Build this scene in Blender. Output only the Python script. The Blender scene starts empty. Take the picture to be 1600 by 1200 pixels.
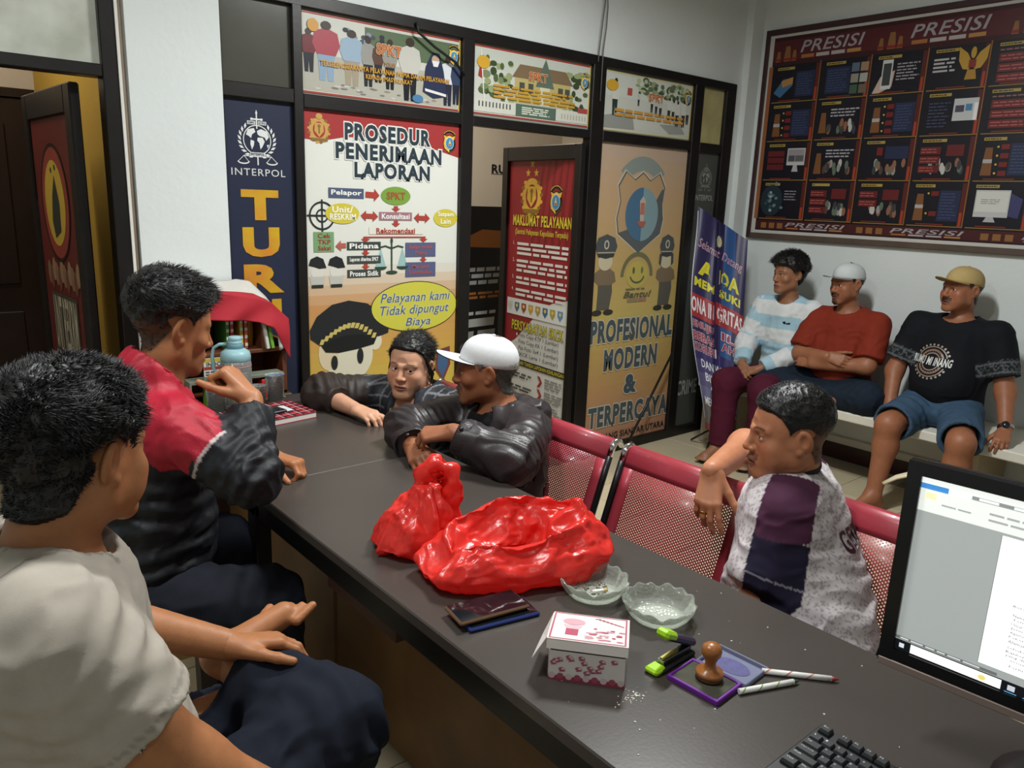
import bpy, math, random
import numpy as np
from mathutils import Vector, Matrix

random.seed(7)
RNG = np.random.default_rng(7)
sc = bpy.context.scene
COL = sc.collection

# ------------------------------------------------------------------ camera
FPX = 1207.9
ROT = np.array([[0.76714231, -0.64044721, 0.03633242],      # rows: camera right, down, forward
                [-0.12115939, -0.2002812, -0.972218],
                [0.62993101, 0.74142755, -0.23124038]])
CAM = np.array([0.0, 0.0, 1.55])
cd = bpy.data.cameras.new('camera')
cd.sensor_fit = 'HORIZONTAL'; cd.sensor_width = 36.0
cd.lens = FPX / 1600 * 36.0
cd.clip_start = 0.02; cd.clip_end = 60
cam = bpy.data.objects.new('camera', cd); COL.objects.link(cam)
M = Matrix.Identity(4)
for i in range(3):
    M[i][0] = ROT[0][i]; M[i][1] = -ROT[1][i]; M[i][2] = -ROT[2][i]; M[i][3] = CAM[i]
cam.matrix_world = M
sc.camera = cam

# ------------------------------------------------------------------ world and light
w = bpy.data.worlds.new('world'); sc.world = w; w.use_nodes = True
w.node_tree.nodes['Background'].inputs[0].default_value = (0.010, 0.012, 0.016, 1)   # night outside
w.node_tree.nodes['Background'].inputs[1].default_value = 1.0
sc.view_settings.view_transform = 'Standard'
sc.view_settings.look = 'None'
sc.view_settings.gamma = 1.0
sc.view_settings.use_curve_mapping = False
sc.view_settings.exposure = 0.0


def tube_light(loc, length, rotz, watts, color=(0.97, 1.0, 0.985)):
    d = bpy.data.lights.new('fluorescent_light', 'AREA')
    d.shape = 'RECTANGLE'; d.size = length; d.size_y = 0.10
    d.energy = watts; d.color = color
    o = bpy.data.objects.new('fluorescent_light', d); COL.objects.link(o)
    o.location = loc; o.rotation_euler = (0, 0, rotz)
    return o


LAMPS = [((2.2, 1.70, 2.91), 0.62, 0.0, 78.0), ((0.25, 1.45, 2.91), 0.62, 0.0, 36.0), ((0.2, -0.9, 2.91), 0.62, 0.0, 10.0)]  # last one is a weak unseen lamp behind the camera
for L in LAMPS:
    tube_light(*L)
REAR = [((2.9, 4.3, 2.86), 0.6, 0.0, 34.0, (1.0, 0.95, 0.85)), ((0.1, 4.2, 2.86), 0.6, 0.0, 16.0, (1.0, 0.93, 0.8))]
for L in REAR:
    tube_light(*L)

# ------------------------------------------------------------------ materials


def lin(c):
    if isinstance(c, str):
        c = c.lstrip('#'); c = tuple(int(c[i:i + 2], 16) / 255 for i in (0, 2, 4))
    return tuple(((x / 12.92) if x <= 0.04045 else ((x + 0.055) / 1.055) ** 2.4) for x in c[:3])


_mats = {}


def mat(name, color, rough=0.5, metal=0.0, var=0.0, vscale=8.0, bump=0.0, bscale=60.0, spec=0.5, coat=0.0, trans=0.0, emit=0.0, alpha=1.0, color2=None, ior=1.45):
    """Plain procedural material: colour with noise variation and noise bump."""
    key = name
    if key in _mats:
        return _mats[key]
    m = bpy.data.materials.new(name); m.use_nodes = True
    nt = m.node_tree; b = nt.nodes['Principled BSDF']
    c = lin(color)
    b.inputs['Base Color'].default_value = (*c, 1)
    b.inputs['Roughness'].default_value = rough
    b.inputs['Metallic'].default_value = metal
    b.inputs['Specular IOR Level'].default_value = spec
    b.inputs['Coat Weight'].default_value = coat
    b.inputs['Transmission Weight'].default_value = trans
    b.inputs['IOR'].default_value = ior
    b.inputs['Alpha'].default_value = alpha
    if emit > 0:
        b.inputs['Emission Color'].default_value = (*c, 1)
        b.inputs['Emission Strength'].default_value = emit
    if var > 0 or color2:
        tc = nt.nodes.new('ShaderNodeTexCoord')
        n = nt.nodes.new('ShaderNodeTexNoise'); n.inputs['Scale'].default_value = vscale; n.inputs['Detail'].default_value = 5
        nt.links.new(tc.outputs['Object'], n.inputs['Vector'])
        r = nt.nodes.new('ShaderNodeMapRange'); r.inputs[1].default_value = 0.3; r.inputs[2].default_value = 0.7
        nt.links.new(n.outputs['Fac'], r.inputs[0])
        mx = nt.nodes.new('ShaderNodeMix'); mx.data_type = 'RGBA'
        c2 = lin(color2) if color2 else tuple(x * (1 - var) for x in c)
        mx.inputs[6].default_value = (*c, 1); mx.inputs[7].default_value = (*c2, 1)
        nt.links.new(r.outputs[0], mx.inputs[0]); nt.links.new(mx.outputs[2], b.inputs['Base Color'])
    if bump > 0:
        tc = nt.nodes.new('ShaderNodeTexCoord')
        n = nt.nodes.new('ShaderNodeTexNoise'); n.inputs['Scale'].default_value = bscale; n.inputs['Detail'].default_value = 4
        nt.links.new(tc.outputs['Object'], n.inputs['Vector'])
        bp = nt.nodes.new('ShaderNodeBump'); bp.inputs['Strength'].default_value = bump; bp.inputs['Distance'].default_value = 0.01
        nt.links.new(n.outputs['Fac'], bp.inputs['Height']); nt.links.new(bp.outputs['Normal'], b.inputs['Normal'])
    _mats[key] = m
    return m


def vcol_mat(name, rough=0.6, bump=0.0, bscale=300.0, spec=0.4, var=0.12, vscale=40.0, coat=0.0, sss=0.0, sheen=0.0):
    """Material whose colour is the mesh's own colour attribute, broken up by noise."""
    if name in _mats:
        return _mats[name]
    m = bpy.data.materials.new(name); m.use_nodes = True
    nt = m.node_tree; b = nt.nodes['Principled BSDF']
    a = nt.nodes.new('ShaderNodeAttribute'); a.attribute_name = 'Col'
    tc = nt.nodes.new('ShaderNodeTexCoord')
    n = nt.nodes.new('ShaderNodeTexNoise'); n.inputs['Scale'].default_value = vscale; n.inputs['Detail'].default_value = 4
    nt.links.new(tc.outputs['Object'], n.inputs['Vector'])
    r = nt.nodes.new('ShaderNodeMapRange'); r.inputs[1].default_value = 0.3; r.inputs[2].default_value = 0.7
    r.inputs[3].default_value = 1 - var; r.inputs[4].default_value = 1 + var
    nt.links.new(n.outputs['Fac'], r.inputs[0])
    mx = nt.nodes.new('ShaderNodeVectorMath'); mx.operation = 'SCALE'
    nt.links.new(a.outputs['Color'], mx.inputs[0]); nt.links.new(r.outputs[0], mx.inputs['Scale'])
    nt.links.new(mx.outputs[0], b.inputs['Base Color'])
    b.inputs['Roughness'].default_value = rough; b.inputs['Specular IOR Level'].default_value = spec
    b.inputs['Coat Weight'].default_value = coat
    if sss:
        b.inputs['Subsurface Weight'].default_value = sss; b.inputs['Subsurface Radius'].default_value = (0.012, 0.005, 0.003)
        b.inputs['Subsurface Scale'].default_value = 0.6
    if sheen:
        b.inputs['Sheen Weight'].default_value = sheen
    if bump:
        n2 = nt.nodes.new('ShaderNodeTexNoise'); n2.inputs['Scale'].default_value = bscale; n2.inputs['Detail'].default_value = 3
        nt.links.new(tc.outputs['Object'], n2.inputs['Vector'])
        bp = nt.nodes.new('ShaderNodeBump'); bp.inputs['Strength'].default_value = bump; bp.inputs['Distance'].default_value = 0.004
        nt.links.new(n2.outputs['Fac'], bp.inputs['Height']); nt.links.new(bp.outputs['Normal'], b.inputs['Normal'])
    _mats[name] = m
    return m


def ink(color):
    """Flat printed colour on vinyl."""
    c = [int(color.lstrip('#')[i:i + 2], 16) for i in (0, 2, 4)]; g = 0.3 * c[0] + 0.59 * c[1] + 0.11 * c[2]
    c = [min(255, int(round(x * 0.84 + g * 0.16))) for x in c]
    return mat('ink_' + color.lstrip('#'), '#%02x%02x%02x' % tuple(c), 0.38, spec=0.35)


# ------------------------------------------------------------------ mesh helpers


def V(*a):
    return np.array(a, float)


def unit(v):
    v = np.asarray(v, float); return v / (np.linalg.norm(v) + 1e-12)


def rotz(a):
    c, s = math.cos(a), math.sin(a); return np.array([[c, -s, 0], [s, c, 0], [0, 0, 1.0]])


def rotx(a):
    c, s = math.cos(a), math.sin(a); return np.array([[1, 0, 0], [0, c, -s], [0, s, c]])


def roty(a):
    c, s = math.cos(a), math.sin(a); return np.array([[c, 0, s], [0, 1, 0], [-s, 0, c]])


def axrot(ax, a):
    k = unit(ax); K = np.array([[0, -k[2], k[1]], [k[2], 0, -k[0]], [-k[1], k[0], 0]])
    return np.eye(3) + math.sin(a) * K + (1 - math.cos(a)) * K @ K


class MB:
    """Collects shapes in world coordinates; build() makes ONE mesh object of them."""

    def __init__(s):
        s.v = []; s.f = []; s.m = []; s.sm = []

    def add(s, verts, faces, mi=0, smooth=False, R=None, T=None):
        o = len(s.v)
        verts = np.asarray(verts, float)
        if R is not None:
            verts = verts @ np.asarray(R).T
        if T is not None:
            verts = verts + np.asarray(T, float)
        s.v.extend(map(tuple, verts))
        for f in faces:
            s.f.append([i + o for i in f]); s.m.append(mi); s.sm.append(smooth)
        return s

    def box(s, lo, hi, mi=0, bev=0.0, R=None, T=None):
        lo = np.asarray(lo, float); hi = np.asarray(hi, float)
        c = (lo + hi) / 2; e = (hi - lo) / 2
        if bev <= 0:
            vs = [c + e * np.array([x, y, z]) for x in (-1, 1) for y in (-1, 1) for z in (-1, 1)]
            fs = [(0, 1, 3, 2), (4, 6, 7, 5), (0, 4, 5, 1), (2, 3, 7, 6), (0, 2, 6, 4), (1, 5, 7, 3)]
            return s.add(vs, fs, mi, False, R, T)
        b = min(bev, e.min() * 0.98)
        vs = []; idx = {}
        for x in (-1, 1):
            for y in (-1, 1):
                for z in (-1, 1):
                    sg = np.array([x, y, z])
                    for a in range(3):
                        q = e - b; q = q.copy(); q[a] = e[a]
                        idx[(x, y, z, a)] = len(vs); vs.append(c + sg * q)
        fs = []
        for a in range(3):
            b1, c1 = (a + 1) % 3, (a + 2) % 3
            for sg in (-1, 1):
                loop = []
                for (p, q) in ((-1, -1), (1, -1), (1, 1), (-1, 1)):
                    k = [0, 0, 0]; k[a] = sg; k[b1] = p; k[c1] = q
                    loop.append(idx[(*k, a)])
                fs.append(loop if sg > 0 else loop[::-1])
            for p in (-1, 1):
                for q in (-1, 1):
                    k0 = [0, 0, 0]; k1 = [0, 0, 0]
                    k0[b1] = k1[b1] = p; k0[c1] = k1[c1] = q; k0[a] = -1; k1[a] = 1
                    loop = [idx[(*k0, b1)], idx[(*k1, b1)], idx[(*k1, c1)], idx[(*k0, c1)]]
                    fs.append(loop if p * q < 0 else loop[::-1])
        for x in (-1, 1):
            for y in (-1, 1):
                for z in (-1, 1):
                    loop = [idx[(x, y, z, 0)], idx[(x, y, z, 1)], idx[(x, y, z, 2)]]
                    fs.append(loop if x * y * z > 0 else loop[::-1])
        return s.add(vs, fs, mi, False, R, T)

    def loft(s, rings, mi=0, caps=True, smooth=True, closed=True, R=None, T=None, wrap=False):
        n = len(rings[0]); vs = [p for r in rings for p in r]; fs = []
        nr = len(rings)
        for i in range(nr if wrap else nr - 1):
            i2 = (i + 1) % nr
            for j in range(n if closed else n - 1):
                k = (j + 1) % n
                fs.append((i * n + j, i * n + k, i2 * n + k, i2 * n + j))
        o = len(s.v)
        s.add(vs, fs, mi, smooth, R, T)
        if caps and not wrap:
            s.f.append([o + j for j in range(n)][::-1]); s.m.append(mi); s.sm.append(False)
            s.f.append([o + (nr - 1) * n + j for j in range(n)]); s.m.append(mi); s.sm.append(False)
        return s

    def tube(s, pts, r, n=8, mi=0, caps=True, smooth=True, flat=None):
        pts = [np.asarray(p, float) for p in pts]
        rs = r if hasattr(r, '__len__') else [r] * len(pts)
        rings = []; up = None
        for i, p in enumerate(pts):
            d = unit((pts[min(i + 1, len(pts) - 1)] - pts[max(i - 1, 0)]))
            if up is None:
                up = np.array([0, 0, 1.0]) if abs(d[2]) < 0.9 else np.array([1.0, 0, 0])
            a = unit(np.cross(up, d)); b = np.cross(d, a); up = b
            k = flat if flat else 1.0
            rings.append([p + rs[i] * (math.cos(t) * a + k * math.sin(t) * b) for t in np.linspace(0, 2 * math.pi, n, endpoint=False)])
        return s.loft(rings, mi, caps, smooth)

    def cyl(s, p0, p1, r0, r1=None, n=16, mi=0, caps=True, smooth=True):
        return s.tube([p0, p1], [r0, r1 if r1 is not None else r0], n, mi, caps, smooth)

    def lathe(s, prof, n=24, mi=0, R=None, T=None, smooth=True, caps=True, sx=1.0, sy=1.0):
        rings = [[(r * sx * math.cos(t), r * sy * math.sin(t), z) for t in np.linspace(0, 2 * math.pi, n, endpoint=False)] for r, z in prof]
        return s.loft(rings, mi, caps, smooth, R=R, T=T)

    def prism(s, poly, z0, z1, mi=0, R=None, T=None, smooth=False):
        n = len(poly)
        vs = [(x, y, z0) for x, y in poly] + [(x, y, z1) for x, y in poly]
        fs = [tuple(range(n))[::-1], tuple(range(n, 2 * n))] + [(i, (i + 1) % n, n + (i + 1) % n, n + i) for i in range(n)]
        return s.add(vs, fs, mi, smooth, R, T)

    def build(s, name, mats, parent=None, fix=True):
        me = bpy.data.meshes.new(name)
        if parent is None:
            vv = np.array(s.v); loc = np.array([(vv[:, 0].min() + vv[:, 0].max()) / 2, (vv[:, 1].min() + vv[:, 1].max()) / 2, vv[:, 2].min()])
        else:
            vv = np.array(s.v); loc = np.zeros(3)
        me.from_pydata((vv - loc).tolist(), [], s.f)
        for m in (mats if isinstance(mats, (list, tuple)) else [mats]):
            me.materials.append(m)
        me.polygons.foreach_set('material_index', s.m)
        me.polygons.foreach_set('use_smooth', s.sm)
        if fix:
            import bmesh
            bm = bmesh.new(); bm.from_mesh(me); bmesh.ops.recalc_face_normals(bm, faces=bm.faces); bm.to_mesh(me); bm.free()
        me.update()
        return link(name, me, parent, loc)


def link(name, data, parent=None, loc=(0, 0, 0)):
    o = bpy.data.objects.new(name, data); COL.objects.link(o)
    o.location = loc
    if parent is not None:
        o.parent = parent
        t = np.array(root_of(parent).location) if parent.parent is None else np.zeros(3)
        o.matrix_parent_inverse = Matrix.Translation(Vector(-t)) if parent.parent is None else Matrix.Identity(4)
    return o


def root_of(o):
    while o.parent is not None:
        o = o.parent
    return o


def tag(o, label=None, cat=None, group=None, kind=None):
    if label: o['label'] = label
    if cat: o['category'] = cat
    if group: o['group'] = group
    if kind: o['kind'] = kind
    return o


def thing(name, loc, label, cat, group=None):
    return tag(link(name, None, None, loc), label, cat, group)


def struct(o):
    o['kind'] = 'structure'; return o


# ------------------------------------------------------------------ flat print (posters, screens, lettering)
_txt = {}


def text_mesh(txt, off=0.0, shear=0.0, res=3, space=1.0):
    key = (txt, off, shear, res, space)
    if key not in _txt:
        cu = bpy.data.curves.new('t', 'FONT'); cu.body = txt; cu.size = 1.0; cu.offset = off; cu.shear = shear
        cu.resolution_u = res; cu.space_character = space; cu.fill_mode = 'FRONT' if hasattr(cu, 'fill_mode') else cu.fill_mode
        o = bpy.data.objects.new('t', cu)
        me = bpy.data.meshes.new_from_object(o)
        vs = np.array([v.co[:2] for v in me.vertices]) if len(me.vertices) else np.zeros((1, 2))
        fs = [tuple(p.vertices) for p in me.polygons]
        bpy.data.objects.remove(o); bpy.data.meshes.remove(me); bpy.data.curves.remove(cu)
        _txt[key] = (vs, fs)
    return _txt[key]


def ell(cx, cy, rx, ry, n=28, a0=0.0, a1=2 * math.pi):
    full = abs(a1 - a0 - 2 * math.pi) < 1e-6
    return [(cx + rx * math.cos(t), cy + ry * math.sin(t)) for t in np.linspace(a0, a1, n, endpoint=not full)]


class Print:
    """Flat artwork on a plane: origin at the top-left corner, u to the right, v DOWN (metres)."""

    def __init__(s, origin, u, v, size, warp=None, step=0.0007):
        s.o = np.asarray(origin, float); s.u = unit(u); s.v = unit(v); s.n = np.cross(s.v, s.u)
        s.size = size; s.mb = MB(); s.mats = []; s.layer = 1; s.step = step; s.warp = warp; s.cnt = 0

    def mi(s, c):
        m = ink(c) if isinstance(c, str) else c
        if m not in s.mats:
            s.mats.append(m)
        return s.mats.index(m)

    def P(s, pts, lay):
        W, Hh = s.size
        out = []; s.cnt += 1; lay = lay + (s.cnt % 150) * 3e-6 / 0.0007      # no two shapes in exactly one plane
        for x, y in pts:
            x = min(max(x, 0), W); y = min(max(y, 0), Hh)
            p = s.o + s.u * x + s.v * y + s.n * (lay * s.step)
            if s.warp:
                p = p + s.warp(x / W, y / Hh)
            out.append(p)
        return out

    def poly(s, pts, c, lay=None):
        lay = s.layer if lay is None else lay
        s.mb.add(s.P(pts, lay), [tuple(range(len(pts)))], s.mi(c))

    def rect(s, x0, y0, x1, y1, c, lay=None, nx=1, ny=1):
        lay = s.layer if lay is None else lay
        if s.warp and nx == 1:
            nx = max(1, int(abs(x1 - x0) / s.size[0] * 24)); ny = max(1, int(abs(y1 - y0) / s.size[1] * 24))
        xs = np.linspace(x0, x1, nx + 1); ys = np.linspace(y0, y1, ny + 1)
        pts = [(x, y) for y in ys for x in xs]
        fs = [(j * (nx + 1) + i, j * (nx + 1) + i + 1, (j + 1) * (nx + 1) + i + 1, (j + 1) * (nx + 1) + i) for j in range(ny) for i in range(nx)]
        s.mb.add(s.P(pts, lay), fs, s.mi(c))

    def vgrad(s, x0, y0, x1, y1, cols, lay=None, n=14):
        """Printed vertical colour ramp as thin bands."""
        cols = [tuple(int(c.lstrip('#')[i:i + 2], 16) for i in (0, 2, 4)) for c in cols]
        for k in range(n):
            t = (k + 0.5) / n * (len(cols) - 1); i = min(int(t), len(cols) - 2); a = t - i
            c = tuple(int(round(cols[i][j] * (1 - a) + cols[i + 1][j] * a)) for j in range(3))
            s.rect(x0, y0 + (y1 - y0) * k / n, x1, y0 + (y1 - y0) * (k + 1) / n, '#%02x%02x%02x' % c, lay)

    def ellipse(s, cx, cy, rx, ry, c, lay=None, n=28):
        s.poly(ell(cx, cy, rx, ry, n), c, lay)

    def ring(s, cx, cy, rx, ry, wd, c, lay=None, n=36, a0=0.0, a1=2 * math.pi):
        lay = s.layer if lay is None else lay
        ts = np.linspace(a0, a1, n + 1)
        pts = [(cx + rx * math.cos(t), cy + ry * math.sin(t)) for t in ts] + [(cx + (rx - wd) * math.cos(t), cy + (ry - wd) * math.sin(t)) for t in ts]
        fs = [(i, i + 1, n + 2 + i, n + 1 + i) for i in range(n)]
        s.mb.add(s.P(pts, lay), fs, s.mi(c))

    def line(s, pts, wd, c, lay=None):
        for a, b in zip(pts[:-1], pts[1:]):
            a = np.array(a); b = np.array(b); d = b - a; L = np.hypot(*d) + 1e-9
            nrm = np.array([-d[1], d[0]]) / L * wd / 2; e = d / L * wd * 0.3
            s.poly([tuple(a - e + nrm), tuple(b + e + nrm), tuple(b + e - nrm), tuple(a - e - nrm)], c, lay)

    def text(s, txt, x0, y0, x1, y1, c, off=0.0, shear=0.0, outline=None, ow=0.03, lay=None, res=3, space=1.0, lines=False):
        """Lettering stretched to fill the box x0..x1, y0..y1 (cap height = box height for capitals)."""
        lay = s.layer if lay is None else lay
        if off >= 0.02 or outline: space = space * (1.0 + (off + (ow * 0.5 if outline else 0)) * 2.2)
        vs0, _ = text_mesh(txt, 0.0, shear, res, space)
        lo = vs0.min(0); hi = vs0.max(0); ext = np.maximum(hi - lo, 1e-6)
        todo = [(off, c, lay + 1)]
        if outline:
            todo.insert(0, (off + ow, outline, lay))
        for of, col, ly in todo:
            vs, fs = text_mesh(txt, of, shear, res, space)
            q = (vs - lo) / ext
            pts = [(x0 + a * (x1 - x0), y1 - b * (y1 - y0)) for a, b in q]
            s.mb.add(s.P(pts, ly), fs, s.mi(col))

    def scribble(s, x0, y0, x1, y1, rows, c, fill=0.6, seed=0, lay=None, ragged=0.25, words=6):
        """Rows of small print, too small to read in the photograph: broken word-length dashes."""
        rg = random.Random(seed); hgt = (y1 - y0) / rows
        for r in range(rows):
            x = x0; xe = x1 - (x1 - x0) * ragged * rg.random()
            while x < xe:
                wd = (x1 - x0) / words * (0.5 + rg.random()); e = min(x + wd, xe)
                if e - x > (x1 - x0) * 0.02:
                    s.rect(x, y0 + hgt * (r + (1 - fill) / 2), e, y0 + hgt * (r + 1 - (1 - fill) / 2), c, lay)
                x = e + (x1 - x0) / words * 0.18

    def build(s, name, parent):
        o = s.mb.build(name, s.mats, parent, fix=False)
        return o
# ------------------------------------------------------------------ signed-distance modelling


def smin(a, b, k):
    if k <= 0:
        return np.minimum(a, b)
    h = np.clip(0.5 + 0.5 * (b - a) / k, 0, 1)
    return b + (a - b) * h - k * h * (1 - h)


class RC:
    """Tapered capsule from a to b."""

    def __init__(s, a, b, ra, rb=None, k=0.02, flat=None, cut=None):
        s.cut = cut; s.a = np.asarray(a, float); s.b = np.asarray(b, float); s.ra = ra; s.rb = ra if rb is None else rb; s.k = k; s.flat = flat

    def box(s):
        r = max(s.ra, s.rb)
        return np.minimum(s.a, s.b) - r, np.maximum(s.a, s.b) + r

    def ev(s, X, Y, Z, inf=0.0):
        ba = s.b - s.a; L2 = ba @ ba + 1e-12
        px, py, pz = X - s.a[0], Y - s.a[1], Z - s.a[2]
        t = np.clip((px * ba[0] + py * ba[1] + pz * ba[2]) / L2, 0, 1)
        dx, dy, dz = px - t * ba[0], py - t * ba[1], pz - t * ba[2]
        if s.flat is not None:
            n, f = s.flat
            dn = dx * n[0] + dy * n[1] + dz * n[2]
            e = dn * (1 / f - 1)
            dx, dy, dz = dx + e * n[0], dy + e * n[1], dz + e * n[2]
            return (np.sqrt(dx * dx + dy * dy + dz * dz) - (s.ra + (s.rb - s.ra) * t)) * (f if f < 1 else 1.0) - inf
        d = np.sqrt(dx * dx + dy * dy + dz * dz) - (s.ra + (s.rb - s.ra) * t) - inf
        if s.cut is not None:      # flat end, e.g. a sleeve hem
            c, n = s.cut; d = np.maximum(d, (X - c[0]) * n[0] + (Y - c[1]) * n[1] + (Z - c[2]) * n[2])
        return d

    def moved(s, R, T, sc=1.0):
        return RC(R @ (s.a * sc) + T, R @ (s.b * sc) + T, s.ra * sc, s.rb * sc, s.k * sc, None if s.flat is None else (R @ s.flat[0], s.flat[1]))


class EL:
    """Ellipsoid, rows of R are its local axes."""

    def __init__(s, c, r, R=None, k=0.02):
        s.c = np.asarray(c, float); s.r = np.asarray(r, float); s.R = np.eye(3) if R is None else np.asarray(R, float); s.k = k

    def box(s):
        e = np.sqrt(((s.R * s.r[:, None]) ** 2).sum(0))
        return s.c - e, s.c + e

    def ev(s, X, Y, Z, inf=0.0):
        px, py, pz = X - s.c[0], Y - s.c[1], Z - s.c[2]
        r = s.r + inf
        a = 0; b = 0
        for i in range(3):
            q = px * s.R[i, 0] + py * s.R[i, 1] + pz * s.R[i, 2]
            a = a + (q / r[i]) ** 2; b = b + (q / r[i] ** 2) ** 2
        k0 = np.sqrt(a); k1 = np.sqrt(b) + 1e-9
        return k0 * (k0 - 1) / k1

    def moved(s, R, T, sc=1.0):
        return EL(R @ (s.c * sc) + T, s.r * sc, s.R @ R.T, s.k * sc)


class Field:
    def __init__(s, lo, hi, h):
        s.h = h; s.lo = np.asarray(lo, float)
        n = np.ceil((np.asarray(hi, float) - s.lo) / h).astype(int) + 1
        s.ax = [(s.lo[i] + h * np.arange(n[i])).astype(np.float32) for i in range(3)]
        s.D = np.full(n, 1e3, np.float32)

    def sl(s, lo, hi, m):
        out = []
        for i in range(3):
            a = int(np.floor((lo[i] - m - s.lo[i]) / s.h)); b = int(np.ceil((hi[i] + m - s.lo[i]) / s.h)) + 1
            a = max(a, 0); b = min(b, len(s.ax[i]))
            if b <= a:
                return None
            out.append(slice(a, b))
        return tuple(out)

    def xyz(s, sl):
        return s.ax[0][sl[0]][:, None, None], s.ax[1][sl[1]][None, :, None], s.ax[2][sl[2]][None, None, :]

    def add(s, p, inf=0.0, k=None):
        k = p.k if k is None else k
        lo, hi = p.box(); sl = s.sl(lo - inf, hi + inf, k + 3 * s.h)
        if sl is None: return s
        s.D[sl] = smin(s.D[sl], p.ev(*s.xyz(sl), inf=inf).astype(np.float32), k)
        return s

    def sub(s, p, inf=0.0, k=None):
        k = p.k if k is None else k
        lo, hi = p.box(); sl = s.sl(lo - inf, hi + inf, k + 3 * s.h)
        if sl is None: return s
        s.D[sl] = -smin(-s.D[sl], p.ev(*s.xyz(sl), inf=inf).astype(np.float32), k)
        return s

    def cut(s, pt, n, k=0.0):
        """Keep the side behind the plane (remove where (p-pt).n > 0)."""
        n = unit(n); X, Y, Z = s.xyz((slice(None),) * 3)
        d = ((X - pt[0]) * n[0] + (Y - pt[1]) * n[1] + (Z - pt[2]) * n[2]).astype(np.float32)
        s.D = -smin(-s.D, -d, k) if k else np.maximum(s.D, d)
        return s

    def cut_local(s, pt, n, rad):
        """Plane cut that only acts within rad of pt."""
        n = unit(n); pt = np.asarray(pt, float); sl = s.sl(pt - rad, pt + rad, 0)
        if sl is None: return s
        X, Y, Z = s.xyz(sl)
        d = ((X - pt[0]) * n[0] + (Y - pt[1]) * n[1] + (Z - pt[2]) * n[2]).astype(np.float32)
        r = (np.sqrt((X - pt[0]) ** 2 + (Y - pt[1]) ** 2 + (Z - pt[2]) ** 2) - rad).astype(np.float32)
        s.D[sl] = np.maximum(s.D[sl], np.minimum(d, -r))
        return s

    def mesh(s):
        D = s.D
        D[0] = np.maximum(D[0], 1e-4); D[-1] = np.maximum(D[-1], 1e-4); D[:, 0] = np.maximum(D[:, 0], 1e-4); D[:, -1] = np.maximum(D[:, -1], 1e-4)
        D[:, :, 0] = np.maximum(D[:, :, 0], 1e-4); D[:, :, -1] = np.maximum(D[:, :, -1], 1e-4)
        S = D < 0
        nx, ny, nz = D.shape
        cnt = np.zeros((nx - 1, ny - 1, nz - 1), np.int8)
        for i in (0, 1):
            for j in (0, 1):
                for k in (0, 1):
                    cnt += S[i:nx - 1 + i, j:ny - 1 + j, k:nz - 1 + k]
        act = (cnt > 0) & (cnt < 8)
        I, J, K = np.nonzero(act)
        idx = np.full(act.shape, -1, np.int32); idx[I, J, K] = np.arange(len(I))
        cv = {}
        for i in (0, 1):
            for j in (0, 1):
                for k in (0, 1):
                    cv[(i, j, k)] = D[I + i, J + j, K + k].astype(float)
        acc = np.zeros((len(I), 3)); nn = np.zeros(len(I))
        for ax in range(3):
            o1, o2 = [a for a in range(3) if a != ax]
            for p in (0, 1):
                for q in (0, 1):
                    c0 = [0, 0, 0]; c0[o1] = p; c0[o2] = q; c1 = list(c0); c1[ax] = 1
                    a = cv[tuple(c0)]; b = cv[tuple(c1)]
                    mk = (a < 0) != (b < 0)
                    t = np.where(mk, a / np.where(np.abs(a - b) < 1e-12, 1, a - b), 0)
                    acc[:, ax] += np.where(mk, t, 0)
                    acc[:, o1] += np.where(mk, p, 0); acc[:, o2] += np.where(mk, q, 0)
                    nn += mk
        vs = (np.stack([I, J, K], 1) + acc / nn[:, None]) * s.h + s.lo
        faces = []
        for ax in range(3):
            o1, o2 = (ax + 1) % 3, (ax + 2) % 3
            A = [slice(None)] * 3; B = [slice(None)] * 3
            A[ax] = slice(0, -1); B[ax] = slice(1, None)
            sa = S[tuple(A)]; sb = S[tuple(B)]
            ch = np.argwhere(sa != sb)
            ok = (ch[:, o1] > 0) & (ch[:, o2] > 0) & (ch[:, o1] < D.shape[o1] - 1) & (ch[:, o2] < D.shape[o2] - 1)
            ch = ch[ok]
            e1 = np.zeros(3, int); e1[o1] = 1; e2 = np.zeros(3, int); e2[o2] = 1
            q = [ch - e1 - e2, ch - e2, ch, ch - e1]
            qi = np.stack([idx[c[:, 0], c[:, 1], c[:, 2]] for c in q], 1)
            inside = sa[ch[:, 0], ch[:, 1], ch[:, 2]]
            qi = np.where(inside[:, None], qi, qi[:, ::-1])
            faces.append(qi)
        return vs, np.concatenate(faces)


def normals(vs, fs):
    a = vs[fs[:, 2]] - vs[fs[:, 0]]; b = vs[fs[:, 3]] - vs[fs[:, 1]]
    n = np.cross(a, b); out = np.zeros_like(vs)
    for i in range(4):
        np.add.at(out, fs[:, i], n)
    return out / (np.linalg.norm(out, axis=1, keepdims=True) + 1e-12)


def relax(vs, fs, it=2, f=0.5):
    for _ in range(it):
        acc = np.zeros_like(vs); c = np.zeros(len(vs))
        for i in range(4):
            np.add.at(acc, fs[:, i], vs[fs[:, (i + 1) % 4]]); np.add.at(c, fs[:, i], 1)
        vs = vs * (1 - f) + f * acc / np.maximum(c, 1)[:, None]
    return vs


_lat = np.random.default_rng(3).random((64, 64, 64)).astype(np.float32) * 2 - 1


def noise(P):
    f = np.floor(P).astype(int); t = P - f; t = t * t * t * (t * (t * 6 - 15) + 10)
    out = 0
    for i in (0, 1):
        for j in (0, 1):
            for k in (0, 1):
                wv = (t[:, 0] if i else 1 - t[:, 0]) * (t[:, 1] if j else 1 - t[:, 1]) * (t[:, 2] if k else 1 - t[:, 2])
                out = out + wv * _lat[(f[:, 0] + i) & 63, (f[:, 1] + j) & 63, (f[:, 2] + k) & 63]
    return out


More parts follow.
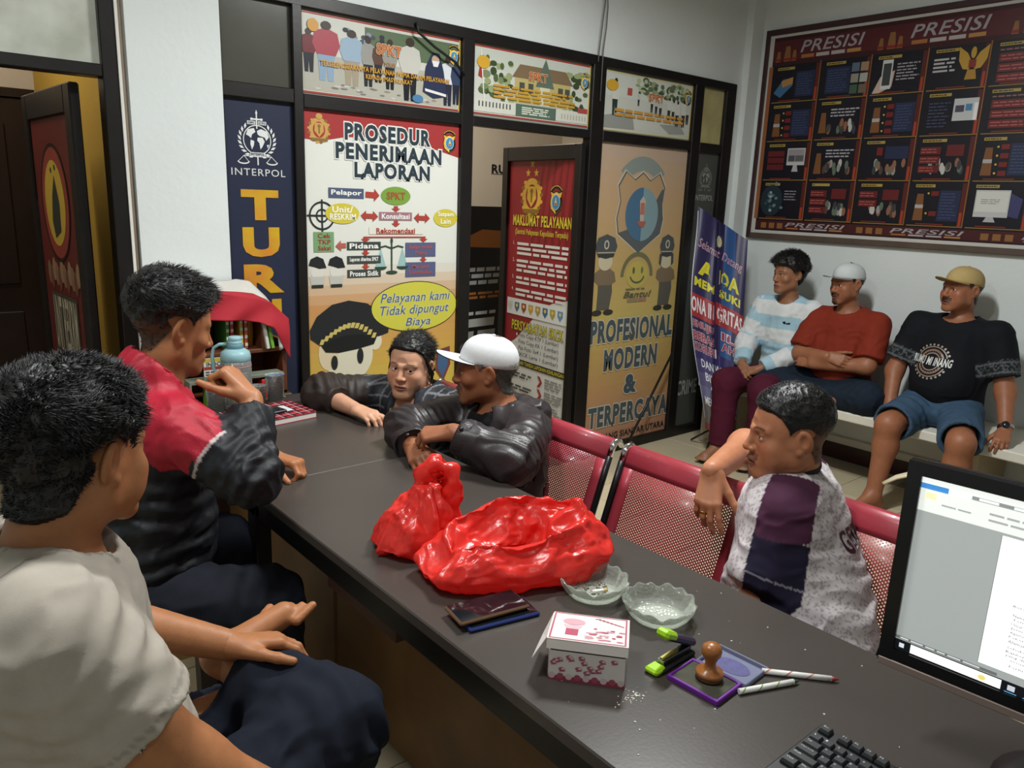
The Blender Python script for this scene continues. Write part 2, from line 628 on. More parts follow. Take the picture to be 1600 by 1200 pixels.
def sd_rc(P, a, b, r=0.0):
    a = np.asarray(a, float); ba = np.asarray(b, float) - a
    t = np.clip((P - a) @ ba / (ba @ ba), 0, 1)
    return np.linalg.norm(P - a - t[:, None] * ba, axis=1) - r, t


def sstep(a, b, x):
    t = np.clip((x - a) / (b - a), 0, 1); return t * t * (3 - 2 * t)


def quad_mesh(name, vs, fs, mats, col=None, parent=None, loc=None, mi=None):
    """Large smooth quad mesh with an optional per-vertex colour attribute (linear)."""
    loc = np.zeros(3) if loc is None else np.asarray(loc, float)
    me = bpy.data.meshes.new(name)
    me.vertices.add(len(vs)); me.vertices.foreach_set('co', (vs - loc).astype(np.float32).ravel())
    me.loops.add(fs.size); me.loops.foreach_set('vertex_index', fs.astype(np.int32).ravel())
    me.polygons.add(len(fs)); k = fs.shape[1]
    me.polygons.foreach_set('loop_start', np.arange(0, fs.size, k, dtype=np.int32))
    me.polygons.foreach_set('use_smooth', np.ones(len(fs), bool))
    for m in (mats if isinstance(mats, (list, tuple)) else [mats]):
        me.materials.append(m)
    if mi is not None:
        me.polygons.foreach_set('material_index', mi.astype(np.int32))
    me.update(calc_edges=True)
    if col is not None:
        at = me.color_attributes.new('Col', 'FLOAT_COLOR', 'POINT')
        c4 = np.ones((len(vs), 4), np.float32); c4[:, :3] = col
        at.data.foreach_set('color', c4.ravel())
    me.validate()
    return link(name, me, parent, loc if parent is None else (0, 0, 0))
# ------------------------------------------------------------------ people
SKIN = vcol_mat('skin', rough=0.48, bump=0.10, bscale=420.0, spec=0.35, var=0.07, vscale=45.0, sss=0.06)
HAIRM = vcol_mat('hair', rough=0.50, spec=0.5, var=0.3, vscale=160.0)
CLOTH = vcol_mat('cotton_cloth', rough=0.85, bump=0.08, bscale=700.0, spec=0.2, var=0.06, vscale=30.0)
NYLON = vcol_mat('nylon_cloth', rough=0.55, bump=0.18, bscale=320.0, spec=0.35, var=0.06, vscale=25.0)
LEATHER = vcol_mat('leather_cloth', rough=0.43, bump=0.16, bscale=220.0, spec=0.5, var=0.15, vscale=30.0)
EYEW = mat('eye_white', '#d8d0c8', 0.15); EYEI = mat('eye_iris', '#2a1710', 0.1); EYEP = mat('eye_pupil', '#050505', 0.05)


def frame_from(fwd, up=(0, 0, 1)):
    """Columns: right, forward, up."""
    f = unit(fwd); r = unit(np.cross(f, up)); u = np.cross(r, f)
    return np.stack([r, f, u], 1)


HAIRLINE = ([-0.12, -0.08, -0.055, -0.03, -0.008, 0.008, 0.018, 0.03, 0.045, 0.06, 0.09],
            [-0.085, -0.08, -0.070, -0.02, 0.028, 0.010, -0.012, 0.028, 0.052, 0.062, 0.066])


class Person:
    def __init__(s, loc, label, skin, group=None):
        s.loc = np.asarray(loc, float); s.label = label; s.skin = np.array(lin(skin)); s.parts = []; s.deferred = []; s.group = group
        s.neck = []

    # ---- coarse body
    def body(s, prims, h=0.009):
        lo = np.min([p.box()[0] for p in prims], 0) - 0.03; hi = np.max([p.box()[1] for p in prims], 0) + 0.03
        F = Field(lo, hi, h)
        for p in prims:
            F.add(p)
        vs, fs = F.mesh(); vs = relax(vs, fs, 2)
        s.parts.append((vs, fs, np.repeat(s.skin[None], len(vs), 0)))

    def block(s, prims, h, cols=None, it=1):
        lo = np.min([p.box()[0] for p in prims], 0) - 0.01; hi = np.max([p.box()[1] for p in prims], 0) + 0.01
        F = Field(lo, hi, h)
        for p in prims:
            F.add(p)
        vs, fs = F.mesh(); vs = relax(vs, fs, it)
        c = np.repeat(s.skin[None], len(vs), 0)
        if cols is not None:
            c = cols(vs, c)
        s.parts.append((vs, fs, c))

    # ---- head with a face
    def head(s, c, fwd, up=(0, 0, 1), sc=1.0, h=0.0024, jaw=1.0, fat=0.0, nose=1.0, moustache=0.0, goatee=0.0, stubble=0.0, brow=1.0,
             hairline=HAIRLINE, scalp=0.9, haircol='#0c0a09', lips='#8a4a42', gaze=(0, 1, 0), lid=1.0, mouth=0.0, eyes=True, female=False, age=0.0, line_up=0.0, fade=1.0):
        R = frame_from(fwd, up); c = np.asarray(c, float)
        s.hR, s.hc, s.hs = R, c, sc
        F = Field((-0.105, -0.125, -0.165), (0.105, 0.145, 0.135), h / sc if False else h)
        A, S_ = F.add, F.sub
        A(EL((0, -0.014, 0.036), (0.0735, 0.094, 0.083)), k=0)
        A(EL((0, 0.022, 0.010), (0.066, 0.066, 0.075)), k=0.03)
        A(EL((0, 0.034, -0.045), (0.056 + 0.006 * fat, 0.052, 0.066)), k=0.03)
        for x in (-1, 1):
            A(RC((x * 0.046 * jaw, -0.002, -0.060), (x * 0.016, 0.070, -0.103), 0.021 + 0.004 * fat, 0.017), k=0.022)
            A(RC((x * 0.054 * jaw, 0.0, -0.020), (x * 0.046 * jaw, -0.002, -0.062), 0.020, 0.019), k=0.025)
            A(EL((x * 0.043, 0.059, -0.030), (0.022, 0.018, 0.016)), k=0.022)
            if fat > 0:
                A(EL((x * 0.044, 0.045, -0.058), (0.024, 0.026, 0.026)), k=0.025)
        if fat > 0.5:
            A(EL((0, 0.045, -0.112), (0.040, 0.036, 0.022)), k=0.03)
        A(EL((0, 0.073, -0.107), (0.019, 0.014, 0.013)), k=0.018)
        for x in (-1, 1):      # brow ridge and sockets
            A(RC((x * 0.010, 0.0875, 0.012), (x * 0.045, 0.071, 0.016), 0.0075, 0.0065), k=0.016)
            S_(EL((x * 0.031, 0.0915, -0.004), (0.017, 0.0095, 0.0095)), k=0.014)
        # nose
        A(RC((0, 0.0865, 0.006), (0, 0.1035 + 0.004 * (nose - 1), -0.034), 0.0070, 0.0105 * nose), k=0.012)
        A(EL((0, 0.1045, -0.0365), (0.0105 * nose, 0.010, 0.0085)), k=0.006)
        for x in (-1, 1):
            A(EL((x * 0.0125 * nose, 0.0945, -0.0395), (0.0085, 0.0095, 0.0075)), k=0.007)
            S_(EL((x * 0.0065, 0.1015, -0.0475), (0.0038, 0.0052, 0.0032)), k=0.003)
        # muzzle and mouth
        A(EL((0, 0.074, -0.072), (0.030, 0.020, 0.024)), k=0.02)
        mo = mouth
        for x in (-1, 1):
            A(RC((x * 0.025, 0.0835, -0.0725), (x * 0.006, 0.0955, -0.0665), 0.0035, 0.0060), k=0.006)
            A(RC((x * 0.023, 0.0830, -0.0750), (x * 0.005, 0.0935, -0.0800 - mo), 0.0035, 0.0072), k=0.006)
        S_(EL((0, 0.0985, -0.0732 - mo / 2), (0.026, 0.015, 0.0013 + mo)), k=0.003)
        S_(EL((0, 0.101, -0.090 - mo), (0.016, 0.008, 0.005)), k=0.01)
        # ears
        for x in (-1, 1):
            Re = rotz(x * 0.42) @ roty(x * 0.18) @ rotx(-0.15)
            A(EL((x * 0.0790, -0.012, -0.003), (0.0085, 0.0195, 0.0315), Re.T), k=0.006)
            A(EL((x * 0.0755, -0.003, -0.031), (0.0075, 0.009, 0.010)), k=0.006)
            S_(EL((x * 0.0895, -0.005, 0.001), (0.0095, 0.0115, 0.0195), Re.T), k=0.003)
        # eyelids with an almond opening
        if eyes:
            for x in (-1, 1):
                ec = V(x * 0.031, 0.0735, -0.004)
                A(EL(ec, (0.0150, 0.0142, 0.0140)), k=0.005)
                op = 0.0046 * lid
                S_(EL(ec + V(0, 0.013, -0.0003), (0.0132, 0.010, op)), k=0.0015)
        # neck (given in world coordinates)
        for p in s.neck:
            q = p.moved(R.T, -R.T @ c / 1.0)
            q = RC(q.a / sc, q.b / sc, q.ra / sc, q.rb / sc, 0.03, q.flat)
            A(q, k=0.028)
        vs, fs = F.mesh(); vs = relax(vs, fs, 1, 0.35)
        x, y, z = vs.T; ax = np.abs(x)
        nr = normals(vs, fs)
        # colours: skin, lips, brows, beard, scalp, eyelid line
        col = np.repeat(s.skin[None], len(vs), 0).copy()
        hc = np.array(lin(haircol))

        def mix(wt, cc):
            nonlocal col
            wt = np.clip(wt, 0, 1)[:, None]; col = col * (1 - wt) + np.asarray(cc)[None] * wt
        red = np.array([1.12, 0.88, 0.82])
        mix(0.7 * np.exp(-(((ax - 0.04) / 0.02) ** 2 + ((z + 0.035) / 0.02) ** 2)) * (y > 0.03), s.skin * red)
        mix(0.6 * np.exp(-((x / 0.014) ** 2 + ((z + 0.036) / 0.013) ** 2)) * (y > 0.09), s.skin * red)
        lw = np.exp(-((np.abs(z + 0.0735 + mo / 2) / (0.0085 + mo)) ** 4)) * sstep(0.029, 0.023, ax) * (y > 0.078)
        mix(0.85 * lw, lin(lips))
        mix(0.9 * np.exp(-((z + 0.0732 + mo / 2) / (0.0016 + mo)) ** 2) * sstep(0.026, 0.02, ax) * (y > 0.075), np.array(lin('#2a1210')))
        bz = 0.0165 + 0.004 * np.sin(np.clip((ax - 0.012) / 0.04, 0, 1) * 3.0)
        bw = np.exp(-((z - bz) / (0.0036 * brow)) ** 2) * sstep(0.008, 0.014, ax) * sstep(0.054, 0.044, ax) * (y > 0.05)
        mix(0.95 * bw * min(brow, 1) * (0.85 + 0.4 * noise(vs * 500)), hc)
        ew = np.exp(-((z + 0.004 - 0.0048 * lid - 0.0008 - 0.002 * (1 - ((ax - 0.031) / 0.015) ** 2)) / 0.0016) ** 2) * (np.abs(ax - 0.031) < 0.0155) * (y > 0.07)
        mix(0.75 * ew, np.array(lin('#120a08')))
        if moustache:
            nz = noise(vs * 400)
            mw = sstep(-0.0695, -0.064, z) * sstep(-0.0485, -0.054, z - 0.12 * (ax - 0.01)) * sstep(0.033, 0.026, ax) * (y > 0.07)
            mix(moustache * mw * (0.95 + 0.15 * nz), hc); s.must = mw
        if goatee:
            nz = noise(vs * 380)
            gw = np.exp(-((x / 0.017) ** 2 + ((z + 0.106) / 0.014) ** 2)) * (y > 0.05)
            mix(goatee * gw * (0.95 + 0.15 * nz), hc); s.goat = gw
        if stubble:
            bwid = sstep(-0.045, -0.075, z) * (y > 0.0) * (nr[:, 2] > -0.8)
            mix(stubble * bwid, s.skin * 0.55)
        if age:
            fold = np.exp(-((ax - (0.020 + 0.32 * np.clip(-0.040 - z, 0, 0.05))) / 0.0025) ** 2) * sstep(-0.085, -0.07, z) * sstep(-0.035, -0.045, z) * (y > 0.05)
            vs = vs - nr * (fold * 0.0025 * age)[:, None]
            mix(0.35 * age * fold, s.skin * 0.5)
            fr = sum(np.exp(-((z - zz - 0.002 * np.sin(x * 90)) / 0.0014) ** 2) for zz in (0.034, 0.044, 0.054)) * sstep(0.045, 0.03, ax) * (y > 0.06)
            vs = vs - nr * (fr * 0.0008 * age)[:, None]
        hz = np.interp(y, *hairline) + line_up * (y > 0.02) * sstep(0.0, 0.05, z)
        cov = sstep(-0.006, 0.010, z - hz) * (ax < 0.0785 + 0.02 * (z > 0.035))
        cov = cov * np.where((np.hypot(y + 0.010, z + 0.004) < 0.036) & (ax > 0.068) & (z < 0.03), 0, 1)
        mix(scalp * cov * (fade + (1 - fade) * sstep(0.02, 0.075, z)), hc)
        s.cov = cov; s.hv = vs.copy(); s.hf = fs; s.hn = normals(vs, fs); s.haircol = hc
        wv = (vs * sc) @ R.T + c
        s.parts.append((wv, fs, col))
        if eyes:
            for x in (-1, 1):
                ec = (V(x * 0.031, 0.0735, -0.004) * sc) @ R.T + c
                s.deferred.append(('eye', ec, (R @ unit(gaze)), 0.0122 * sc))

    def hw(s, p):
        """Head-local point to world."""
        return s.hR @ (np.asarray(p, float) * s.hs) + s.hc

    # ---- hand: five bent fingers on a palm
    def hand(s, wrist, fwd, back, right=True, curl=(20, 30, 20), curls=None, spread=8.0, thumb=(35, 20, 25), sc=1.0, h=0.0030, fore=None, ring=None):
        f = unit(fwd); n = unit(back - f * (np.asarray(back) @ f)); sd = np.cross(f, n) * (-1 if right else 1)   # towards the thumb
        w = np.asarray(wrist, float); P = []
        L = 0.088 * sc
        if fore is not None:
            P.append(RC(np.asarray(fore, float), w, 0.031 * sc, 0.0265 * sc, 0.02))
        kn = {}
        for i, (off, fl, dl) in enumerate(((0.028, 0.070, 0.0), (0.0095, 0.078, 0.004), (-0.0085, 0.072, 0.001), (-0.025, 0.056, -0.008))):
            k = w + f * (L + dl * sc) + sd * off * sc + n * (0.003 - abs(off) * 0.12) * sc
            a = w + f * 0.008 + sd * off * 0.55 * sc
            P.append(RC(a, k, 0.0150 * sc, 0.0112 * sc, 0.012))
            c1, c2, c3 = (curls[i] if curls else curl)
            ang = math.radians(c1); sp = math.radians(spread) * (1.5 - i) / 1.5 * 0.8
            d0 = axrot(n, sp * (1 if right else -1) * 1.0) @ f
            axis = np.cross(d0, n)
            p = k; rad = (0.0095, 0.0082, 0.0075, 0.0066)
            for seg, (frac, cc) in enumerate(((0.46, c1), (0.30, c2), (0.24, c3))):
                if seg:
                    ang += math.radians(cc)
                d = axrot(axis, -ang) @ d0
                q = p + d * fl * frac * 1.08 * sc
                wf = 0.86 if i == 3 else 1.0
                P.append(RC(p, q, rad[seg] * sc * wf, rad[seg + 1] * sc * wf, 0.0035 if seg else 0.006))
                if seg == 0: kn[i] = (p, q, d)
                p = q
        ta, tb, tc = thumb
        t0 = w + f * 0.018 * sc + sd * 0.020 * sc - n * 0.006 * sc
        d = unit(f * math.cos(math.radians(ta)) + sd * math.sin(math.radians(ta)) - n * math.sin(math.radians(tb)) * 0.8)
        t1 = t0 + d * 0.044 * sc; P.append(RC(t0, t1, 0.0165 * sc, 0.0120 * sc, 0.012))
        for ln, r0, r1, cc in ((0.034, 0.0112, 0.0098, tc), (0.028, 0.0098, 0.0080, tc)):
            d = unit(d + math.tan(math.radians(cc * 0.5)) * (f - 0.35 * sd - 0.35 * n) * 0.8)
            t2 = t1 + d * ln * sc; P.append(RC(t1, t2, r0 * sc, r1 * sc, 0.005)); t1 = t2
        s.block(P, h)
        if ring is not None:
            p, q, d = kn[ring]
            s.deferred.append(('ring', p * 0.4 + q * 0.6, d, 0.0098 * sc))

    # ---- clothing
    def cloth(s, name, prims, inf=0.010, h=0.009, cuts=(), subs=(), colour='#888888', material=None, wr=0.006, ws=14.0, stretch=(1, 1, 1), k=None, folds=(), it=2, label=None, ridge=0.6, fine=0.0, colfn=None):
        lo = np.min([p.box()[0] for p in prims], 0) - inf - 0.03; hi = np.max([p.box()[1] for p in prims], 0) + inf + 0.03
        F = Field(lo, hi, h)
        for p in prims:
            F.add(p, inf, k)
        for ct in cuts:
            if len(ct) == 3: F.cut_local(*ct)
            else: F.cut(*ct)
        for p in subs:
            F.sub(p, 0.0, 0.006)
        vs, fs = F.mesh(); vs = relax(vs, fs, it)
        nr = normals(vs, fs)
        st = np.asarray(stretch, float)
        q = vs * st * ws
        q = q + 0.6 * np.stack([noise(q * 0.7 + 11), noise(q * 0.7 + 23), noise(q * 0.7 + 37)], 1)
        n1 = noise(q); n2 = noise(q * 2.1 + 5)
        d = wr * ((1 - ridge) * n1 + ridge * (0.5 - 2 * np.abs(n2)) * 0.7 + 0.3 * noise(q * 0.5 + 9))
        if fine:
            d = d + fine * (0.5 - 2 * np.abs(noise(q * 4.3 + 3)))
        for (pt, axis, rad, wl, amp) in folds:      # bunched folds round a joint
            pt = np.asarray(pt, float); axis = unit(axis)
            t = (vs - pt) @ axis; r = np.linalg.norm(vs - pt, axis=1)
            d = d + amp * np.exp(-(r / rad) ** 2) * np.sin(t * 2 * math.pi / wl + 2.5 * noise(vs * 9 + 31))
        vs = vs + nr * d[:, None]
        c = np.repeat(np.array(lin(colour))[None], len(vs), 0)
        if colfn is not None:
            c = colfn(vs, normals(vs, fs), c)
        s.deferred.append(('mesh', name, vs, fs, material or CLOTH, c, label))

    # ---- hair: a shell grown from the scalp plus strands
    def hair(s, top=0.02, side=0.006, clump=0.006, strands=2500, slen=0.02, srad=0.0009, flow=(0, 0.3, 1.0), colour=None, zsp=(0.02, 0.09), below=None, fringe=0.0, name='hair', vari=0.5, minth=0.0):
        v, n, cov, f = s.hv, s.hn, s.cov.copy(), s.hf
        if below is not None:      # only below a cap's edge
            cov = cov * (v[:, 2] < below(v))
        th = (side + (top - side) * sstep(zsp[0], zsp[1], v[:, 2])) * sstep(0.05, 0.9, cov) + 0.0004
        th = th * (1 + fringe * sstep(0.05, 0.085, v[:, 1]))
        nn = 0.6 * noise(v * 45) + 0.5 * (0.6 - 2 * np.abs(noise(v * 75 + 7)))
        p = v + n * (th + clump * nn * np.minimum(1, th / 0.006))[:, None]
        if fringe:
            p[:, 2] -= 0.25 * th * fringe * sstep(0.06, 0.09, v[:, 1])
        keep = (cov[f] > 0.12).all(1) & (th[f] > (minth * (1 + 0.7 * noise(v * 160)))[f]).all(1)
        used = np.unique(f[keep]); mp = np.full(len(v), -1); mp[used] = np.arange(len(used))
        P = p[used]; F = mp[f[keep]]
        hcol = np.array(lin(colour)) if colour else s.haircol
        VV = [P]; FF = [F]; CC = [np.repeat(hcol[None], len(P), 0)]
        if strands:
            rg = np.random.default_rng(len(used))
            cand = np.nonzero(cov > 0.3)[0]; wts = cov[cand] * (0.35 + (th[cand] > 0.002)); ids = cand[rg.choice(len(cand), strands, p=wts / wts.sum())]
            base = p[ids] - n[ids] * 0.002 + rg.normal(0, 0.001, (strands, 3))
            fl = np.asarray(flow, float)
            swirl = np.stack([noise(base * 30 + 3), noise(base * 30 + 13), noise(base * 30 + 29)], 1)
            dirn = n[ids] * 0.8 + fl[None] * 0.5 + swirl * 0.8 + rg.normal(0, 0.18, (strands, 3))
            dirn /= np.linalg.norm(dirn, axis=1, keepdims=True)
            ln = slen * (1 - vari * rg.random(strands)) * np.clip(th[ids] / max(top, 1e-4), 0.22, 1.2)
            a = np.cross(dirn, rg.normal(0, 1, (strands, 3))); a /= np.linalg.norm(a, axis=1, keepdims=True); b = np.cross(dirn, a)
            bend = (fl[None] * 0.3 - V(0, 0, 0.35)[None] + swirl * 0.3) * ln[:, None]
            mid = base + dirn * (ln * 0.55)[:, None] + bend * 0.2; tip = base + dirn * ln[:, None] + bend * 0.7
            r = srad
            q = np.stack([base + a * r, base - a * 0.5 * r + b * 0.87 * r, base - a * 0.5 * r - b * 0.87 * r,
                          mid + a * r * 0.8, mid - a * 0.4 * r + b * 0.7 * r, mid - a * 0.4 * r - b * 0.7 * r, tip, tip + a * r * 0.1], 1)
            o = len(P) + np.arange(strands)[:, None] * 8
            qf = [(0, 1, 4, 3), (1, 2, 5, 4), (2, 0, 3, 5), (3, 4, 6, 7), (4, 5, 6, 7), (5, 3, 7, 6)]
            VV.append(q.reshape(-1, 3)); FF.append(np.concatenate([o + np.array([t]) for t in qf]))
            jit = (0.6 + 0.9 * rg.random(strands))
            CC.append(np.repeat(hcol[None] * jit[:, None], 8, 0))
        vs = np.concatenate(VV); fs = np.concatenate(FF).astype(int); cc = np.concatenate(CC)
        s.deferred.append(('mesh', name, (vs * s.hs) @ s.hR.T + s.hc, fs, HAIRM, cc, None))

    def beard(s, w, n=500, ln=0.006, srad=0.0004, flow=(0, 0.3, -1.0), name='moustache', colour=None):
        """Short facial hair grown where weight w is high."""
        rg = np.random.default_rng(n); ids = rg.choice(len(w), n, p=w / w.sum()); v, nr = s.hv[ids], s.hn[ids]
        side = np.sign(v[:, :1]) * np.array([[0.7, 0, 0]])
        d = nr * 0.55 + np.asarray(flow)[None] * 0.8 + side + rg.normal(0, 0.2, (n, 3)); d /= np.linalg.norm(d, axis=1, keepdims=True)
        a = np.cross(d, rg.normal(0, 1, (n, 3))); a /= np.linalg.norm(a, axis=1, keepdims=True); b = np.cross(d, a)
        base = v - nr * 0.0006 + rg.normal(0, 0.0006, (n, 3)); tip = base + d * (ln * (0.6 + 0.6 * rg.random(n)))[:, None]
        q = np.stack([base + a * srad, base - a * srad * 0.5 + b * srad, base - a * srad * 0.5 - b * srad, tip, tip + a * srad * 0.2], 1)
        o = np.arange(n)[:, None] * 5; fs = np.concatenate([o + np.array([t]) for t in ((0, 1, 3, 4), (1, 2, 3, 4), (2, 0, 4, 3))])
        c = np.array(lin(colour)) if colour else s.haircol
        s.deferred.append(('mesh', name, (q.reshape(-1, 3) * s.hs) @ s.hR.T + s.hc, fs.astype(int), HAIRM, np.repeat(c[None], n * 5, 0), None))

    # ---- baseball cap worn on the head
    def cap(s, colour, brimcol=None, tilt=0.12, under=None, up=0.0, label=None, yaw=0.0, puff=0.0):
        R0 = rotz(yaw) @ rotx(tilt)
        c0 = V(0, -0.012, 0.040 + up); rx, ry, rz = 0.0815, 0.102, 0.079 + puff
        mb = MB(); rings = []; n = 36
        for i in range(11):
            ph = (i / 10) * math.pi / 2 * 0.985
            z = math.sin(ph) ** 1.0 * rz; r = math.cos(ph) ** 0.80
            rings.append([V(rx * r * math.cos(t) * (1 - 0.006 * (abs(math.sin(3 * t)) < 0.12)), ry * r * math.sin(t) * (1 - 0.006 * (abs(math.sin(3 * t)) < 0.12)), z) for t in np.linspace(0, 2 * math.pi, n, endpoint=False)])
        rings.insert(0, [p + V(0, 0, -0.014) for p in rings[0]])
        inner = [[V(p[0] * 0.97, p[1] * 0.97, p[2] - 0.0005) for p in rings[0]]]
        wrl = lambda rg: [s.hw(c0 + R0 @ p) for p in rg]
        mb.loft([wrl(r) for r in inner + rings], 0, caps=False)
        crown = ('mb', 'cap', mb, [mat('cap_' + colour.lstrip('#'), colour, 0.85, var=0.06, vscale=60, bump=0.15, bscale=600)], label)
        b2 = MB(); nu, nv = 25, 7; top = []; bot = []
        for j in range(nv):
            row = []; rowb = []
            for i in range(nu):
                u = -1 + 2 * i / (nu - 1); vv = j / (nv - 1)
                t = math.pi / 2 - u * 1.05
                e = vv * 0.080 * (1 - abs(u) ** 2.6)
                px, py = rx * math.cos(t), ry * math.sin(t)
                q = V(px * (1 + 0.10 * vv), py + e, -0.012 - 0.30 * abs(px) ** 2 * 18 * (0.15 + 0.85 * vv * (1 - abs(u) ** 3)) * 0.55 + 0.010 * vv * (1 - abs(u) ** 3))
                row.append(s.hw(c0 + R0 @ q)); rowb.append(s.hw(c0 + R0 @ (q - V(0, 0, 0.0035))))
            top.append(row); bot.append(rowb)
        fsu = lambda m: [(j * nu + i, j * nu + i + 1, (j + 1) * nu + i + 1, (j + 1) * nu + i) for j in range(nv - 1) for i in range(nu - 1)]
        b2.add([p for r in top for p in r], fsu(0), 0, True)
        b2.add([p for r in bot for p in r], [f[::-1] for f in fsu(0)], 1, True)
        edge = top[-1]; edgeb = bot[-1]
        b2.add(edge + edgeb, [(i, i + 1, nu + i + 1, nu + i) for i in range(nu - 1)], 1 if under else 0, True)
        bc = brimcol or colour; uc = under or bc
        brim = ('mb', 'brim', b2, [mat('cap_' + bc.lstrip('#'), bc, 0.85, var=0.06, vscale=60, bump=0.15, bscale=600), mat('cap_under_' + uc.lstrip('#'), uc, 0.85)], None)
        b3 = MB(); b3.lathe([(0.001, 0.005), (0.006, 0.004), (0.008, 0.0)], 12, R=s.hR @ R0 * s.hs, T=s.hw(c0 + R0 @ V(0, 0, rz - 0.001)))
        but = ('mb', 'button', b3, [mat('cap_' + bc.lstrip('#'), bc, 0.85)], None)
        s.deferred += [crown, brim, but]
        s.capR = R0; s.capc = c0; s.capr = (rx, ry, rz)

    def add_mb(s, name, mb, mats, label=None):
        s.deferred.append(('mb', name, mb, mats, label))

    def finish(s):
        o = 0; VV = []; FF = []; CC = []
        for v, f, c in s.parts:
            VV.append(v); FF.append(f + o); CC.append(c); o += len(v)
        root = quad_mesh('person', np.concatenate(VV), np.concatenate(FF), SKIN, np.concatenate(CC), None, s.loc)
        tag(root, s.label, 'person', s.group)
        hold = {}
        for d in s.deferred:
            if d[0] == 'mesh':
                c = quad_mesh(d[1], d[2], d[3], d[4], d[5], root)
                if d[6]: c['label'] = d[6]
            elif d[0] == 'mb':
                up_ = {'brim': 'cap', 'button': 'cap', 'cap_badge': 'cap', 'watch_face': 'watch_strap', 'cuff_button': 'cuff'}.get(d[1])
                c = d[2].build(d[1], d[3], hold.get(up_, root)); hold[d[1]] = c
                if d[4]: c['label'] = d[4]
            elif d[0] == 'eye':
                _, ec, g, r = d
                Rg = frame_from(g); Rl = np.stack([Rg[:, 0], Rg[:, 2], g], 1) if False else np.stack([Rg[:, 2], Rg[:, 0], Rg[:, 1]], 1)
                mb = MB(); n = 20
                for a0, a1, mi in ((0.0, 0.20, 2), (0.20, 0.50, 1), (0.50, 2.2, 0)):
                    an = np.linspace(a0, a1, 3 if mi else 9)
                    mb.lathe([(r * math.sin(a) + 1e-6, r * math.cos(a)) for a in an], n, mi, R=Rl, T=ec, caps=False)
                mb.build('eye', [EYEW, EYEI, EYEP], root)
            elif d[0] == 'ring':
                _, p, dr, r = d
                mb = MB(); Rf = frame_from(dr); rr = []
                for t in np.linspace(0, 2 * math.pi, 20, endpoint=False):
                    cdir = Rf[:, 0] * math.cos(t) + Rf[:, 2] * math.sin(t)
                    rr.append([p + cdir * (r + 0.0012 * math.cos(q)) + Rf[:, 1] * 0.0022 * math.sin(q) for q in np.linspace(0, 2 * math.pi, 6, endpoint=False)])
                mb.loft(rr, 0, caps=False, wrap=True)
                mb.build('finger_ring', [mat('gold', '#c9a24a', 0.25, 1.0)], root)
        return root


def torso_prims(pelvis, chest, neckb, side, wp=0.165, wc=0.175, dp=0.115, dc=0.115, belly=0.0, bellyf=0.03, waist=None):
    """Pelvis, waist, belly, chest ellipsoids along the spine; side = vector to the person's right."""
    pelvis, chest, neckb = map(lambda q: np.asarray(q, float), (pelvis, chest, neckb))
    sd = unit(side); up = unit(chest - pelvis); fw = unit(np.cross(up, sd)); sd = np.cross(fw, up)
    R = np.stack([sd, fw, up])
    L = np.linalg.norm(chest - pelvis)
    w = waist if waist is not None else (wp + wc) / 2 * 0.94
    mid = (pelvis + chest) / 2
    upn = unit(neckb - chest); sd2 = unit(sd - upn * (sd @ upn)); R2 = np.stack([sd2, np.cross(upn, sd2), upn])
    P = [EL(pelvis, (wp, dp, 0.13), R, 0.05), EL(mid + fw * belly * bellyf * 0.5, (w, dp * 0.95 + belly * 0.03, L * 0.55), R, 0.07),
         EL(chest, (wc * 0.92, dc, 0.17), R, 0.07), EL(chest + (neckb - chest) * 0.55, (wc * 0.93, dc * 0.72, 0.085), R2, 0.06)]
    if belly:
        P.append(EL(pelvis + up * L * 0.42 + fw * (dp * 0.45 + belly * 0.02), (w * 0.80, dp * 0.7 + belly * 0.035, L * 0.42), R, 0.07))
    return P


def slim(prims, d=0.014):
    """Body volumes under clothing, a little smaller than the cloth."""
    return [EL(p.c, p.r - d, p.R, p.k) if isinstance(p, EL) else RC(p.a, p.b, p.ra - d * 0.6, p.rb - d * 0.6, p.k, p.flat) for p in prims]


def limb(*pr, k=0.035):
    """limb(p0, r0, p1, r1, p2, r2, ...)"""
    out = []
    for i in range(0, len(pr) - 2, 2):
        out.append(RC(pr[i], pr[i + 2], pr[i + 1], pr[i + 3], k))
    return out


def sleeve(sh, el, r0, r1, t, k=0.05):
    """Short sleeve from the shoulder, ending in a flat hem at fraction t of the upper arm."""
    n = unit(np.asarray(el, float) - sh)
    return [RC(sh, along(sh, el, t + 0.25), r0, r1, k, None, (along(sh, el, t), n))]


def along(a, b, t):
    return np.asarray(a, float) * (1 - t) + np.asarray(b, float) * t
# ------------------------------------------------------------------ the room
YP = 3.2          # plane of the glazed partition
XR = 4.72         # right wall
ZC = 2.95         # ceiling
WALLM = mat('painted_wall', '#d6dbda', 0.8, var=0.05, vscale=2.5, bump=0.12, bscale=35)
WALLB = mat('cream_wall', '#cbbfae', 0.85, var=0.06, vscale=2.5, bump=0.1, bscale=35)
WALLY = mat('ochre_wall', '#b89335', 0.85, var=0.06, vscale=2.5, bump=0.1, bscale=35)
FRAME = mat('dark_aluminium', '#1d1a19', 0.38, 0.25, var=0.25, vscale=9, bump=0.03, bscale=80)
GROUT = mat('grout', '#7d7364', 0.9)
TILE = mat('beige_tile', '#c2b599', 0.28, var=0.10, vscale=3.0, spec=0.5)
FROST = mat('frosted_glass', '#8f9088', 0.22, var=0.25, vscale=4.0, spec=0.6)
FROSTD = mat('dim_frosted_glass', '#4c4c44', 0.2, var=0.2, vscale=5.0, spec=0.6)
GLASS = mat('clear_glass', '#e8f0ee', 0.02, trans=1.0)


def wallbox(name, *boxes, m=WALLM):
    mb = MB()
    for lo, hi in boxes:
        mb.box(lo, hi)
    return struct(mb.build(name, m))


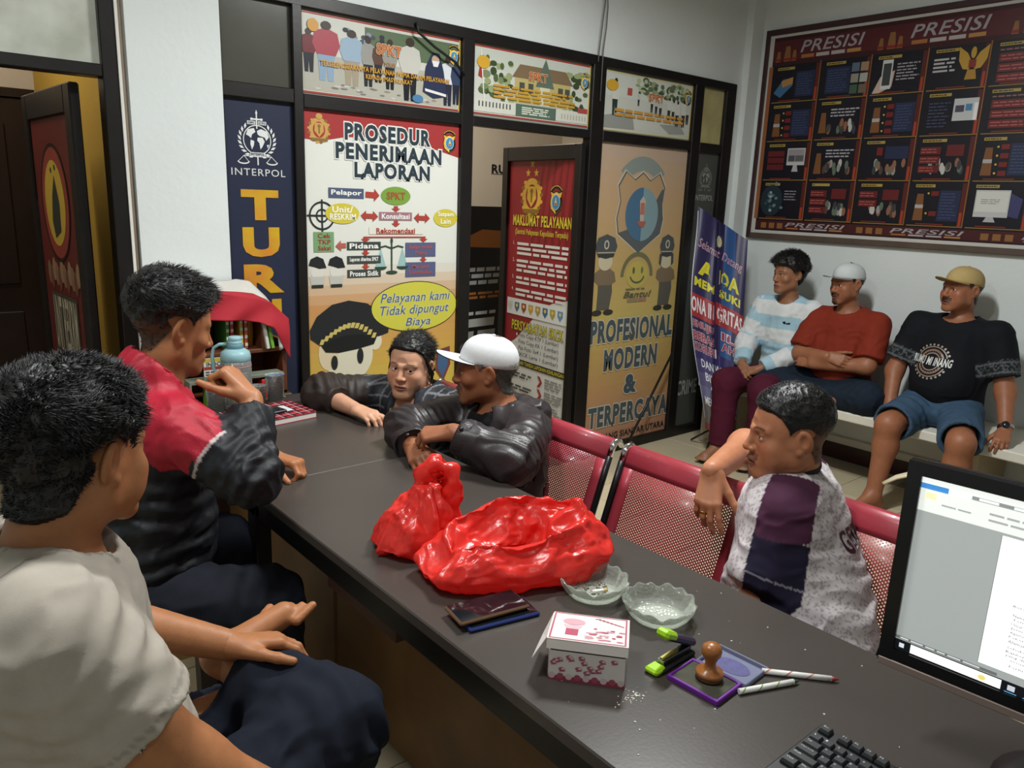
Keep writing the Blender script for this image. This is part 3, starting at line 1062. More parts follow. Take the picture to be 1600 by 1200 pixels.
# floor with separate tiles
fl = wallbox('floor', ((-1.9, -2.1, -0.08), (4.9, 5.3, -0.004)), m=GROUT)
tm = None; TS = 0.40
for i in range(-3, 12):
    for j in range(-2, 8):
        x0, y0 = i * TS + 0.12, j * TS
        if x0 < -1.3 or x0 + TS > 4.74 or y0 + TS > 3.25 or y0 < -0.9: continue
        if tm is None:
            mb = MB(); mb.box((-0.198, -0.198, -0.012), (0.198, 0.198, 0.0), bev=0.002)
            o = mb.build('floor_tile', TILE, fl); tm = o.data
        else:
            o = link('floor_tile', tm, fl)
        o.matrix_parent_inverse = Matrix.Translation(-Vector(fl.location)); o.location = (x0 + TS / 2, y0 + TS / 2, 0.0)

wallbox('ceiling', ((-1.9, -2.1, ZC), (4.9, 3.3, ZC + 0.06)), m=mat('ceiling_paint', '#d8d8d4', 0.9, var=0.04))
wallbox('wall_back', ((-1.9, YP, 2.335), (4.9, YP + 0.12, ZC)), ((0.828, YP - 0.03, 0), (1.166, YP + 0.12, 2.335)), ((-1.9, YP, 0), (-0.12, YP + 0.12, 2.335)), ((4.53, YP - 0.01, 0), (4.9, YP + 0.12, 2.335)), ((4.60, YP - 0.05, 2.335), (4.9, YP, ZC)), ((4.60, YP - 0.05, 0), (4.9, YP - 0.01, 2.335)))
wallbox('wall_right', ((XR, -2.1, 0), (XR + 0.12, YP + 0.12, ZC)))
wallbox('wall_left', ((-1.9, -2.1, 0), (-1.8, YP, ZC)))
wallbox('wall_front', ((-1.9, -2.1, 0), (4.9, -2.0, ZC)))
# dark skirting tiles along the right wall, white lip on top
mb = MB(); mb.box((XR - 0.012, -1.9, 0), (XR, 3.14, 0.105)); struct(mb.build('baseboard_right', mat('maroon_tile', '#33191a', 0.3, var=0.2, vscale=6)))
mb = MB(); mb.box((XR - 0.025, -1.9, 0.105), (XR, 3.14, 0.150), bev=0.004); struct(mb.build('trim_1', mat('white_lip', '#d5d3cc', 0.7)))
# rooms behind the partition
wallbox('wall_far', ((-1.9, 5.1, 0), (4.9, 5.2, 2.95)), m=WALLB)
wallbox('wall_divider', ((0.85, YP + 0.12, 0), (0.93, 5.1, 2.95)), m=WALLY)
wallbox('wall_rear_left', ((-1.9, YP + 0.12, 0), (-1.8, 5.1, 2.95)), m=WALLB)
wallbox('wall_rear_right', ((4.80, YP + 0.12, 0), (4.9, 5.1, 2.95)), m=WALLB)
wallbox('ceiling_rear', ((-1.9, YP + 0.12, 2.9), (4.9, 5.2, 2.96)), m=WALLB)
mb = MB(); mb.tube([(0.812, YP - 0.012, 0.0), (0.812, YP - 0.012, 2.95)], 0.011, 8); struct(mb.build('trim_2', mat('brown_conduit', '#7b6a58', 0.6, var=0.2, vscale=12)))

# glazed partition: posts, rails and panes
pf = MB(); pf.box((1.166, YP - 0.022, 2.285), (4.53, YP + 0.04, 2.335), bev=0.003)
part = struct(pf.build('window_2', FRAME))
part['label'] = 'dark aluminium framed glass partition covered with posters'


def pbox(nm, x0, x1, z0, z1, m=FRAME, y0=YP - 0.022, y1=YP + 0.04, bev=0.003):
    b = MB(); b.box((x0, y0, z0), (x1, y1, z1), bev=bev); return b.build(nm, m, part)


for x0, x1 in ((1.464, 1.506), (2.322, 2.392), (3.205, 3.305), (4.106, 4.192), (4.43, 4.53)):
    pbox('post', x0, x1, 0.0, 2.29)
pbox('post', 1.166, 1.172, 0.0, 2.29)
pbox('rail', 1.166, 1.464, 1.908, 1.964)
for x0, x1 in ((1.506, 2.322), (3.305, 4.106), (4.192, 4.43)):
    pbox('rail', x0, x1, 1.896, 1.950)
pbox('rail', 2.392, 3.205, 1.900, 1.944)
for x0, x1 in ((1.172, 1.464), (1.506, 2.322), (3.305, 4.106), (4.192, 4.43)):
    pbox('rail', x0, x1, 0.0, 0.06)
PANES = {}
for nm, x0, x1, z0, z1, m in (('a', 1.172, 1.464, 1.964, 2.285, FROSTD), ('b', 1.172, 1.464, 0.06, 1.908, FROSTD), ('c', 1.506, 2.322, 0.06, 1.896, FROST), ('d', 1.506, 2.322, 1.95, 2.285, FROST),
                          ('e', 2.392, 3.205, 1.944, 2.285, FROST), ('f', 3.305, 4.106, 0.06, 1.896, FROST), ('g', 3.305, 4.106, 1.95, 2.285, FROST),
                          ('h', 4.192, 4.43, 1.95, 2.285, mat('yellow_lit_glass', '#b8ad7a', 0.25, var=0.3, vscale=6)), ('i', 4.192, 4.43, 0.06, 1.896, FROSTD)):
    PANES[nm] = pbox('pane', x0, x1, z0, z1, m, YP + 0.004, YP + 0.010, 0)

# left doorway: frame, fanlight and an open door leaf
dfm = MB(); dfm.box((0.744, YP - 0.03, 0), (0.796, YP + 0.05, 2.335), bev=0.003); dfm.box((-0.12, YP - 0.03, 0), (-0.07, YP + 0.05, 2.335), bev=0.003)
dfm.box((-0.07, YP - 0.03, 1.922), (0.744, YP + 0.05, 1.964), bev=0.003); dfm.box((-0.07, YP - 0.03, 2.29), (0.744, YP + 0.05, 2.335), bev=0.003)
tr3 = struct(dfm.build('trim_3', FRAME))
mb = MB(); mb.box((-0.07, YP + 0.0, 1.964), (0.744, YP + 0.008, 2.29)); struct(mb.build('window_1', mat('misted_fanlight', '#d2d6cb', 0.16, var=0.35, vscale=5, color2='#a9ac9f')))  # pale blotched colour stands in for reflected light on the fanlight glass
mb = MB(); mb.box((0.796, YP - 0.035, 0), (0.806, YP, 2.3)); struct(mb.build('trim_4', mat('white_lip', '#d5d3cc', 0.7)))


def leaf_frame(a, b, z0, z1, wst=0.075, wtop=0.085, wbot=0.15, t=0.036):
    """Door leaf standing on the line a-b (a = hinge side)."""
    a = V(*a, 0); b = V(*b, 0); d = unit(b - a); n = np.cross(d, (0, 0, 1.0)); L = np.linalg.norm(b - a)
    R = np.stack([d, n, V(0, 0, 1)], 1)
    return a, d, n, R, L


dr = struct(thing('door_1', (0.66, 3.26, 0), 'dark framed glass door leaf with a red emblem poster standing open', 'door'))
del dr['category']
a, d, n, Rl, L = leaf_frame((0.668, 3.27), (0.632, 4.02), 0, 1.9)
for nm, lo, hi in (('stile', (0, -0.018, 0.02), (0.085, 0.018, 1.905)), ('stile', (L - 0.075, -0.018, 0.02), (L, 0.018, 1.905)), ('rail', (0.085, -0.018, 1.80), (L - 0.075, 0.018, 1.905)), ('rail', (0.085, -0.018, 0.02), (L - 0.075, 0.018, 0.18))):
    b = MB(); b.box(lo, hi, bev=0.006, R=Rl, T=a); b.build(nm, FRAME, dr)
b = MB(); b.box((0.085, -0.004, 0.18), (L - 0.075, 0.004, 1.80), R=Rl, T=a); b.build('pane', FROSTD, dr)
LEFTLEAF = (a, d, n, L)

# dark wooden door in the far wall, seen through the left doorway
WOODD = mat('dark_door_wood', '#241512', 0.45, var=0.4, vscale=5)
dr2 = MB(); dr2.box((-0.10, 5.03, 0), (0.80, 5.09, 1.98), bev=0.004); dr2 = struct(dr2.build('door_2', WOODD))
for lo, hi in (((0.0, 5.018, 0.15), (0.30, 5.03, 0.85)), ((0.42, 5.018, 0.15), (0.68, 5.03, 0.85)), ((0.0, 5.018, 1.0), (0.30, 5.03, 1.85)), ((0.42, 5.018, 1.0), (0.68, 5.03, 1.85))):
    b = MB(); b.box(lo, hi, bev=0.01); b.build('door_panel', WOODD, dr2)
mb = MB()
mb.box((0.80, 5.02, 0), (0.835, 5.1, 2.03)); mb.box((-0.15, 5.02, 1.985), (0.80, 5.1, 2.03)); struct(mb.build('trim_5', WOODD))

# middle doorway: open glazed leaf with the red service poster
dr3 = struct(thing('door_3', (3.18, 3.21, 0), 'black framed glass door leaf with a red poster swung open', 'door'))
del dr3['category']
a, d, n, Rl, L = leaf_frame((3.18, 3.20), (3.257, 3.984), 0, 1.87)
for nm, lo, hi in (('stile', (0, -0.018, 0.02), (0.052, 0.018, 1.872)), ('stile', (L - 0.060, -0.018, 0.02), (L, 0.018, 1.872)), ('rail', (0.052, -0.018, 1.788), (L - 0.060, 0.018, 1.872)), ('rail', (0.052, -0.018, 0.02), (L - 0.060, 0.018, 0.16))):
    b = MB(); b.box(lo, hi, bev=0.003, R=Rl, T=a); b.build(nm, FRAME, dr3)
b = MB(); b.box((0.052, 0.004, 0.16), (L - 0.060, 0.010, 1.788), R=Rl, T=a); b.build('pane', FROST, dr3)
MIDLEAF = (a, d, n, L)

# ceiling lamps (all out of view, fittings added around the lights)
for i, (loc, ln) in enumerate([(q[0], q[1]) for q in LAMPS + REAR]):
    zl = loc[2] - 2.91; lt = thing('ceiling_lamp', (loc[0], loc[1], 2.93 + zl), ('fluorescent batten lamp on the ceiling between desk and bench', 'fluorescent batten lamp on the ceiling above the officers sitting side of the desk', 'fluorescent batten lamp on the ceiling near the front wall', 'fluorescent batten lamp in the room behind the red door poster', 'fluorescent batten lamp in the room behind the left doorway')[i], 'lamp')
    b = MB(); b.box((loc[0] - ln / 2 - 0.03, loc[1] - 0.04, 2.925 + zl), (loc[0] + ln / 2 + 0.03, loc[1] + 0.04, 2.95 + zl), bev=0.005); b.build('batten', mat('white_metal', '#e0e0e0', 0.4), lt)
    for sy in (-0.062, 0.062):
        b = MB(); b.box((loc[0] - ln / 2, loc[1] + sy - 0.003, 2.90 + zl), (loc[0] + ln / 2, loc[1] + sy + 0.003, 2.935 + zl)); b.build('reflector', mat('white_metal', '#e0e0e0', 0.4), lt)

# wires hanging down to the partition
mb = MB(); mb.tube([(3.25, 3.17, 2.95), (3.252, 3.165, 2.75), (3.247, 3.165, 2.62), (3.235, 3.165, 2.5), (3.225, 3.17, 2.34), (3.225, 3.172, 2.30)], 0.0035, 6)
mb.tube([(3.253, 3.168, 2.95), (3.252, 3.160, 2.66), (3.268, 3.165, 2.58), (3.266, 3.165, 2.48), (3.255, 3.168, 2.36), (3.258, 3.172, 2.1)], 0.0035, 6)
tag(mb.build('hanging_cable', mat('grey_cable', '#5d5c5a', 0.6)), 'thin grey pair of wires hanging down onto the partition frame', 'cable')
mb = MB(); mb.tube([(2.05, 3.168, 2.31), (2.06, 3.166, 2.27), (2.15, 3.166, 2.22), (2.27, 3.168, 2.17), (2.325, 3.17, 2.12)], 0.006, 6)
tag(mb.build('loose_cable', mat('black_cable', '#101010', 0.5)), 'short black cable drooping across the corner of the crowd poster', 'cable')

# built-in bench along the right wall
bn = MB(); bn.box((4.185, -0.8, 0.398), (XR - 0.001, 3.02, 0.45), bev=0.006)
bench = thing('plaster_bench', (4.45, 1.1, 0), 'long white plastered bench built along the wall under the red board', 'bench')
bn.build('bench_slab', mat('white_plaster', '#d6d2c6', 0.75, var=0.08, vscale=4, bump=0.2, bscale=20), bench)
for y0 in (2.86, 1.32, -0.3):
    b = MB(); b.box((4.26, y0, 0), (XR - 0.026, y0 + 0.16, 0.398), bev=0.004); b.build('pier', mat('beige_plaster', '#a99b85', 0.8, var=0.08, vscale=4), bench)
# ------------------------------------------------------------------ posters and banners


def poster(name, label, origin, u, v, size, cat='poster', th=0.0015, backing='#d8d8d4', off=0.0):
    """A thin sheet plus its artwork; origin = top-left corner as read."""
    u = unit(u); v = unit(v); n = np.cross(v, u); o = np.asarray(origin, float) + n * off
    mb = MB(); R = np.stack([u, v, n], 1)
    mb.box((0, 0, 0), (size[0], size[1], th), R=R, T=o)
    root = mb.build(name, ink(backing)); tag(root, label, cat)
    return root, Print(o + n * th, u, v, size)


def gold_emblem(p, cx, cy, s, stars=True, dark='#8a6418', gold='#d9a837'):
    """Wreath round a shield with three stars above."""
    p.ring(cx, cy, 0.40 * s, 0.44 * s, 0.15 * s, gold, 2, 20, 0.0, 2 * math.pi)
    for i in range(14):
        t = math.pi * 0.5 + (i - 6.5) / 6.5 * 2.4
        x, y = cx + 0.41 * s * math.cos(t), cy + 0.45 * s * math.sin(t)
        p.ellipse(x, y, 0.07 * s, 0.05 * s, gold if i % 2 else dark, 3, 8)
    p.poly([(cx - 0.17 * s, cy - 0.24 * s), (cx + 0.17 * s, cy - 0.24 * s), (cx + 0.19 * s, cy + 0.05 * s), (cx, cy + 0.26 * s), (cx - 0.19 * s, cy + 0.05 * s)], gold, 3)
    p.rect(cx - 0.03 * s, cy - 0.16 * s, cx + 0.03 * s, cy + 0.14 * s, dark, 4)
    p.ellipse(cx, cy - 0.13 * s, 0.07 * s, 0.06 * s, dark, 4, 10)
    p.rect(cx - 0.34 * s, cy + 0.30 * s, cx + 0.34 * s, cy + 0.40 * s, dark, 4)
    if stars:
        for dx, dy in ((0, -0.78), (-0.17, -0.56), (0.17, -0.56)):
            pts = [(cx + dx * s + (0.11 if i % 2 == 0 else 0.045) * s * math.sin(i * math.pi / 5), cy + dy * s - (0.11 if i % 2 == 0 else 0.045) * s * math.cos(i * math.pi / 5)) for i in range(10)]
            for i in range(10):
                p.poly([(cx + dx * s, cy + dy * s), pts[i], pts[(i + 1) % 10]], gold, 3)


def shield_emblem(p, cx, cy, s, edge='#1b1b1b', body='#e0b12c', inner='#3b86b8', arcs=True):
    """Regional shield: yellow and black shield with a blue oval, black arc titles above."""
    pts = [(-0.36, -0.36), (-0.18, -0.30), (0, -0.36), (0.18, -0.30), (0.36, -0.36), (0.30, -0.22), (0.36, 0.05), (0.30, 0.28), (0, 0.48), (-0.30, 0.28), (-0.36, 0.05), (-0.30, -0.22)]
    c0 = (cx, cy)
    for lay, k, c in ((2, 1.0, edge), (3, 0.90, body)):
        for i in range(len(pts)):
            a, b = pts[i], pts[(i + 1) % len(pts)]
            p.poly([c0, (cx + a[0] * s * k, cy + a[1] * s * k), (cx + b[0] * s * k, cy + b[1] * s * k)], c, lay)
    p.poly([(cx, cy), (cx + 0.31 * s, cy - 0.18 * s), (cx + 0.32 * s, cy + 0.05 * s), (cx + 0.26 * s, cy + 0.25 * s), (cx, cy + 0.42 * s)], edge, 4)
    p.ellipse(cx, cy + 0.02 * s, 0.235 * s, 0.27 * s, '#e8e8e0', 5, 20)
    p.ellipse(cx, cy + 0.02 * s, 0.215 * s, 0.25 * s, inner, 6, 20)
    p.poly([(cx - 0.09 * s, cy + 0.12 * s), (cx, cy - 0.16 * s), (cx + 0.09 * s, cy + 0.12 * s)], '#d8c060', 7)
    p.rect(cx - 0.06 * s, cy + 0.05 * s, cx + 0.06 * s, cy + 0.10 * s, '#b83a2e', 8)
    if arcs:
        p.ring(cx, cy + 0.05 * s, 0.50 * s, 0.62 * s, 0.13 * s, edge, 2, 12, -math.pi * 0.76, -math.pi * 0.24)
        p.ring(cx, cy + 0.05 * s, 0.485 * s, 0.595 * s, 0.025 * s, body, 3, 12, -math.pi * 0.74, -math.pi * 0.26)


def globe_emblem(p, cx, cy, s, ink_='#d6d8d6', bg='#2b3350'):
    """Globe in an olive wreath with a sword behind and scales below."""
    p.rect(cx - 0.025 * s, cy - 1.02 * s, cx + 0.025 * s, cy - 0.42 * s, ink_, 2)
    p.poly([(cx - 0.05 * s, cy - 0.98 * s), (cx, cy - 1.12 * s), (cx + 0.05 * s, cy - 0.98 * s)], ink_, 2)
    p.rect(cx - 0.20 * s, cy - 0.80 * s, cx + 0.20 * s, cy - 0.74 * s, ink_, 2); p.ellipse(cx - 0.2 * s, cy - 0.77 * s, 0.05 * s, 0.05 * s, ink_, 2, 10); p.ellipse(cx + 0.2 * s, cy - 0.77 * s, 0.05 * s, 0.05 * s, ink_, 2, 10)
    p.ring(cx, cy, 0.56 * s, 0.56 * s, 0.035 * s, ink_, 2)
    for pts in ([(-0.36, -0.38), (-0.12, -0.44), (-0.06, -0.30), (-0.20, -0.20), (-0.24, -0.06), (-0.34, -0.14), (-0.44, -0.18)], [(-0.26, 0.0), (-0.12, 0.04), (-0.14, 0.20), (-0.22, 0.36), (-0.28, 0.16)],
                [(0.02, -0.10), (0.22, -0.10), (0.30, 0.04), (0.20, 0.24), (0.12, 0.34), (0.08, 0.10), (0.0, 0.02)], [(0.0, -0.34), (0.16, -0.42), (0.40, -0.34), (0.48, -0.14), (0.36, 0.0), (0.30, -0.12), (0.10, -0.16), (0.02, -0.22)], [(0.38, 0.16), (0.47, 0.14), (0.42, 0.28)]):
        p.poly([(cx + x * s, cy + y * s) for x, y in pts], ink_, 2)
    for sg in (-1, 1):
        for i in range(9):
            t = math.pi * 0.5 + sg * (0.35 + i * 0.26)
            x, y = cx + 0.70 * s * math.cos(t), cy + 0.66 * s * math.sin(t)
            d = t + sg * 0.9
            p.poly([(x - 0.09 * s * math.cos(d) * 1.3, y - 0.09 * s * math.sin(d) * 1.3), (x - 0.05 * s * math.sin(d), y + 0.05 * s * math.cos(d)), (x + 0.09 * s * math.cos(d) * 1.3, y + 0.09 * s * math.sin(d) * 1.3), (x + 0.05 * s * math.sin(d), y - 0.05 * s * math.cos(d))], ink_, 2)
        p.line([(cx, cy + 0.62 * s), (cx + sg * 0.55 * s, cy + 0.60 * s)], 0.03 * s, ink_, 2)
        p.line([(cx + sg * 0.55 * s, cy + 0.60 * s), (cx + sg * 0.36 * s, cy + 0.82 * s)], 0.02 * s, ink_, 2); p.line([(cx + sg * 0.55 * s, cy + 0.60 * s), (cx + sg * 0.78 * s, cy + 0.82 * s)], 0.02 * s, ink_, 2)
        p.ring(cx + sg * 0.57 * s, cy + 0.81 * s, 0.24 * s, 0.11 * s, 0.05 * s, ink_, 2, 12, 0.0, math.pi)
    p.rect(cx - 0.30 * s, cy + 0.46 * s, cx + 0.30 * s, cy + 0.60 * s, ink_, 3); p.text('INTERPOL', cx - 0.27 * s, cy + 0.485 * s, cx + 0.27 * s, cy + 0.575 * s, bg, 0.02, lay=4)
    p.rect(cx - 0.38 * s, cy - 0.70 * s, cx - 0.05 * s, cy - 0.57 * s, ink_, 3); p.text('OIPC', cx - 0.35 * s, cy - 0.675 * s, cx - 0.08 * s, cy - 0.595 * s, bg, 0.02, lay=4)
    p.rect(cx + 0.05 * s, cy - 0.70 * s, cx + 0.38 * s, cy - 0.57 * s, ink_, 3); p.text('ICPO', cx + 0.08 * s, cy - 0.675 * s, cx + 0.35 * s, cy - 0.595 * s, bg, 0.02, lay=4)
    p.line([(cx, cy + 0.6 * s), (cx, cy + 0.92 * s)], 0.05 * s, ink_, 2)


UX = (1, 0, 0); DZ = (0, 0, -1)
YF = YP + 0.004        # front face of the panes

# --- tall blue panel with the globe emblem, left of the partition
BLUE = '#262c44'
po, p = poster('emblem_poster', 'tall navy poster with globe emblem and orange vertical letters beside white pillar', (1.172, YF, 1.905), UX, DZ, (0.292, 1.80), backing=BLUE)
globe_emblem(p, 0.137, 0.155, 0.105, bg=BLUE)
p.text('INTERPOL', 0.025, 0.268, 0.253, 0.296, '#c8cac8', 0.004, space=1.15)
for ch, y0 in (('T', 0.36), ('U', 0.512), ('R', 0.665), ('N', 0.815), ('B', 0.965), ('A', 1.115), ('C', 1.265)):
    x0, x1, y1 = 0.072, 0.206, y0 + 0.106
    vs, fs = text_mesh(ch, 0.055, 0.0, 3)
    lo, hi = vs.min(0), vs.max(0)
    gm = None
    for k in range(4):
        pass
    p.text(ch, x0, y0, x1, y1, mat('orange_yellow_print', '#c2a61e', 0.4, var=0.3, vscale=7, color2='#c2762c'), 0.055, lay=2)
p.build('print', po)

# --- three photo strips over the partition


def photo_figure(p, x, base, hgt, top, trouser, head='#3a2a22', wide=1.0, lay=3):
    w_ = hgt * 0.17 * wide
    p.poly([(x - w_ * 0.55, base), (x - w_ * 0.1, base), (x, base - hgt * 0.3), (x + w_ * 0.1, base), (x + w_ * 0.55, base), (x + w_ * 0.7, base - hgt * 0.50), (x - w_ * 0.7, base - hgt * 0.50)], trouser, lay)
    p.poly([(x - w_ * 0.75, base - hgt * 0.44), (x + w_ * 0.75, base - hgt * 0.44), (x + w_ * 1.1, base - hgt * 0.62), (x + w_ * 0.9, base - hgt * 0.82), (x + w_ * 0.3, base - hgt * 0.87), (x - w_ * 0.3, base - hgt * 0.87), (x - w_ * 0.9, base - hgt * 0.82), (x - w_ * 1.1, base - hgt * 0.62)], top, lay + 1)
    p.ellipse(x, base - hgt * 0.93, w_ * 0.42, hgt * 0.075, head, lay + 2, 10)


def photo_strip(label, x0, x1, border, kind):
    W = x1 - x0; Hh = 0.318; z1 = 2.276
    po, p = poster('photo_banner', label, (x0, YF, z1), UX, DZ, (W, Hh), backing='#cfcdbf')
    rg = random.Random(kind)
    for a in ((0, 0, W, 0.008), (0, Hh - 0.008, W, Hh), (0, 0, 0.008, Hh), (W - 0.008, 0, W, Hh)):
        p.rect(*a, border if a[2] == W and a[0] == 0 else '#b99a3a', 2)
    p.rect(0.012, 0.012, W - 0.012, Hh - 0.012, '#bfc0b6', 1)
    if kind == 1:
        p.rect(0.012, 0.16, W - 0.012, Hh - 0.012, '#a8a496', 1.5)
        p.poly([(0.30, 0.02), (W - 0.012, 0.02), (W - 0.012, 0.12), (0.45, 0.13), (0.30, 0.09)], '#55694a', 2)
        for i in range(16):
            p.ellipse(0.2 + rg.random() * 0.2, 0.045 + rg.random() * 0.05, 0.014, 0.010, rg.choice(['#3d4652', '#7d8894', '#2a2c30']), 2.5, 8)
        for i in range(26):
            p.ellipse(rg.uniform(0.02, W - 0.03), rg.uniform(0.27, 0.30), rg.uniform(0.01, 0.02), 0.004, rg.choice(['#8a7d6a', '#c0bab0', '#77706a']), 2.5, 6)
        for (x, b, h_, t, tr, wd) in ((0.035, 0.235, 0.17, '#6e1f24', '#1c2029', 1.2), (0.115, 0.262, 0.235, '#a83a48', '#7f9ab5', 1.45), (0.235, 0.268, 0.225, '#8ba3b8', '#9a8c74', 1.4), (0.315, 0.262, 0.205, '#8d8c86', '#23242a', 1.0), (0.365, 0.24, 0.17, '#5a3a2c', '#23242a', 1.0), (0.425, 0.262, 0.21, '#8c8a82', '#1c1d22', 1.0), (0.53, 0.30, 0.27, '#b9b7ad', '#1d1d24', 1.2), (0.74, 0.30, 0.22, '#c9ccd2', '#262a3a', 1.0), (0.79, 0.29, 0.2, '#33405f', '#20263a', 0.9)):
            photo_figure(p, x, b, h_, t, tr, wide=wd)
        p.poly([(0.60, 0.25), (0.615, 0.14), (0.65, 0.075), (0.69, 0.075), (0.715, 0.15), (0.735, 0.26), (0.66, 0.275)], '#27304f', 7); p.ellipse(0.668, 0.108, 0.022, 0.024, '#b8987c', 8, 12); p.poly([(0.648, 0.11), (0.69, 0.11), (0.68, 0.135), (0.656, 0.135)], '#d8d8d8', 9)
        p.poly([(0.61, 0.235), (0.73, 0.25), (0.73, 0.262), (0.612, 0.247)], '#d5d5cf', 8)
        p.ellipse(0.572, 0.285, 0.03, 0.018, '#3f79a8', 8, 12); p.ellipse(0.025 + 0.03, 0.05, 0.026, 0.026, '#c98d2c', 8, 14)
        p.text('SPKT', 0.355, 0.078, 0.480, 0.120, '#c05a18', 0.03, outline='#d8c8a8', ow=0.03, lay=10)
        p.text('POLRI', 0.395, 0.150, 0.450, 0.166, '#b5701f', 0.01, lay=10)
        p.text('TERSELENGGARANYA PELAYANAN PRIMA DALAM PELAYANAN', 0.085, 0.182, 0.745, 0.202, '#c98b1c', 0.03, lay=10, res=2)
        p.text('KEPADA MASYARAKAT', 0.300, 0.212, 0.540, 0.230, '#c98b1c', 0.03, lay=10, res=2)
        shield_emblem(p, 0.775, 0.075, 0.09, arcs=True)
    elif kind == 2:
        p.rect(0.012, 0.012, W - 0.012, 0.10, '#b9bdb2', 1.5)
        for i in range(60):
            x = rg.choice([rg.uniform(0.05, 0.25), rg.uniform(0.62, 0.8)]); p.ellipse(x, rg.uniform(0.05, 0.24), rg.uniform(0.012, 0.03), rg.uniform(0.01, 0.022), rg.choice(['#4d6038', '#738052', '#8d9a64', '#39492c']), 2, 8)
        p.rect(0.27, 0.10, 0.66, 0.24, '#b3a25f', 2.5); p.poly([(0.25, 0.12), (0.30, 0.055), (0.62, 0.055), (0.68, 0.12)], '#7a6246', 3)
        p.poly([(0.41, 0.15), (0.46, 0.04), (0.475, 0.01), (0.49, 0.04), (0.54, 0.15)], '#57695a', 4); p.rect(0.44, 0.15, 0.51, 0.24, '#c8c2a0', 4)
        for x in (0.30, 0.36, 0.57, 0.62):
            p.rect(x, 0.14, x + 0.035, 0.19, '#4a4c44', 4)
        p.line([(0.05, 0.02), (0.075, 0.25)], 0.006, '#d8d8d0', 4); p.poly([(0.05, 0.06), (0.035, 0.14), (0.06, 0.15)], '#a8302c', 5)
        p.rect(0.012, 0.245, W - 0.012, Hh - 0.014, '#c3c3b6', 4); p.rect(0.28, 0.245, 0.56, Hh - 0.014, '#4f6657', 5); p.scribble(0.32, 0.255, 0.54, 0.295, 4, '#c9cdb8', seed=5, lay=6, words=4)
        for x in np.arange(0.04, 0.25, 0.022):
            p.rect(x, 0.255, x + 0.008, 0.28, '#4a4a48', 5)
        for x in np.arange(0.60, 0.78, 0.022):
            p.rect(x, 0.265, x + 0.008, 0.29, '#a8a090', 5)
        p.rect(0.72, 0.225, W - 0.014, 0.25, '#a8413e', 6); p.ellipse(0.065, 0.075, 0.04, 0.030, '#cf9a20', 7, 16)
        p.text('SPKT', 0.36, 0.085, 0.485, 0.125, '#c05a18', 0.03, outline='#d8c8a8', ow=0.03, lay=10)
        p.scribble(0.13, 0.165, 0.70, 0.235, 4, '#c08a20', seed=8, lay=10, words=8, ragged=0.2)
        shield_emblem(p, 0.765, 0.09, 0.09, arcs=True)
    else:
        p.rect(0.012, 0.012, W - 0.012, 0.13, '#c3c7bd', 1.5)
        for i in range(70):
            x = rg.uniform(0.28, W - 0.04); p.ellipse(x, rg.uniform(0.02, 0.10), rg.uniform(0.01, 0.03), rg.uniform(0.008, 0.02), rg.choice(['#5b6b4c', '#8b9a70', '#a9b48c', '#45563c']), 2, 8)
        p.poly([(0.012, 0.24), (0.25, 0.2), (0.28, 0.30), (0.012, 0.305)], '#8e908a', 2); p.poly([(0.5, 0.25), (0.7, 0.24), (0.75, 0.29), (0.6, 0.3)], '#93958e', 2)
        photo_figure(p, 0.10, 0.235, 0.20, '#c9c8bd', '#2b3a36', wide=0.95)
        for x, b, h_ in ((0.42, 0.19, 0.11), (0.50, 0.21, 0.12), (0.58, 0.22, 0.13), (0.66, 0.25, 0.15), (0.72, 0.25, 0.16), (0.76, 0.23, 0.13), (0.30, 0.165, 0.08), (0.46, 0.2, 0.11), (0.62, 0.22, 0.12)):
            photo_figure(p, x, b, h_, rg.choice(['#c8c9c2', '#b9bbb4']), '#34363a', wide=0.9)
        p.rect(0.20, 0.075, 0.24, 0.115, '#b5483c', 3); p.ellipse(0.07, 0.075, 0.05, 0.030, '#cf9a20', 7, 16)
        p.text('SPKT', 0.385, 0.088, 0.515, 0.128, '#c05a18', 0.03, outline='#d8c8a8', ow=0.03, lay=10)
        p.scribble(0.10, 0.19, 0.74, 0.24, 2, '#c98b2c', seed=3, lay=10, words=9, ragged=0.02)
        shield_emblem(p, 0.755, 0.08, 0.09, arcs=True)
    p.build('print', po)


photo_strip('photo strip lettered SPKT showing a crowd with helmets above the procedure poster', 1.508, 2.320, '#a33b30', 1)
photo_strip('photo strip lettered SPKT showing an office building above the open door', 2.394, 3.203, '#a33b30', 2)
photo_strip('photo strip lettered SPKT showing officers lined up on a road', 3.307, 4.104, '#c9bf86', 3)

# --- procedure poster
SZ = (0.812, 1.80)
po, p = poster('procedure_poster', 'tall procedure poster with red top, flow chart and orange lower half', (1.508, YF, 1.893), UX, DZ, SZ, backing='#d3d4cb')
p.vgrad(0, 0.66, SZ[0], 1.80, ['#d3d4cb', '#c98a4e', '#cc9a40', '#cdae3a', '#c9b233', '#c9b233', '#c9b233'], 1, 26)
p.poly([(0, 0), (SZ[0], 0), (SZ[0], 0.150), (0.66, 0.118), (0.45, 0.085), (0.20, 0.10), (0.08, 0.125), (0, 0.120)], '#a83030', 2)
for tx, a in (('PROSEDUR', (0.199, 0.042, 0.639, 0.108)), ('PENERIMAAN', (0.154, 0.126, 0.707, 0.188)), ('LAPORAN', (0.245, 0.205, 0.641, 0.266))):
    p.text(tx, *a, '#2c3a44', 0.045, outline='#d9dad4', ow=0.06, lay=4)
gold_emblem(p, 0.075, 0.080, 0.115, stars=False, gold='#c39444', dark='#8a6430'); p.ellipse(0.075, 0.025, 0.016, 0.012, '#c39444', 5, 10)
shield_emblem(p, 0.757, 0.085, 0.105)
RED = '#b23a30'


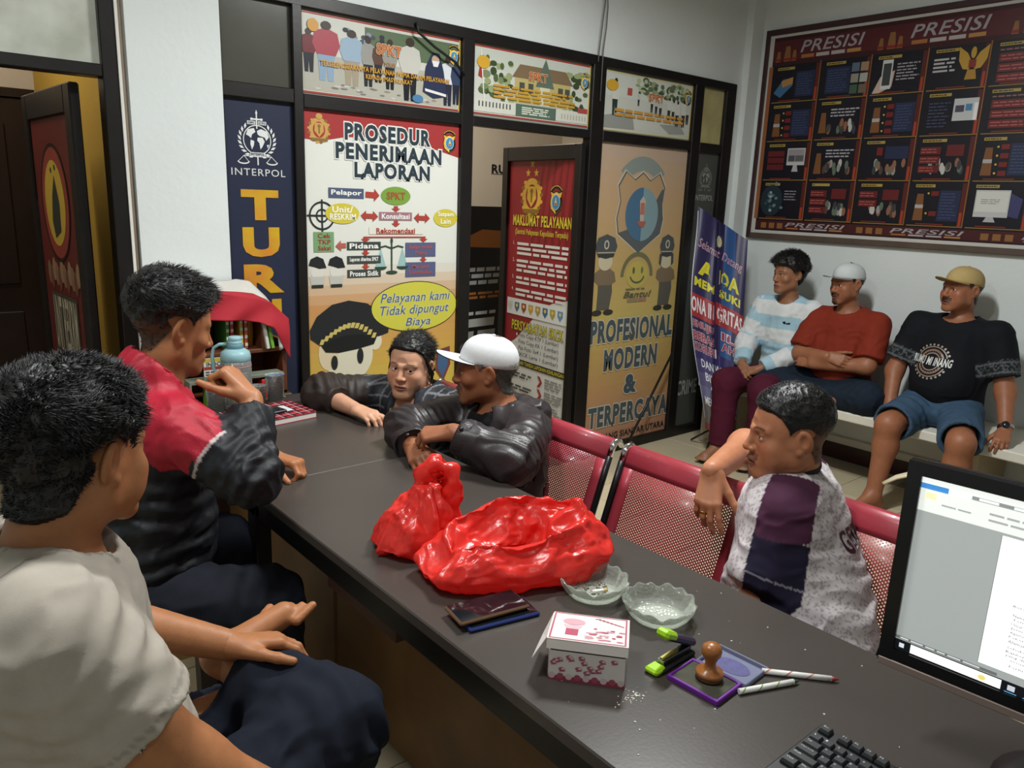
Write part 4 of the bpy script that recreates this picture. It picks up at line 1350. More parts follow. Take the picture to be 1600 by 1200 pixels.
def arrow(p, x0, y0, x1, y1, wd=0.016, c=RED, both=False, lay=4):
    d = np.array([x1 - x0, y1 - y0]); L = np.hypot(*d); d = d / L; n_ = np.array([-d[1], d[0]]); hd = min(0.028, L * 0.6)
    A = np.array([x0, y0]); B = np.array([x1, y1])
    s0 = A + d * hd if both else A; s1 = B - d * hd
    if np.dot(s1 - s0, d) > 0: p.poly([tuple(s0 + n_ * wd / 2), tuple(s1 + n_ * wd / 2), tuple(s1 - n_ * wd / 2), tuple(s0 - n_ * wd / 2)], c, lay)
    p.poly([tuple(B), tuple(B - d * hd + n_ * wd * 1.1), tuple(B - d * hd - n_ * wd * 1.1)], c, lay)
    if both: p.poly([tuple(A), tuple(A + d * hd + n_ * wd * 1.1), tuple(A + d * hd - n_ * wd * 1.1)], c, lay)


def tbox(p, x0, y0, x1, y1, bg, tx, tc='#e4e4de', m=0.2, lay=3, off=0.03):
    p.rect(x0, y0, x1, y1, bg, lay); w_ = x1 - x0; h_ = y1 - y0
    p.text(tx, x0 + w_ * 0.08, y0 + h_ * m, x1 - w_ * 0.08, y1 - h_ * m, tc, off, lay=lay + 1)


tbox(p, 0.113, 0.318, 0.288, 0.362, '#4a5676', 'Pelapor'); arrow(p, 0.297, 0.342, 0.369, 0.345, 0.026)
p.ellipse(0.457, 0.344, 0.080, 0.042, '#6f9a34', 3); p.text('SPKT', 0.408, 0.328, 0.506, 0.360, '#a84a30', 0.03, lay=4)
p.ring(0.081, 0.440, 0.062, 0.062, 0.008, '#2a2e2c', 3); p.ring(0.081, 0.440, 0.030, 0.030, 0.007, '#2a2e2c', 3)
p.rect(0.077, 0.370, 0.085, 0.512, '#2a2e2c', 3); p.rect(0.010, 0.436, 0.152, 0.444, '#2a2e2c', 3)
p.ellipse(0.180, 0.429, 0.084, 0.045, '#c9b82c', 4); p.text('Unit/', 0.13, 0.398, 0.23, 0.424, '#e8e6d0', 0.03, lay=5); p.text('RESKRIM', 0.118, 0.430, 0.245, 0.456, '#e8e6d0', 0.03, lay=5)
tbox(p, 0.367, 0.418, 0.546, 0.456, '#a06a78', 'Konsultasi'); p.ellipse(0.741, 0.441, 0.071, 0.043, '#c9b82c', 3)
p.text('Satpam', 0.695, 0.412, 0.788, 0.438, '#e8e6d0', 0.03, lay=5); p.text('Lain', 0.712, 0.445, 0.77, 0.468, '#e8e6d0', 0.03, lay=5)
arrow(p, 0.270, 0.436, 0.362, 0.440, 0.022, both=True); arrow(p, 0.556, 0.442, 0.648, 0.444, 0.022, both=True)
arrow(p, 0.457, 0.390, 0.457, 0.417, 0.022); arrow(p, 0.457, 0.457, 0.457, 0.487, 0.022)
p.rect(0.314, 0.486, 0.610, 0.520, '#d6d3c6', 3); p.text('Rekomendasi', 0.352, 0.492, 0.562, 0.514, RED, 0.03, lay=4); p.rect(0.352, 0.516, 0.562, 0.519, RED, 4)
p.rect(0.285, 0.530, 0.625, 0.536, RED, 4); arrow(p, 0.295, 0.530, 0.295, 0.556, 0.022); arrow(p, 0.612, 0.530, 0.612, 0.558, 0.022)
tbox(p, 0.038, 0.510, 0.136, 0.598, '#6f9c66', ' ', lay=3)
for i, tx in enumerate(('Cek', 'TKP', 'Saksi')):
    p.text(tx, 0.058, 0.517 + i * 0.027, 0.118, 0.536 + i * 0.027, '#a03a30', 0.02, lay=4)
arrow(p, 0.195, 0.570, 0.142, 0.572, 0.022, '#b5584a')
for y0, tx in ((0.554, 'Pidana'), (0.617, 'Laporan diterima SPKT'), (0.680, 'Proses Sidik')):
    tbox(p, 0.200, y0, 0.375, y0 + 0.037, '#3f4440', tx)
arrow(p, 0.295, 0.592, 0.295, 0.618, 0.02); arrow(p, 0.295, 0.655, 0.295, 0.681, 0.02)
tbox(p, 0.510, 0.559, 0.684, 0.627, '#545a82', ' '); p.text('Bukan tindak', 0.53, 0.570, 0.664, 0.588, '#b0544e', 0.02, lay=4); p.text('Pidana', 0.565, 0.598, 0.63, 0.616, '#b0544e', 0.02, lay=4)
tbox(p, 0.510, 0.653, 0.685, 0.724, '#545a82', ' '); p.text('Masalah', 0.55, 0.664, 0.645, 0.682, '#b0544e', 0.02, lay=4); p.text('Dikembalikan', 0.53, 0.692, 0.664, 0.710, '#b0544e', 0.02, lay=4)
arrow(p, 0.612, 0.628, 0.612, 0.654, 0.02)
GR = '#2d4636'      # scales of justice
p.rect(0.430, 0.545, 0.438, 0.690, GR, 4); p.ellipse(0.434, 0.698, 0.032, 0.009, GR, 4, 14); p.line([(0.372, 0.580), (0.400, 0.574), (0.434, 0.585), (0.468, 0.574), (0.497, 0.580)], 0.007, GR, 4); p.ellipse(0.434, 0.550, 0.007, 0.014, GR, 4, 10)
for x in (0.375, 0.494):
    p.poly([(x, 0.582), (x - 0.028, 0.672), (x + 0.028, 0.672)], '#8fb7b4', 3.5); p.ring(x, 0.672, 0.032, 0.014, 0.012, GR, 4, 12, 0, math.pi); p.rect(x - 0.032, 0.670, x + 0.032, 0.675, GR, 4)
for x in (0.052, 0.145):      # two small plain figures with berets
    p.ellipse(x, 0.685, 0.032, 0.030, '#d0cec2', 3, 16); p.poly([(x - 0.040, 0.655), (x - 0.030, 0.628), (x, 0.616), (x + 0.030, 0.628), (x + 0.045, 0.668), (x + 0.01, 0.672)], '#26292a', 4); p.poly([(x - 0.036, 0.706), (x + 0.036, 0.706), (x + 0.030, 0.748), (x - 0.030, 0.748)], '#b8b6ac', 4); p.rect(x - 0.028, 0.742, x + 0.028, 0.756, '#30332f', 5)
# peaked cap over a plain pale head
p.ellipse(0.205, 1.08, 0.125, 0.125, '#d6cfb4', 3, 30); p.ellipse(0.345, 1.02, 0.035, 0.045, '#d6cfb4', 3, 16)
p.ellipse(0.10, 1.06, 0.05, 0.08, '#d8c49c', 3, 16)
p.poly([(0.012, 0.985), (0.010, 0.945), (0.045, 0.885), (0.12, 0.835), (0.205, 0.820), (0.30, 0.838), (0.375, 0.885), (0.417, 0.945), (0.415, 0.985), (0.36, 1.000), (0.28, 0.985), (0.20, 0.980), (0.12, 0.995), (0.06, 1.02)], '#26282a', 5)
p.poly([(0.062, 1.02), (0.12, 0.995), (0.20, 0.98), (0.28, 0.985), (0.352, 1.0), (0.335, 1.035), (0.25, 1.05), (0.15, 1.06), (0.085, 1.052)], '#1d1f20', 6)
for i in range(13):
    t = i / 12; x = 0.068 + 0.268 * t; y = 1.002 - 0.062 * math.sin(math.pi * t) + 0.004 * math.sin(6 * t) - 0.01 * t
    p.poly([(x - 0.015, y + 0.012), (x + 0.004, y + 0.014), (x + 0.014, y - 0.010), (x - 0.004, y - 0.012)], '#c8b258', 7)
gold_emblem(p, 0.155, 0.905, 0.075, gold='#c8b258')
for x, y, sy in ((0.128, 1.105, 0.034), (0.262, 1.085, 0.038)):
    p.ellipse(x, y, 0.017, sy, '#26282a', 6, 16)
p.poly([(0.02, 1.25), (0.06, 1.20), (0.16, 1.185), (0.26, 1.19), (0.36, 1.215), (0.42, 1.26), (0.44, 1.45), (0.0, 1.45)], '#8a7556', 4)
p.poly([(0.70, 1.10), (0.78, 1.085), (0.785, 1.18), (0.74, 1.27), (0.69, 1.2)], '#7d3a34', 4); p.poly([(0.71, 1.115), (0.768, 1.105), (0.77, 1.18), (0.738, 1.245), (0.703, 1.19)], '#3e5f8a', 5)
BUB = ell(0.570, 0.868, 0.246, 0.120, 40)
p.poly([(0.553, 0.97), (0.612, 0.965), (0.590, 1.020)], '#26282a', 4); p.poly(ell(0.570, 0.868, 0.250, 0.124, 40), '#2a2c26', 4); p.poly(BUB, '#c9c234', 5); p.poly([(0.560, 0.965), (0.606, 0.960), (0.588, 1.008)], '#c9c234', 5)
for tx, a in (('Pelayanan kami', (0.372, 0.798, 0.775, 0.856)), ('Tidak dipungut', (0.370, 0.858, 0.767, 0.916)), ('Biaya', (0.512, 0.922, 0.656, 0.974))):
    p.text(tx, *a, '#3a5a86', 0.004, 0.25, outline='#d8d8c4', ow=0.03, lay=6)
p.build('print', po)

# --- PROFESIONAL poster
SZ = (0.796, 1.83)
po, p = poster('slogan_poster', 'tan slogan poster with big shield emblem and outlined slate letters', (3.307, YF, 1.893), UX, DZ, SZ, backing='#b8976a')
p.vgrad(0, 0, SZ[0], 1.83, ['#b59a86', '#b8956f', '#b89460', '#ba9c54', '#bba352', '#b8924e', '#b5855a', '#a8745a'], 1, 24)
p.ring(0.39, 0.42, 0.30, 0.36, 0.085, '#7f8a84', 2, 18, -math.pi * 0.73, -math.pi * 0.27)
S0 = [(-0.155, -0.235), (-0.07, -0.19), (0.0, -0.235), (0.07, -0.19), (0.155, -0.235), (0.215, -0.15), (0.19, -0.06), (0.215, 0.04), (0.195, 0.13), (0.09, 0.19), (0.0, 0.245), (-0.09, 0.19), (-0.195, 0.13), (-0.215, 0.04), (-0.19, -0.06), (-0.215, -0.15)]
for lay, kk, c in ((2, 1.04, '#b9b1a0'), (3, 1.0, '#5d5a54'), (4, 0.96, '#b08d64')):
    for i in range(16):
        a_, b_ = S0[i], S0[(i + 1) % 16]
        p.poly([(0.39, 0.385), (0.39 + a_[0] * kk, 0.385 + a_[1] * kk), (0.39 + b_[0] * kk, 0.385 + b_[1] * kk)], c, lay)
p.poly([(0.39, 0.63), (0.39, 0.50), (0.28, 0.49), (0.20, 0.51), (0.30, 0.575)], '#555a5c', 5); p.poly([(0.39, 0.63), (0.39, 0.5), (0.57, 0.25), (0.60, 0.24), (0.585, 0.33), (0.60, 0.43), (0.58, 0.515), (0.48, 0.575)], '#555a5c', 5)
p.ellipse(0.40, 0.40, 0.150, 0.160, '#77949c', 6, 30); p.poly(ell(0.40, 0.40, 0.15, 0.16, 20, math.pi * 0.5, math.pi * 1.5), '#436a8c', 7)
p.poly([(0.385, 0.45), (0.372, 0.32), (0.40, 0.29), (0.425, 0.32), (0.415, 0.45)], '#b5a596', 8); p.rect(0.38, 0.33, 0.418, 0.40, '#b06a58', 9); p.poly([(0.35, 0.44), (0.44, 0.44), (0.42, 0.48), (0.38, 0.47)], '#a85a4c', 9)
for x, fem in ((0.105, False), (0.668, True)):       # two plain uniformed figures, faces left blank
    p.poly([(x - 0.055, 0.73), (x + 0.055, 0.73), (x + 0.075, 0.86), (x + 0.055, 0.97), (x - 0.055, 0.97), (x - 0.05, 0.86)], '#57544c', 3)
    p.poly([(x - 0.085, 0.745), (x - 0.04, 0.72), (x + 0.04, 0.72), (x + 0.085, 0.745), (x + 0.10, 0.80), (x + 0.05, 0.82), (x - 0.05, 0.82), (x - 0.09, 0.79)], '#77664c', 4)
    p.ellipse(x - 0.05, 0.985, 0.045, 0.018, '#35342f', 4, 12); p.ellipse(x + 0.05, 0.985, 0.045, 0.018, '#35342f', 4, 12)
    p.ellipse(x, 0.680, 0.062, 0.052, '#c0b494', 4, 18)
    if fem: p.poly([(x - 0.068, 0.64), (x + 0.068, 0.64), (x + 0.072, 0.70), (x + 0.05, 0.715), (x + 0.045, 0.655), (x - 0.045, 0.655), (x - 0.05, 0.715), (x - 0.072, 0.70)], '#474a48', 5)
    w_ = 0.072 if fem else 0.095
    p.poly([(x - w_ * 0.8, 0.632), (x - w_, 0.590), (x - w_ * 0.75, 0.54), (x, 0.518), (x + w_ * 0.75, 0.54), (x + w_, 0.590), (x + w_ * 0.8, 0.632)], '#474d50', 5); p.poly([(x - w_ * 0.8, 0.628), (x + w_ * 0.8, 0.628), (x + w_ * 0.7, 0.650), (x, 0.662), (x - w_ * 0.7, 0.650)], '#3a3e40', 6)
    p.rect(x - w_ * 0.8, 0.622, x + w_ * 0.8, 0.630, '#a89a80', 7); p.ring(x, 0.580, 0.022, 0.028, 0.010, '#b5ad98', 7, 14)
p.ring(0.395, 0.775, 0.150, 0.150, 0.028, '#6d6a48', 3, 20, -math.pi, 0.0)
p.ellipse(0.395, 0.765, 0.100, 0.085, '#b8a648', 4, 24); p.ellipse(0.362, 0.738, 0.011, 0.022, '#545a40', 5, 12); p.ellipse(0.440, 0.738, 0.011, 0.022, '#6a6c4a', 5, 12); p.ring(0.398, 0.765, 0.07, 0.055, 0.012, '#545a40', 5, 14, 0.2, math.pi - 0.2)
p.text('Bantu!', 0.285, 0.868, 0.540, 0.905, '#5c5a42', 0.03, 0.3, lay=5); p.scribble(0.30, 0.845, 0.54, 0.862, 1, '#6a6848', seed=2, lay=5, words=4); p.rect(0.32, 0.912, 0.42, 0.935, '#8a7a5a', 5); p.rect(0.425, 0.912, 0.50, 0.935, '#a0705a', 5)
for tx, a in (('PROFESIONAL', (0.018, 1.040, 0.777, 1.165)), ('MODERN', (0.150, 1.225, 0.640, 1.348)), ('&', (0.352, 1.405, 0.450, 1.515)), ('TERPERCAYA', (0.040, 1.585, 0.790, 1.705))):
    p.text(tx, *a, '#46525a', 0.05, outline='#bdb5a0', ow=0.045, lay=6)
p.text('PEMATANG SIANTAR UTARA', 0.02, 1.765, 0.78, 1.805, '#2c2622', 0.02, lay=6)
p.build('print', po)

# --- right-hand dark panel with the globe emblem
po, p = poster('emblem_poster', 'narrow smoky grey poster with globe emblem behind the leaning banner', (4.194, YF, 1.893), UX, DZ, (0.234, 1.83), backing='#4a4c48')
globe_emblem(p, 0.118, 0.16, 0.085, ink_='#8a8c86', bg='#4a4c48'); p.text('INTERPOL', 0.02, 0.265, 0.214, 0.300, '#9a9c96', 0.01)
p.text('CRIME', 0.01, 1.51, 0.225, 1.61, '#9a9c96', 0.02, lay=2)
p.build('print', po)

# --- red service poster on the open door leaf
a, d, n, L = MIDLEAF
e = a + d * L
po, p = poster('service_poster', 'red and white service poster headed MAKLUMAT PELAYANAN on the open door leaf', V(e[0], e[1], 1.869) - d * 0.062 + V(0, 0, -0.083) - n * 0.0, -d, DZ, (L - 0.118, 1.60), backing='#d2d4ce', off=-0.0035 + 0.0005)
SZ = (L - 0.118, 1.60); ox, oy = 0.062, 0.083


def LR(x0, y0, x1, y1):
    return (x0 - ox, y0 - oy, x1 - ox, y1 - oy)


p.rect(0, 0, SZ[0], 0.78, '#9c2126', 1); p.poly([(0, 0.78), (SZ[0], 0.78), (SZ[0], 0.80), (0.5, 0.84), (0.42, 0.88), (0.30, 0.97), (0.12, 1.12), (0, 1.18)], '#9c2126', 1)
for k in range(6):
    p.poly([(0.35 + 0.06 * k, 0), (0.37 + 0.06 * k, 0), (0.27 + 0.07 * k, 0.55), (0.24 + 0.07 * k, 0.55)], '#841b20', 1.5)
gold_emblem(p, 0.245, 0.21, 0.25, gold='#d4a42c'); shield_emblem(p, 0.495, 0.235, 0.17)
p.text('MAKLUMAT PELAYANAN', *LR(0.121, 0.408, 0.715, 0.470), '#d9c524', 0.03, lay=4, outline='#6a1518', ow=0.03)
p.text('(Sentral Pelayanan Kepolisian Terpadu)', *LR(0.150, 0.492, 0.690, 0.536), '#cdb528', 0.02, lay=4)
y = 0.57
for k, nrow in enumerate((3, 3, 2, 2, 2)):
    p.text(str(k + 1) + '.', *LR(0.130, y, 0.150, y + 0.022), '#d0c8c0', 0.01, lay=4)
    p.scribble(*LR(0.175, y, 0.700, y + 0.030 * nrow), nrow, '#d8d2cc', 0.55, seed=20 + k, lay=4, ragged=0.0, words=5)
    y += 0.030 * nrow + 0.017
p.rect(*LR(0.085, 0.935, 0.735, 1.040), '#d6d8d6', 5)
for k, c in enumerate(('#b7c4d4', '#4a6a8a', '#9c4030', '#c39a34', '#b08a50', '#3a6a8a', '#a89a3a', '#5a8ac0')):
    cx = 0.06 + k * 0.076; p.poly([(cx - 0.026, 0.875), (cx + 0.026, 0.875), (cx + 0.026, 0.91), (cx, 0.94), (cx - 0.026, 0.91)], c, 6); p.ellipse(cx, 0.895, 0.012, 0.012, '#d8c060', 7, 10)
p.text('PERSYARATAN SKCK', *LR(0.150, 1.075, 0.690, 1.135), '#c9bb28', 0.03, lay=6, outline='#4a3a20', ow=0.03)
for k, tx in enumerate(('Foto Copy KTP 1 (Lembar)', 'Foto Copy KK 1 (Lembar)', 'Pas Foto 3x4 1 (Lembar)', 'SKCK Lama 1 (Lembar)')):
    yy = 1.150 + 0.042 * k; p.ellipse(0.21 - ox, yy + 0.014 - oy, 0.008, 0.010, '#d8d8d0', 7, 8); p.text(tx, *LR(0.235, yy, 0.655, yy + 0.032), '#3a3a38', 0.005, lay=7)
p.rect(*LR(0.10, 1.325, 0.735, 1.365), '#2a2a26', 5); p.text('KETERANGAN TANDA LAPORAN KEHILANGAN', *LR(0.12, 1.333, 0.72, 1.357), '#c9bb28', 0.02, lay=6)
for k in range(3):
    yy = 1.395 + 0.085 * k
    p.poly([(0.45 - ox, yy - oy), (0.475 - ox, yy - oy), (0.505 - ox, yy + 0.035 - oy), (0.475 - ox, yy + 0.07 - oy), (0.45 - ox, yy + 0.07 - oy), (0.48 - ox, yy + 0.035 - oy)], '#a83030', 6)
    p.scribble(*LR(0.12, yy + 0.015, 0.42, yy + 0.055), 2, '#55554f', seed=40 + k, lay=6, words=3); p.scribble(*LR(0.53, yy, 0.72, yy + 0.07), 4, '#8a8a84', seed=50 + k, lay=6, words=3)
p.build('print', po)

# --- red emblem poster on the left door leaf
a, d, n, L = LEFTLEAF
po, p = poster('unit_poster', 'dark red poster with round yellow emblem on the open left door leaf', V(a[0], a[1], 1.80) + d * (L - 0.075) + n * 0.0, -d, DZ, (L - 0.16, 1.62), backing='#6d2420', off=0.005)
W_ = L - 0.16
p.ellipse(W_ / 2, 0.33, 0.21, 0.23, '#5a2a20', 2); p.ring(W_ / 2, 0.33, 0.20, 0.22, 0.05, '#9c3a30', 3); p.ring(W_ / 2, 0.33, 0.21, 0.235, 0.014, '#2a1a16', 4); p.ellipse(W_ / 2, 0.33, 0.15, 0.17, '#c9a42c', 4)
p.poly([(W_ / 2 - 0.03, 0.47), (W_ / 2 + 0.06, 0.44), (W_ / 2 + 0.07, 0.33), (W_ / 2 + 0.02, 0.22), (W_ / 2 - 0.03, 0.30), (W_ / 2 - 0.06, 0.40)], '#2f3a30', 5); p.ellipse(W_ / 2 - 0.02, 0.20, 0.012, 0.012, '#2f3a30', 5, 8); p.ellipse(W_ / 2 + 0.04, 0.19, 0.012, 0.012, '#2f3a30', 5, 8)
for i in range(12):
    p.ellipse(0.1 + 0.04 * i, 0.62 + 0.02 * math.sin(i * 2.1), 0.03, 0.05, ('#8a6a50', '#7a4434', '#9a7a5a')[i % 3], 3, 10)
p.rect(0.10, 0.70, W_ - 0.1, 0.96, '#4a4438', 4); p.text('UNIT RESKRIM', 0.12, 0.72, W_ - 0.12, 0.94, '#c0b8a0', 0.02, lay=5)
p.text('POLSEK', 0.10, 1.04, W_ - 0.06, 1.16, '#b0a090', 0.03, lay=4); p.text('SIANTAR', 0.10, 1.24, W_ - 0.06, 1.36, '#a09080', 0.03, lay=4)
p.build('print', po)

# --- black standing banner and door sign in the room behind
po, p = poster('dark_banner', 'black banner with orange and white print standing behind the doorway', (3.262, 4.40, 1.50), (1, 0.12, 0), (-0.10, 0.0, -1), (0.62, 1.50), cat='banner', backing='#16171a')
p.poly([(0.02, 0.22), (0.18, 0.16), (0.55, 0.18), (0.55, 0.30), (0.02, 0.28)], '#b5651f', 2)
p.rect(0.02, 0.40, 0.03, 0.55, '#b8b8b8', 2); p.scribble(0.06, 0.42, 0.5, 0.56, 3, '#a8a8a8', seed=3, words=5); p.scribble(0.04, 0.60, 0.5, 0.66, 2, '#b5651f', seed=5, words=4)
p.scribble(0.02, 0.74, 0.5, 0.78, 1, '#c8c8c8', seed=6, words=4); p.rect(0.06, 0.80, 0.40, 0.86, '#c2c4c0', 2); p.rect(0.03, 0.89, 0.20, 0.97, '#a8b0a4', 2); p.rect(0.24, 0.89, 0.42, 0.97, '#b0b0b0', 2); p.rect(0.0, 1.02, 0.6, 1.03, '#c8c8c8', 2); p.rect(0.03, 1.12, 0.24, 1.30, '#a8a49a', 2)
p.build('print', po)
po, p = poster('wall_sign', 'small black lettered sign on the cream wall behind the door', (4.02, 5.095, 1.83), UX, DZ, (0.42, 0.075), cat='sign', backing='#cbbfae')
p.text('RUANG', 0.01, 0.006, 0.41, 0.069, '#17161a', 0.04, lay=2); p.build('print', po)

# --- big red board on the right wall
XB = XR - 0.03
bd = thing('wall_board', (XR, 2.0, 1.36), 'big dark red framed information board lettered PRESISI on the right wall', 'board')
BW, BH = 2.30, 1.31; BY0 = 3.105; BZ0 = 2.672      # top-left corner (left = far end)
WOODB = mat('board_frame_wood', '#3a2024', 0.5, var=0.3, vscale=8)
for lo, hi in (((XB - 0.005, BY0 - 0.030, BZ0 - BH), (XR, BY0, BZ0)), ((XB - 0.005, BY0 - BW, BZ0 - 0.035), (XR, BY0 - 0.03, BZ0)), ((XB - 0.005, BY0 - BW, BZ0 - BH), (XR, BY0 - 0.03, BZ0 - BH + 0.035)), ((XB - 0.005, BY0 - BW - 0.03, BZ0 - BH), (XR, BY0 - BW, BZ0))):
    b = MB(); b.box(lo, hi, bev=0.003); b.build('frame_bar', mat('board_frame_grey', '#57483f', 0.5, var=0.3, vscale=8) if hi[2] < 1.5 else WOODB, bd)
b = MB(); b.box((XB + 0.006, BY0 - BW, BZ0 - BH + 0.035), (XR, BY0 - 0.03, BZ0 - 0.035)); sheet = b.build('printed_sheet', mat('board_white', '#bdb9b4', 0.4), bd)
p = Print((XB + 0.0055, BY0, BZ0), (0, -1, 0), DZ, (BW, BH))
NAVY = '#14131f'
p.rect(0.062, 0.052, BW, BH - 0.055, NAVY, 1)
p.rect(0.062, 0.052, BW, 0.222, '#3a161a', 2); p.rect(0.062, 0.075, BW, 0.195, '#561b20', 2.5)
p.rect(0.045, 0.225, 0.072, 1.18, '#96542c', 3); p.rect(0.062, 1.19, BW, BH - 0.062, '#481a1d', 2)
ROWS = (0.218, 0.448, 0.688, 0.932, 1.180); CX = [0.070 + 0.331 * i for i in range(8)]
CX = [0.072, 0.405, 0.725, 1.045, 1.362, 1.675, 1.99, 2.30]


def presisi(x0, y0, x1, y1, lay=5):
    p.text('PRESISI', x0, y0, x1, y0 + (y1 - y0) * 0.66, '#9a949a', 0.012, 0.25, lay=lay, space=1.05)
    for k in range(4):
        xx = x0 + (x1 - x0) * (0.02 + 0.245 * k); p.rect(xx, y0 + (y1 - y0) * 0.80, xx + (x1 - x0) * 0.21, y1, ('#a8642c', '#aaa2a2', '#aaa2a2', '#b07a3c')[k], lay)


for x in (0.255, 0.93, 1.615):
    presisi(x, 0.088, x + 0.405, 0.190)
for x in (0.285, 0.97, 1.66):
    presisi(x, 1.200, x + 0.405, 1.240)
for x in (0.085, 0.745, 1.44):     # small gold and red crests where the boards carry ornaments
    for dx, sc_ in ((0.0, 0.7), (0.055, 1.0), (0.11, 0.7)):
        p.poly([(x + dx, 0.20), (x + dx + 0.05 * sc_, 0.20), (x + dx + 0.04 * sc_, 0.20 - 0.09 * sc_), (x + dx + 0.01, 0.20 - 0.09 * sc_)], '#8a5a2c', 4); p.rect(x + dx, 0.18, x + dx + 0.05 * sc_, 0.195, '#8a2420', 5)
    for dx in (0.0, 0.06, 0.12):
        p.rect(x + dx + 0.02, 1.205, x + dx + 0.06, 1.24, '#8a5a2c', 4)
rg = random.Random(11)
for r in range(4):
    for c_ in range(7):
        x0, x1 = CX[c_] + 0.012, CX[c_ + 1] - 0.004; y0, y1 = ROWS[r], ROWS[r + 1]; w_ = x1 - x0; h_ = y1 - y0
        p.rect(x1 - 0.028, y0 + 0.01, x1 - 0.006, y1 - 0.005, '#5a1d1a', 3); p.rect(x1 - 0.024, y1 - 0.08, x1 - 0.010, y1 - 0.005, '#a8351c', 3.5); p.rect(x1 - 0.004, y0, x1 + 0.003, y1, '#8a5428', 4)
        p.rect(x0, y1 - 0.004, x1, y1 + 0.001, '#8d6a2c', 4)
        p.rect(x0 + 0.025, y0 + 0.018, x0 + 0.13 + 0.03 * rg.random(), y0 + 0.034, '#a88c38', 4); p.scribble(x0 + 0.03, y0 + 0.020, x0 + 0.13, y0 + 0.032, 1, '#3a3020', 0.5, seed=r * 9 + c_, lay=4.6, words=6)
        p.rect(x0 + 0.05, y1 - 0.014, x0 + 0.2, y1 - 0.009, '#8a2a1c', 4)
        kind = ('book', 'grid', 'phone', 'eagle', 'red', 'text', 'text', 'bullets', 'people', 'bullets', 'browser', 'red', 'text', 'red', 'screen', 'people', 'photo', 'redphoto', 'bullets', 'text', 'red', 'swirl', 'redphoto', 'red2', 'bullets', 'bigscreen', 'text', 'red')[r * 7 + c_]
        IB = '#222b4a'
        if kind in ('book', 'grid', 'bullets', 'text'):
            p.rect(x0 + (0.16 if kind in ('book', 'bullets') else 0.03), y0 + 0.05, x1 - (0.03 if kind != 'grid' else 0.12), y1 - 0.03, IB, 4)
            p.scribble(x0 + (0.17 if kind in ('book', 'bullets') else 0.04), y0 + 0.06, x1 - (0.04 if kind != 'grid' else 0.13), y1 - 0.04, 9, '#39456c', 0.4, seed=r * 7 + c_, lay=5, words=5)
        if kind == 'book':
            p.poly([(x0 + 0.01, y1 - 0.06), (x0 + 0.07, y0 + 0.09), (x0 + 0.14, y0 + 0.085), (x0 + 0.14, y0 + 0.13), (x0 + 0.06, y1 - 0.03)], '#3a6a96', 5); p.poly([(x0 + 0.06, y0 + 0.10), (x0 + 0.14, y0 + 0.08), (x0 + 0.14, y0 + 0.12), (x0 + 0.07, y0 + 0.14)], '#b07a38', 6)
        elif kind == 'grid':
            for i in range(2):
                for j in range(3):
                    p.rect(x1 - 0.115 + i * 0.055, y0 + 0.035 + j * 0.062, x1 - 0.068 + i * 0.055, y0 + 0.085 + j * 0.062, ('#55677c', '#8a8a78', '#3c5a44', '#9a7a5a', '#a0a49c', '#6a5a4a')[i * 3 + j], 5)
        elif kind == 'phone':
            p.poly([(x0 + 0.01, y1 - 0.01), (x0 + 0.05, y0 + 0.13), (x0 + 0.13, y0 + 0.10), (x0 + 0.12, y0 + 0.19), (x0 + 0.05, y1 - 0.01)], '#c0a494', 5); p.rect(x0 + 0.055, y0 + 0.04, x0 + 0.115, y0 + 0.20, '#c4c6c8', 6); p.rect(x0 + 0.062, y0 + 0.06, x0 + 0.108, y0 + 0.18, '#3a3f40', 7); p.scribble(x0 + 0.14, y0 + 0.06, x1 - 0.03, y1 - 0.07, 6, '#9a98a0', 0.4, seed=4, lay=5, words=4)
        elif kind == 'eagle':
            cx, cy = x0 + 0.22, y0 + 0.085
            for sg in (-1, 1):
                p.poly([(cx, cy + 0.02), (cx + sg * 0.03, cy - 0.035), (cx + sg * 0.075, cy - 0.07), (cx + sg * 0.07, cy), (cx + sg * 0.045, cy + 0.045), (cx + sg * 0.015, cy + 0.05)], '#b98a28', 5)
            p.ellipse(cx, cy - 0.035, 0.014, 0.03, '#b98a28', 6, 10); p.rect(cx - 0.018, cy, cx + 0.018, cy + 0.04, '#8a2a20', 7); p.poly([(cx - 0.02, cy + 0.05), (cx + 0.02, cy + 0.05), (cx + 0.03, cy + 0.10), (cx - 0.03, cy + 0.10)], '#a87c28', 6); p.scribble(x0 + 0.02, y0 + 0.06, x0 + 0.135, y0 + 0.14, 4, '#b0aeb4', 0.5, seed=1, lay=5, words=2)
        elif kind == 'bullets':
            p.poly([(x0 + 0.03, y1 - 0.03), (x0 + 0.085, y1 - 0.03), (x0 + 0.075, y0 + 0.07), (x0 + 0.04, y0 + 0.07)], '#7a4a26', 5); p.rect(x0 + 0.035, y0 + 0.13, x0 + 0.08, y0 + 0.15, '#a8a0a0', 6)
            for j in range(4 if r in (1, 2) else 2):
                yy = y0 + 0.055 + j * (0.045 if r in (1, 2) else 0.11); p.ellipse(x0 + 0.10, yy + 0.012, 0.006, 0.006, '#c9a02c', 5, 8); p.rect(x0 + 0.115, yy, x0 + 0.155, yy + 0.026, '#761f1f', 5)
        elif kind in ('people', 'photo', 'redphoto', 'red2'):
            for i in range(14):
                xx = x0 + 0.08 + rg.random() * (w_ - 0.13); p.ellipse(xx, y0 + 0.14 + rg.random() * 0.05, 0.012, 0.026, rg.choice(['#8f8c88', '#4a4038', '#b5b2ac', '#5a6a5a', '#8a5a44', '#3a3a40']), 5 + rg.random(), 8)
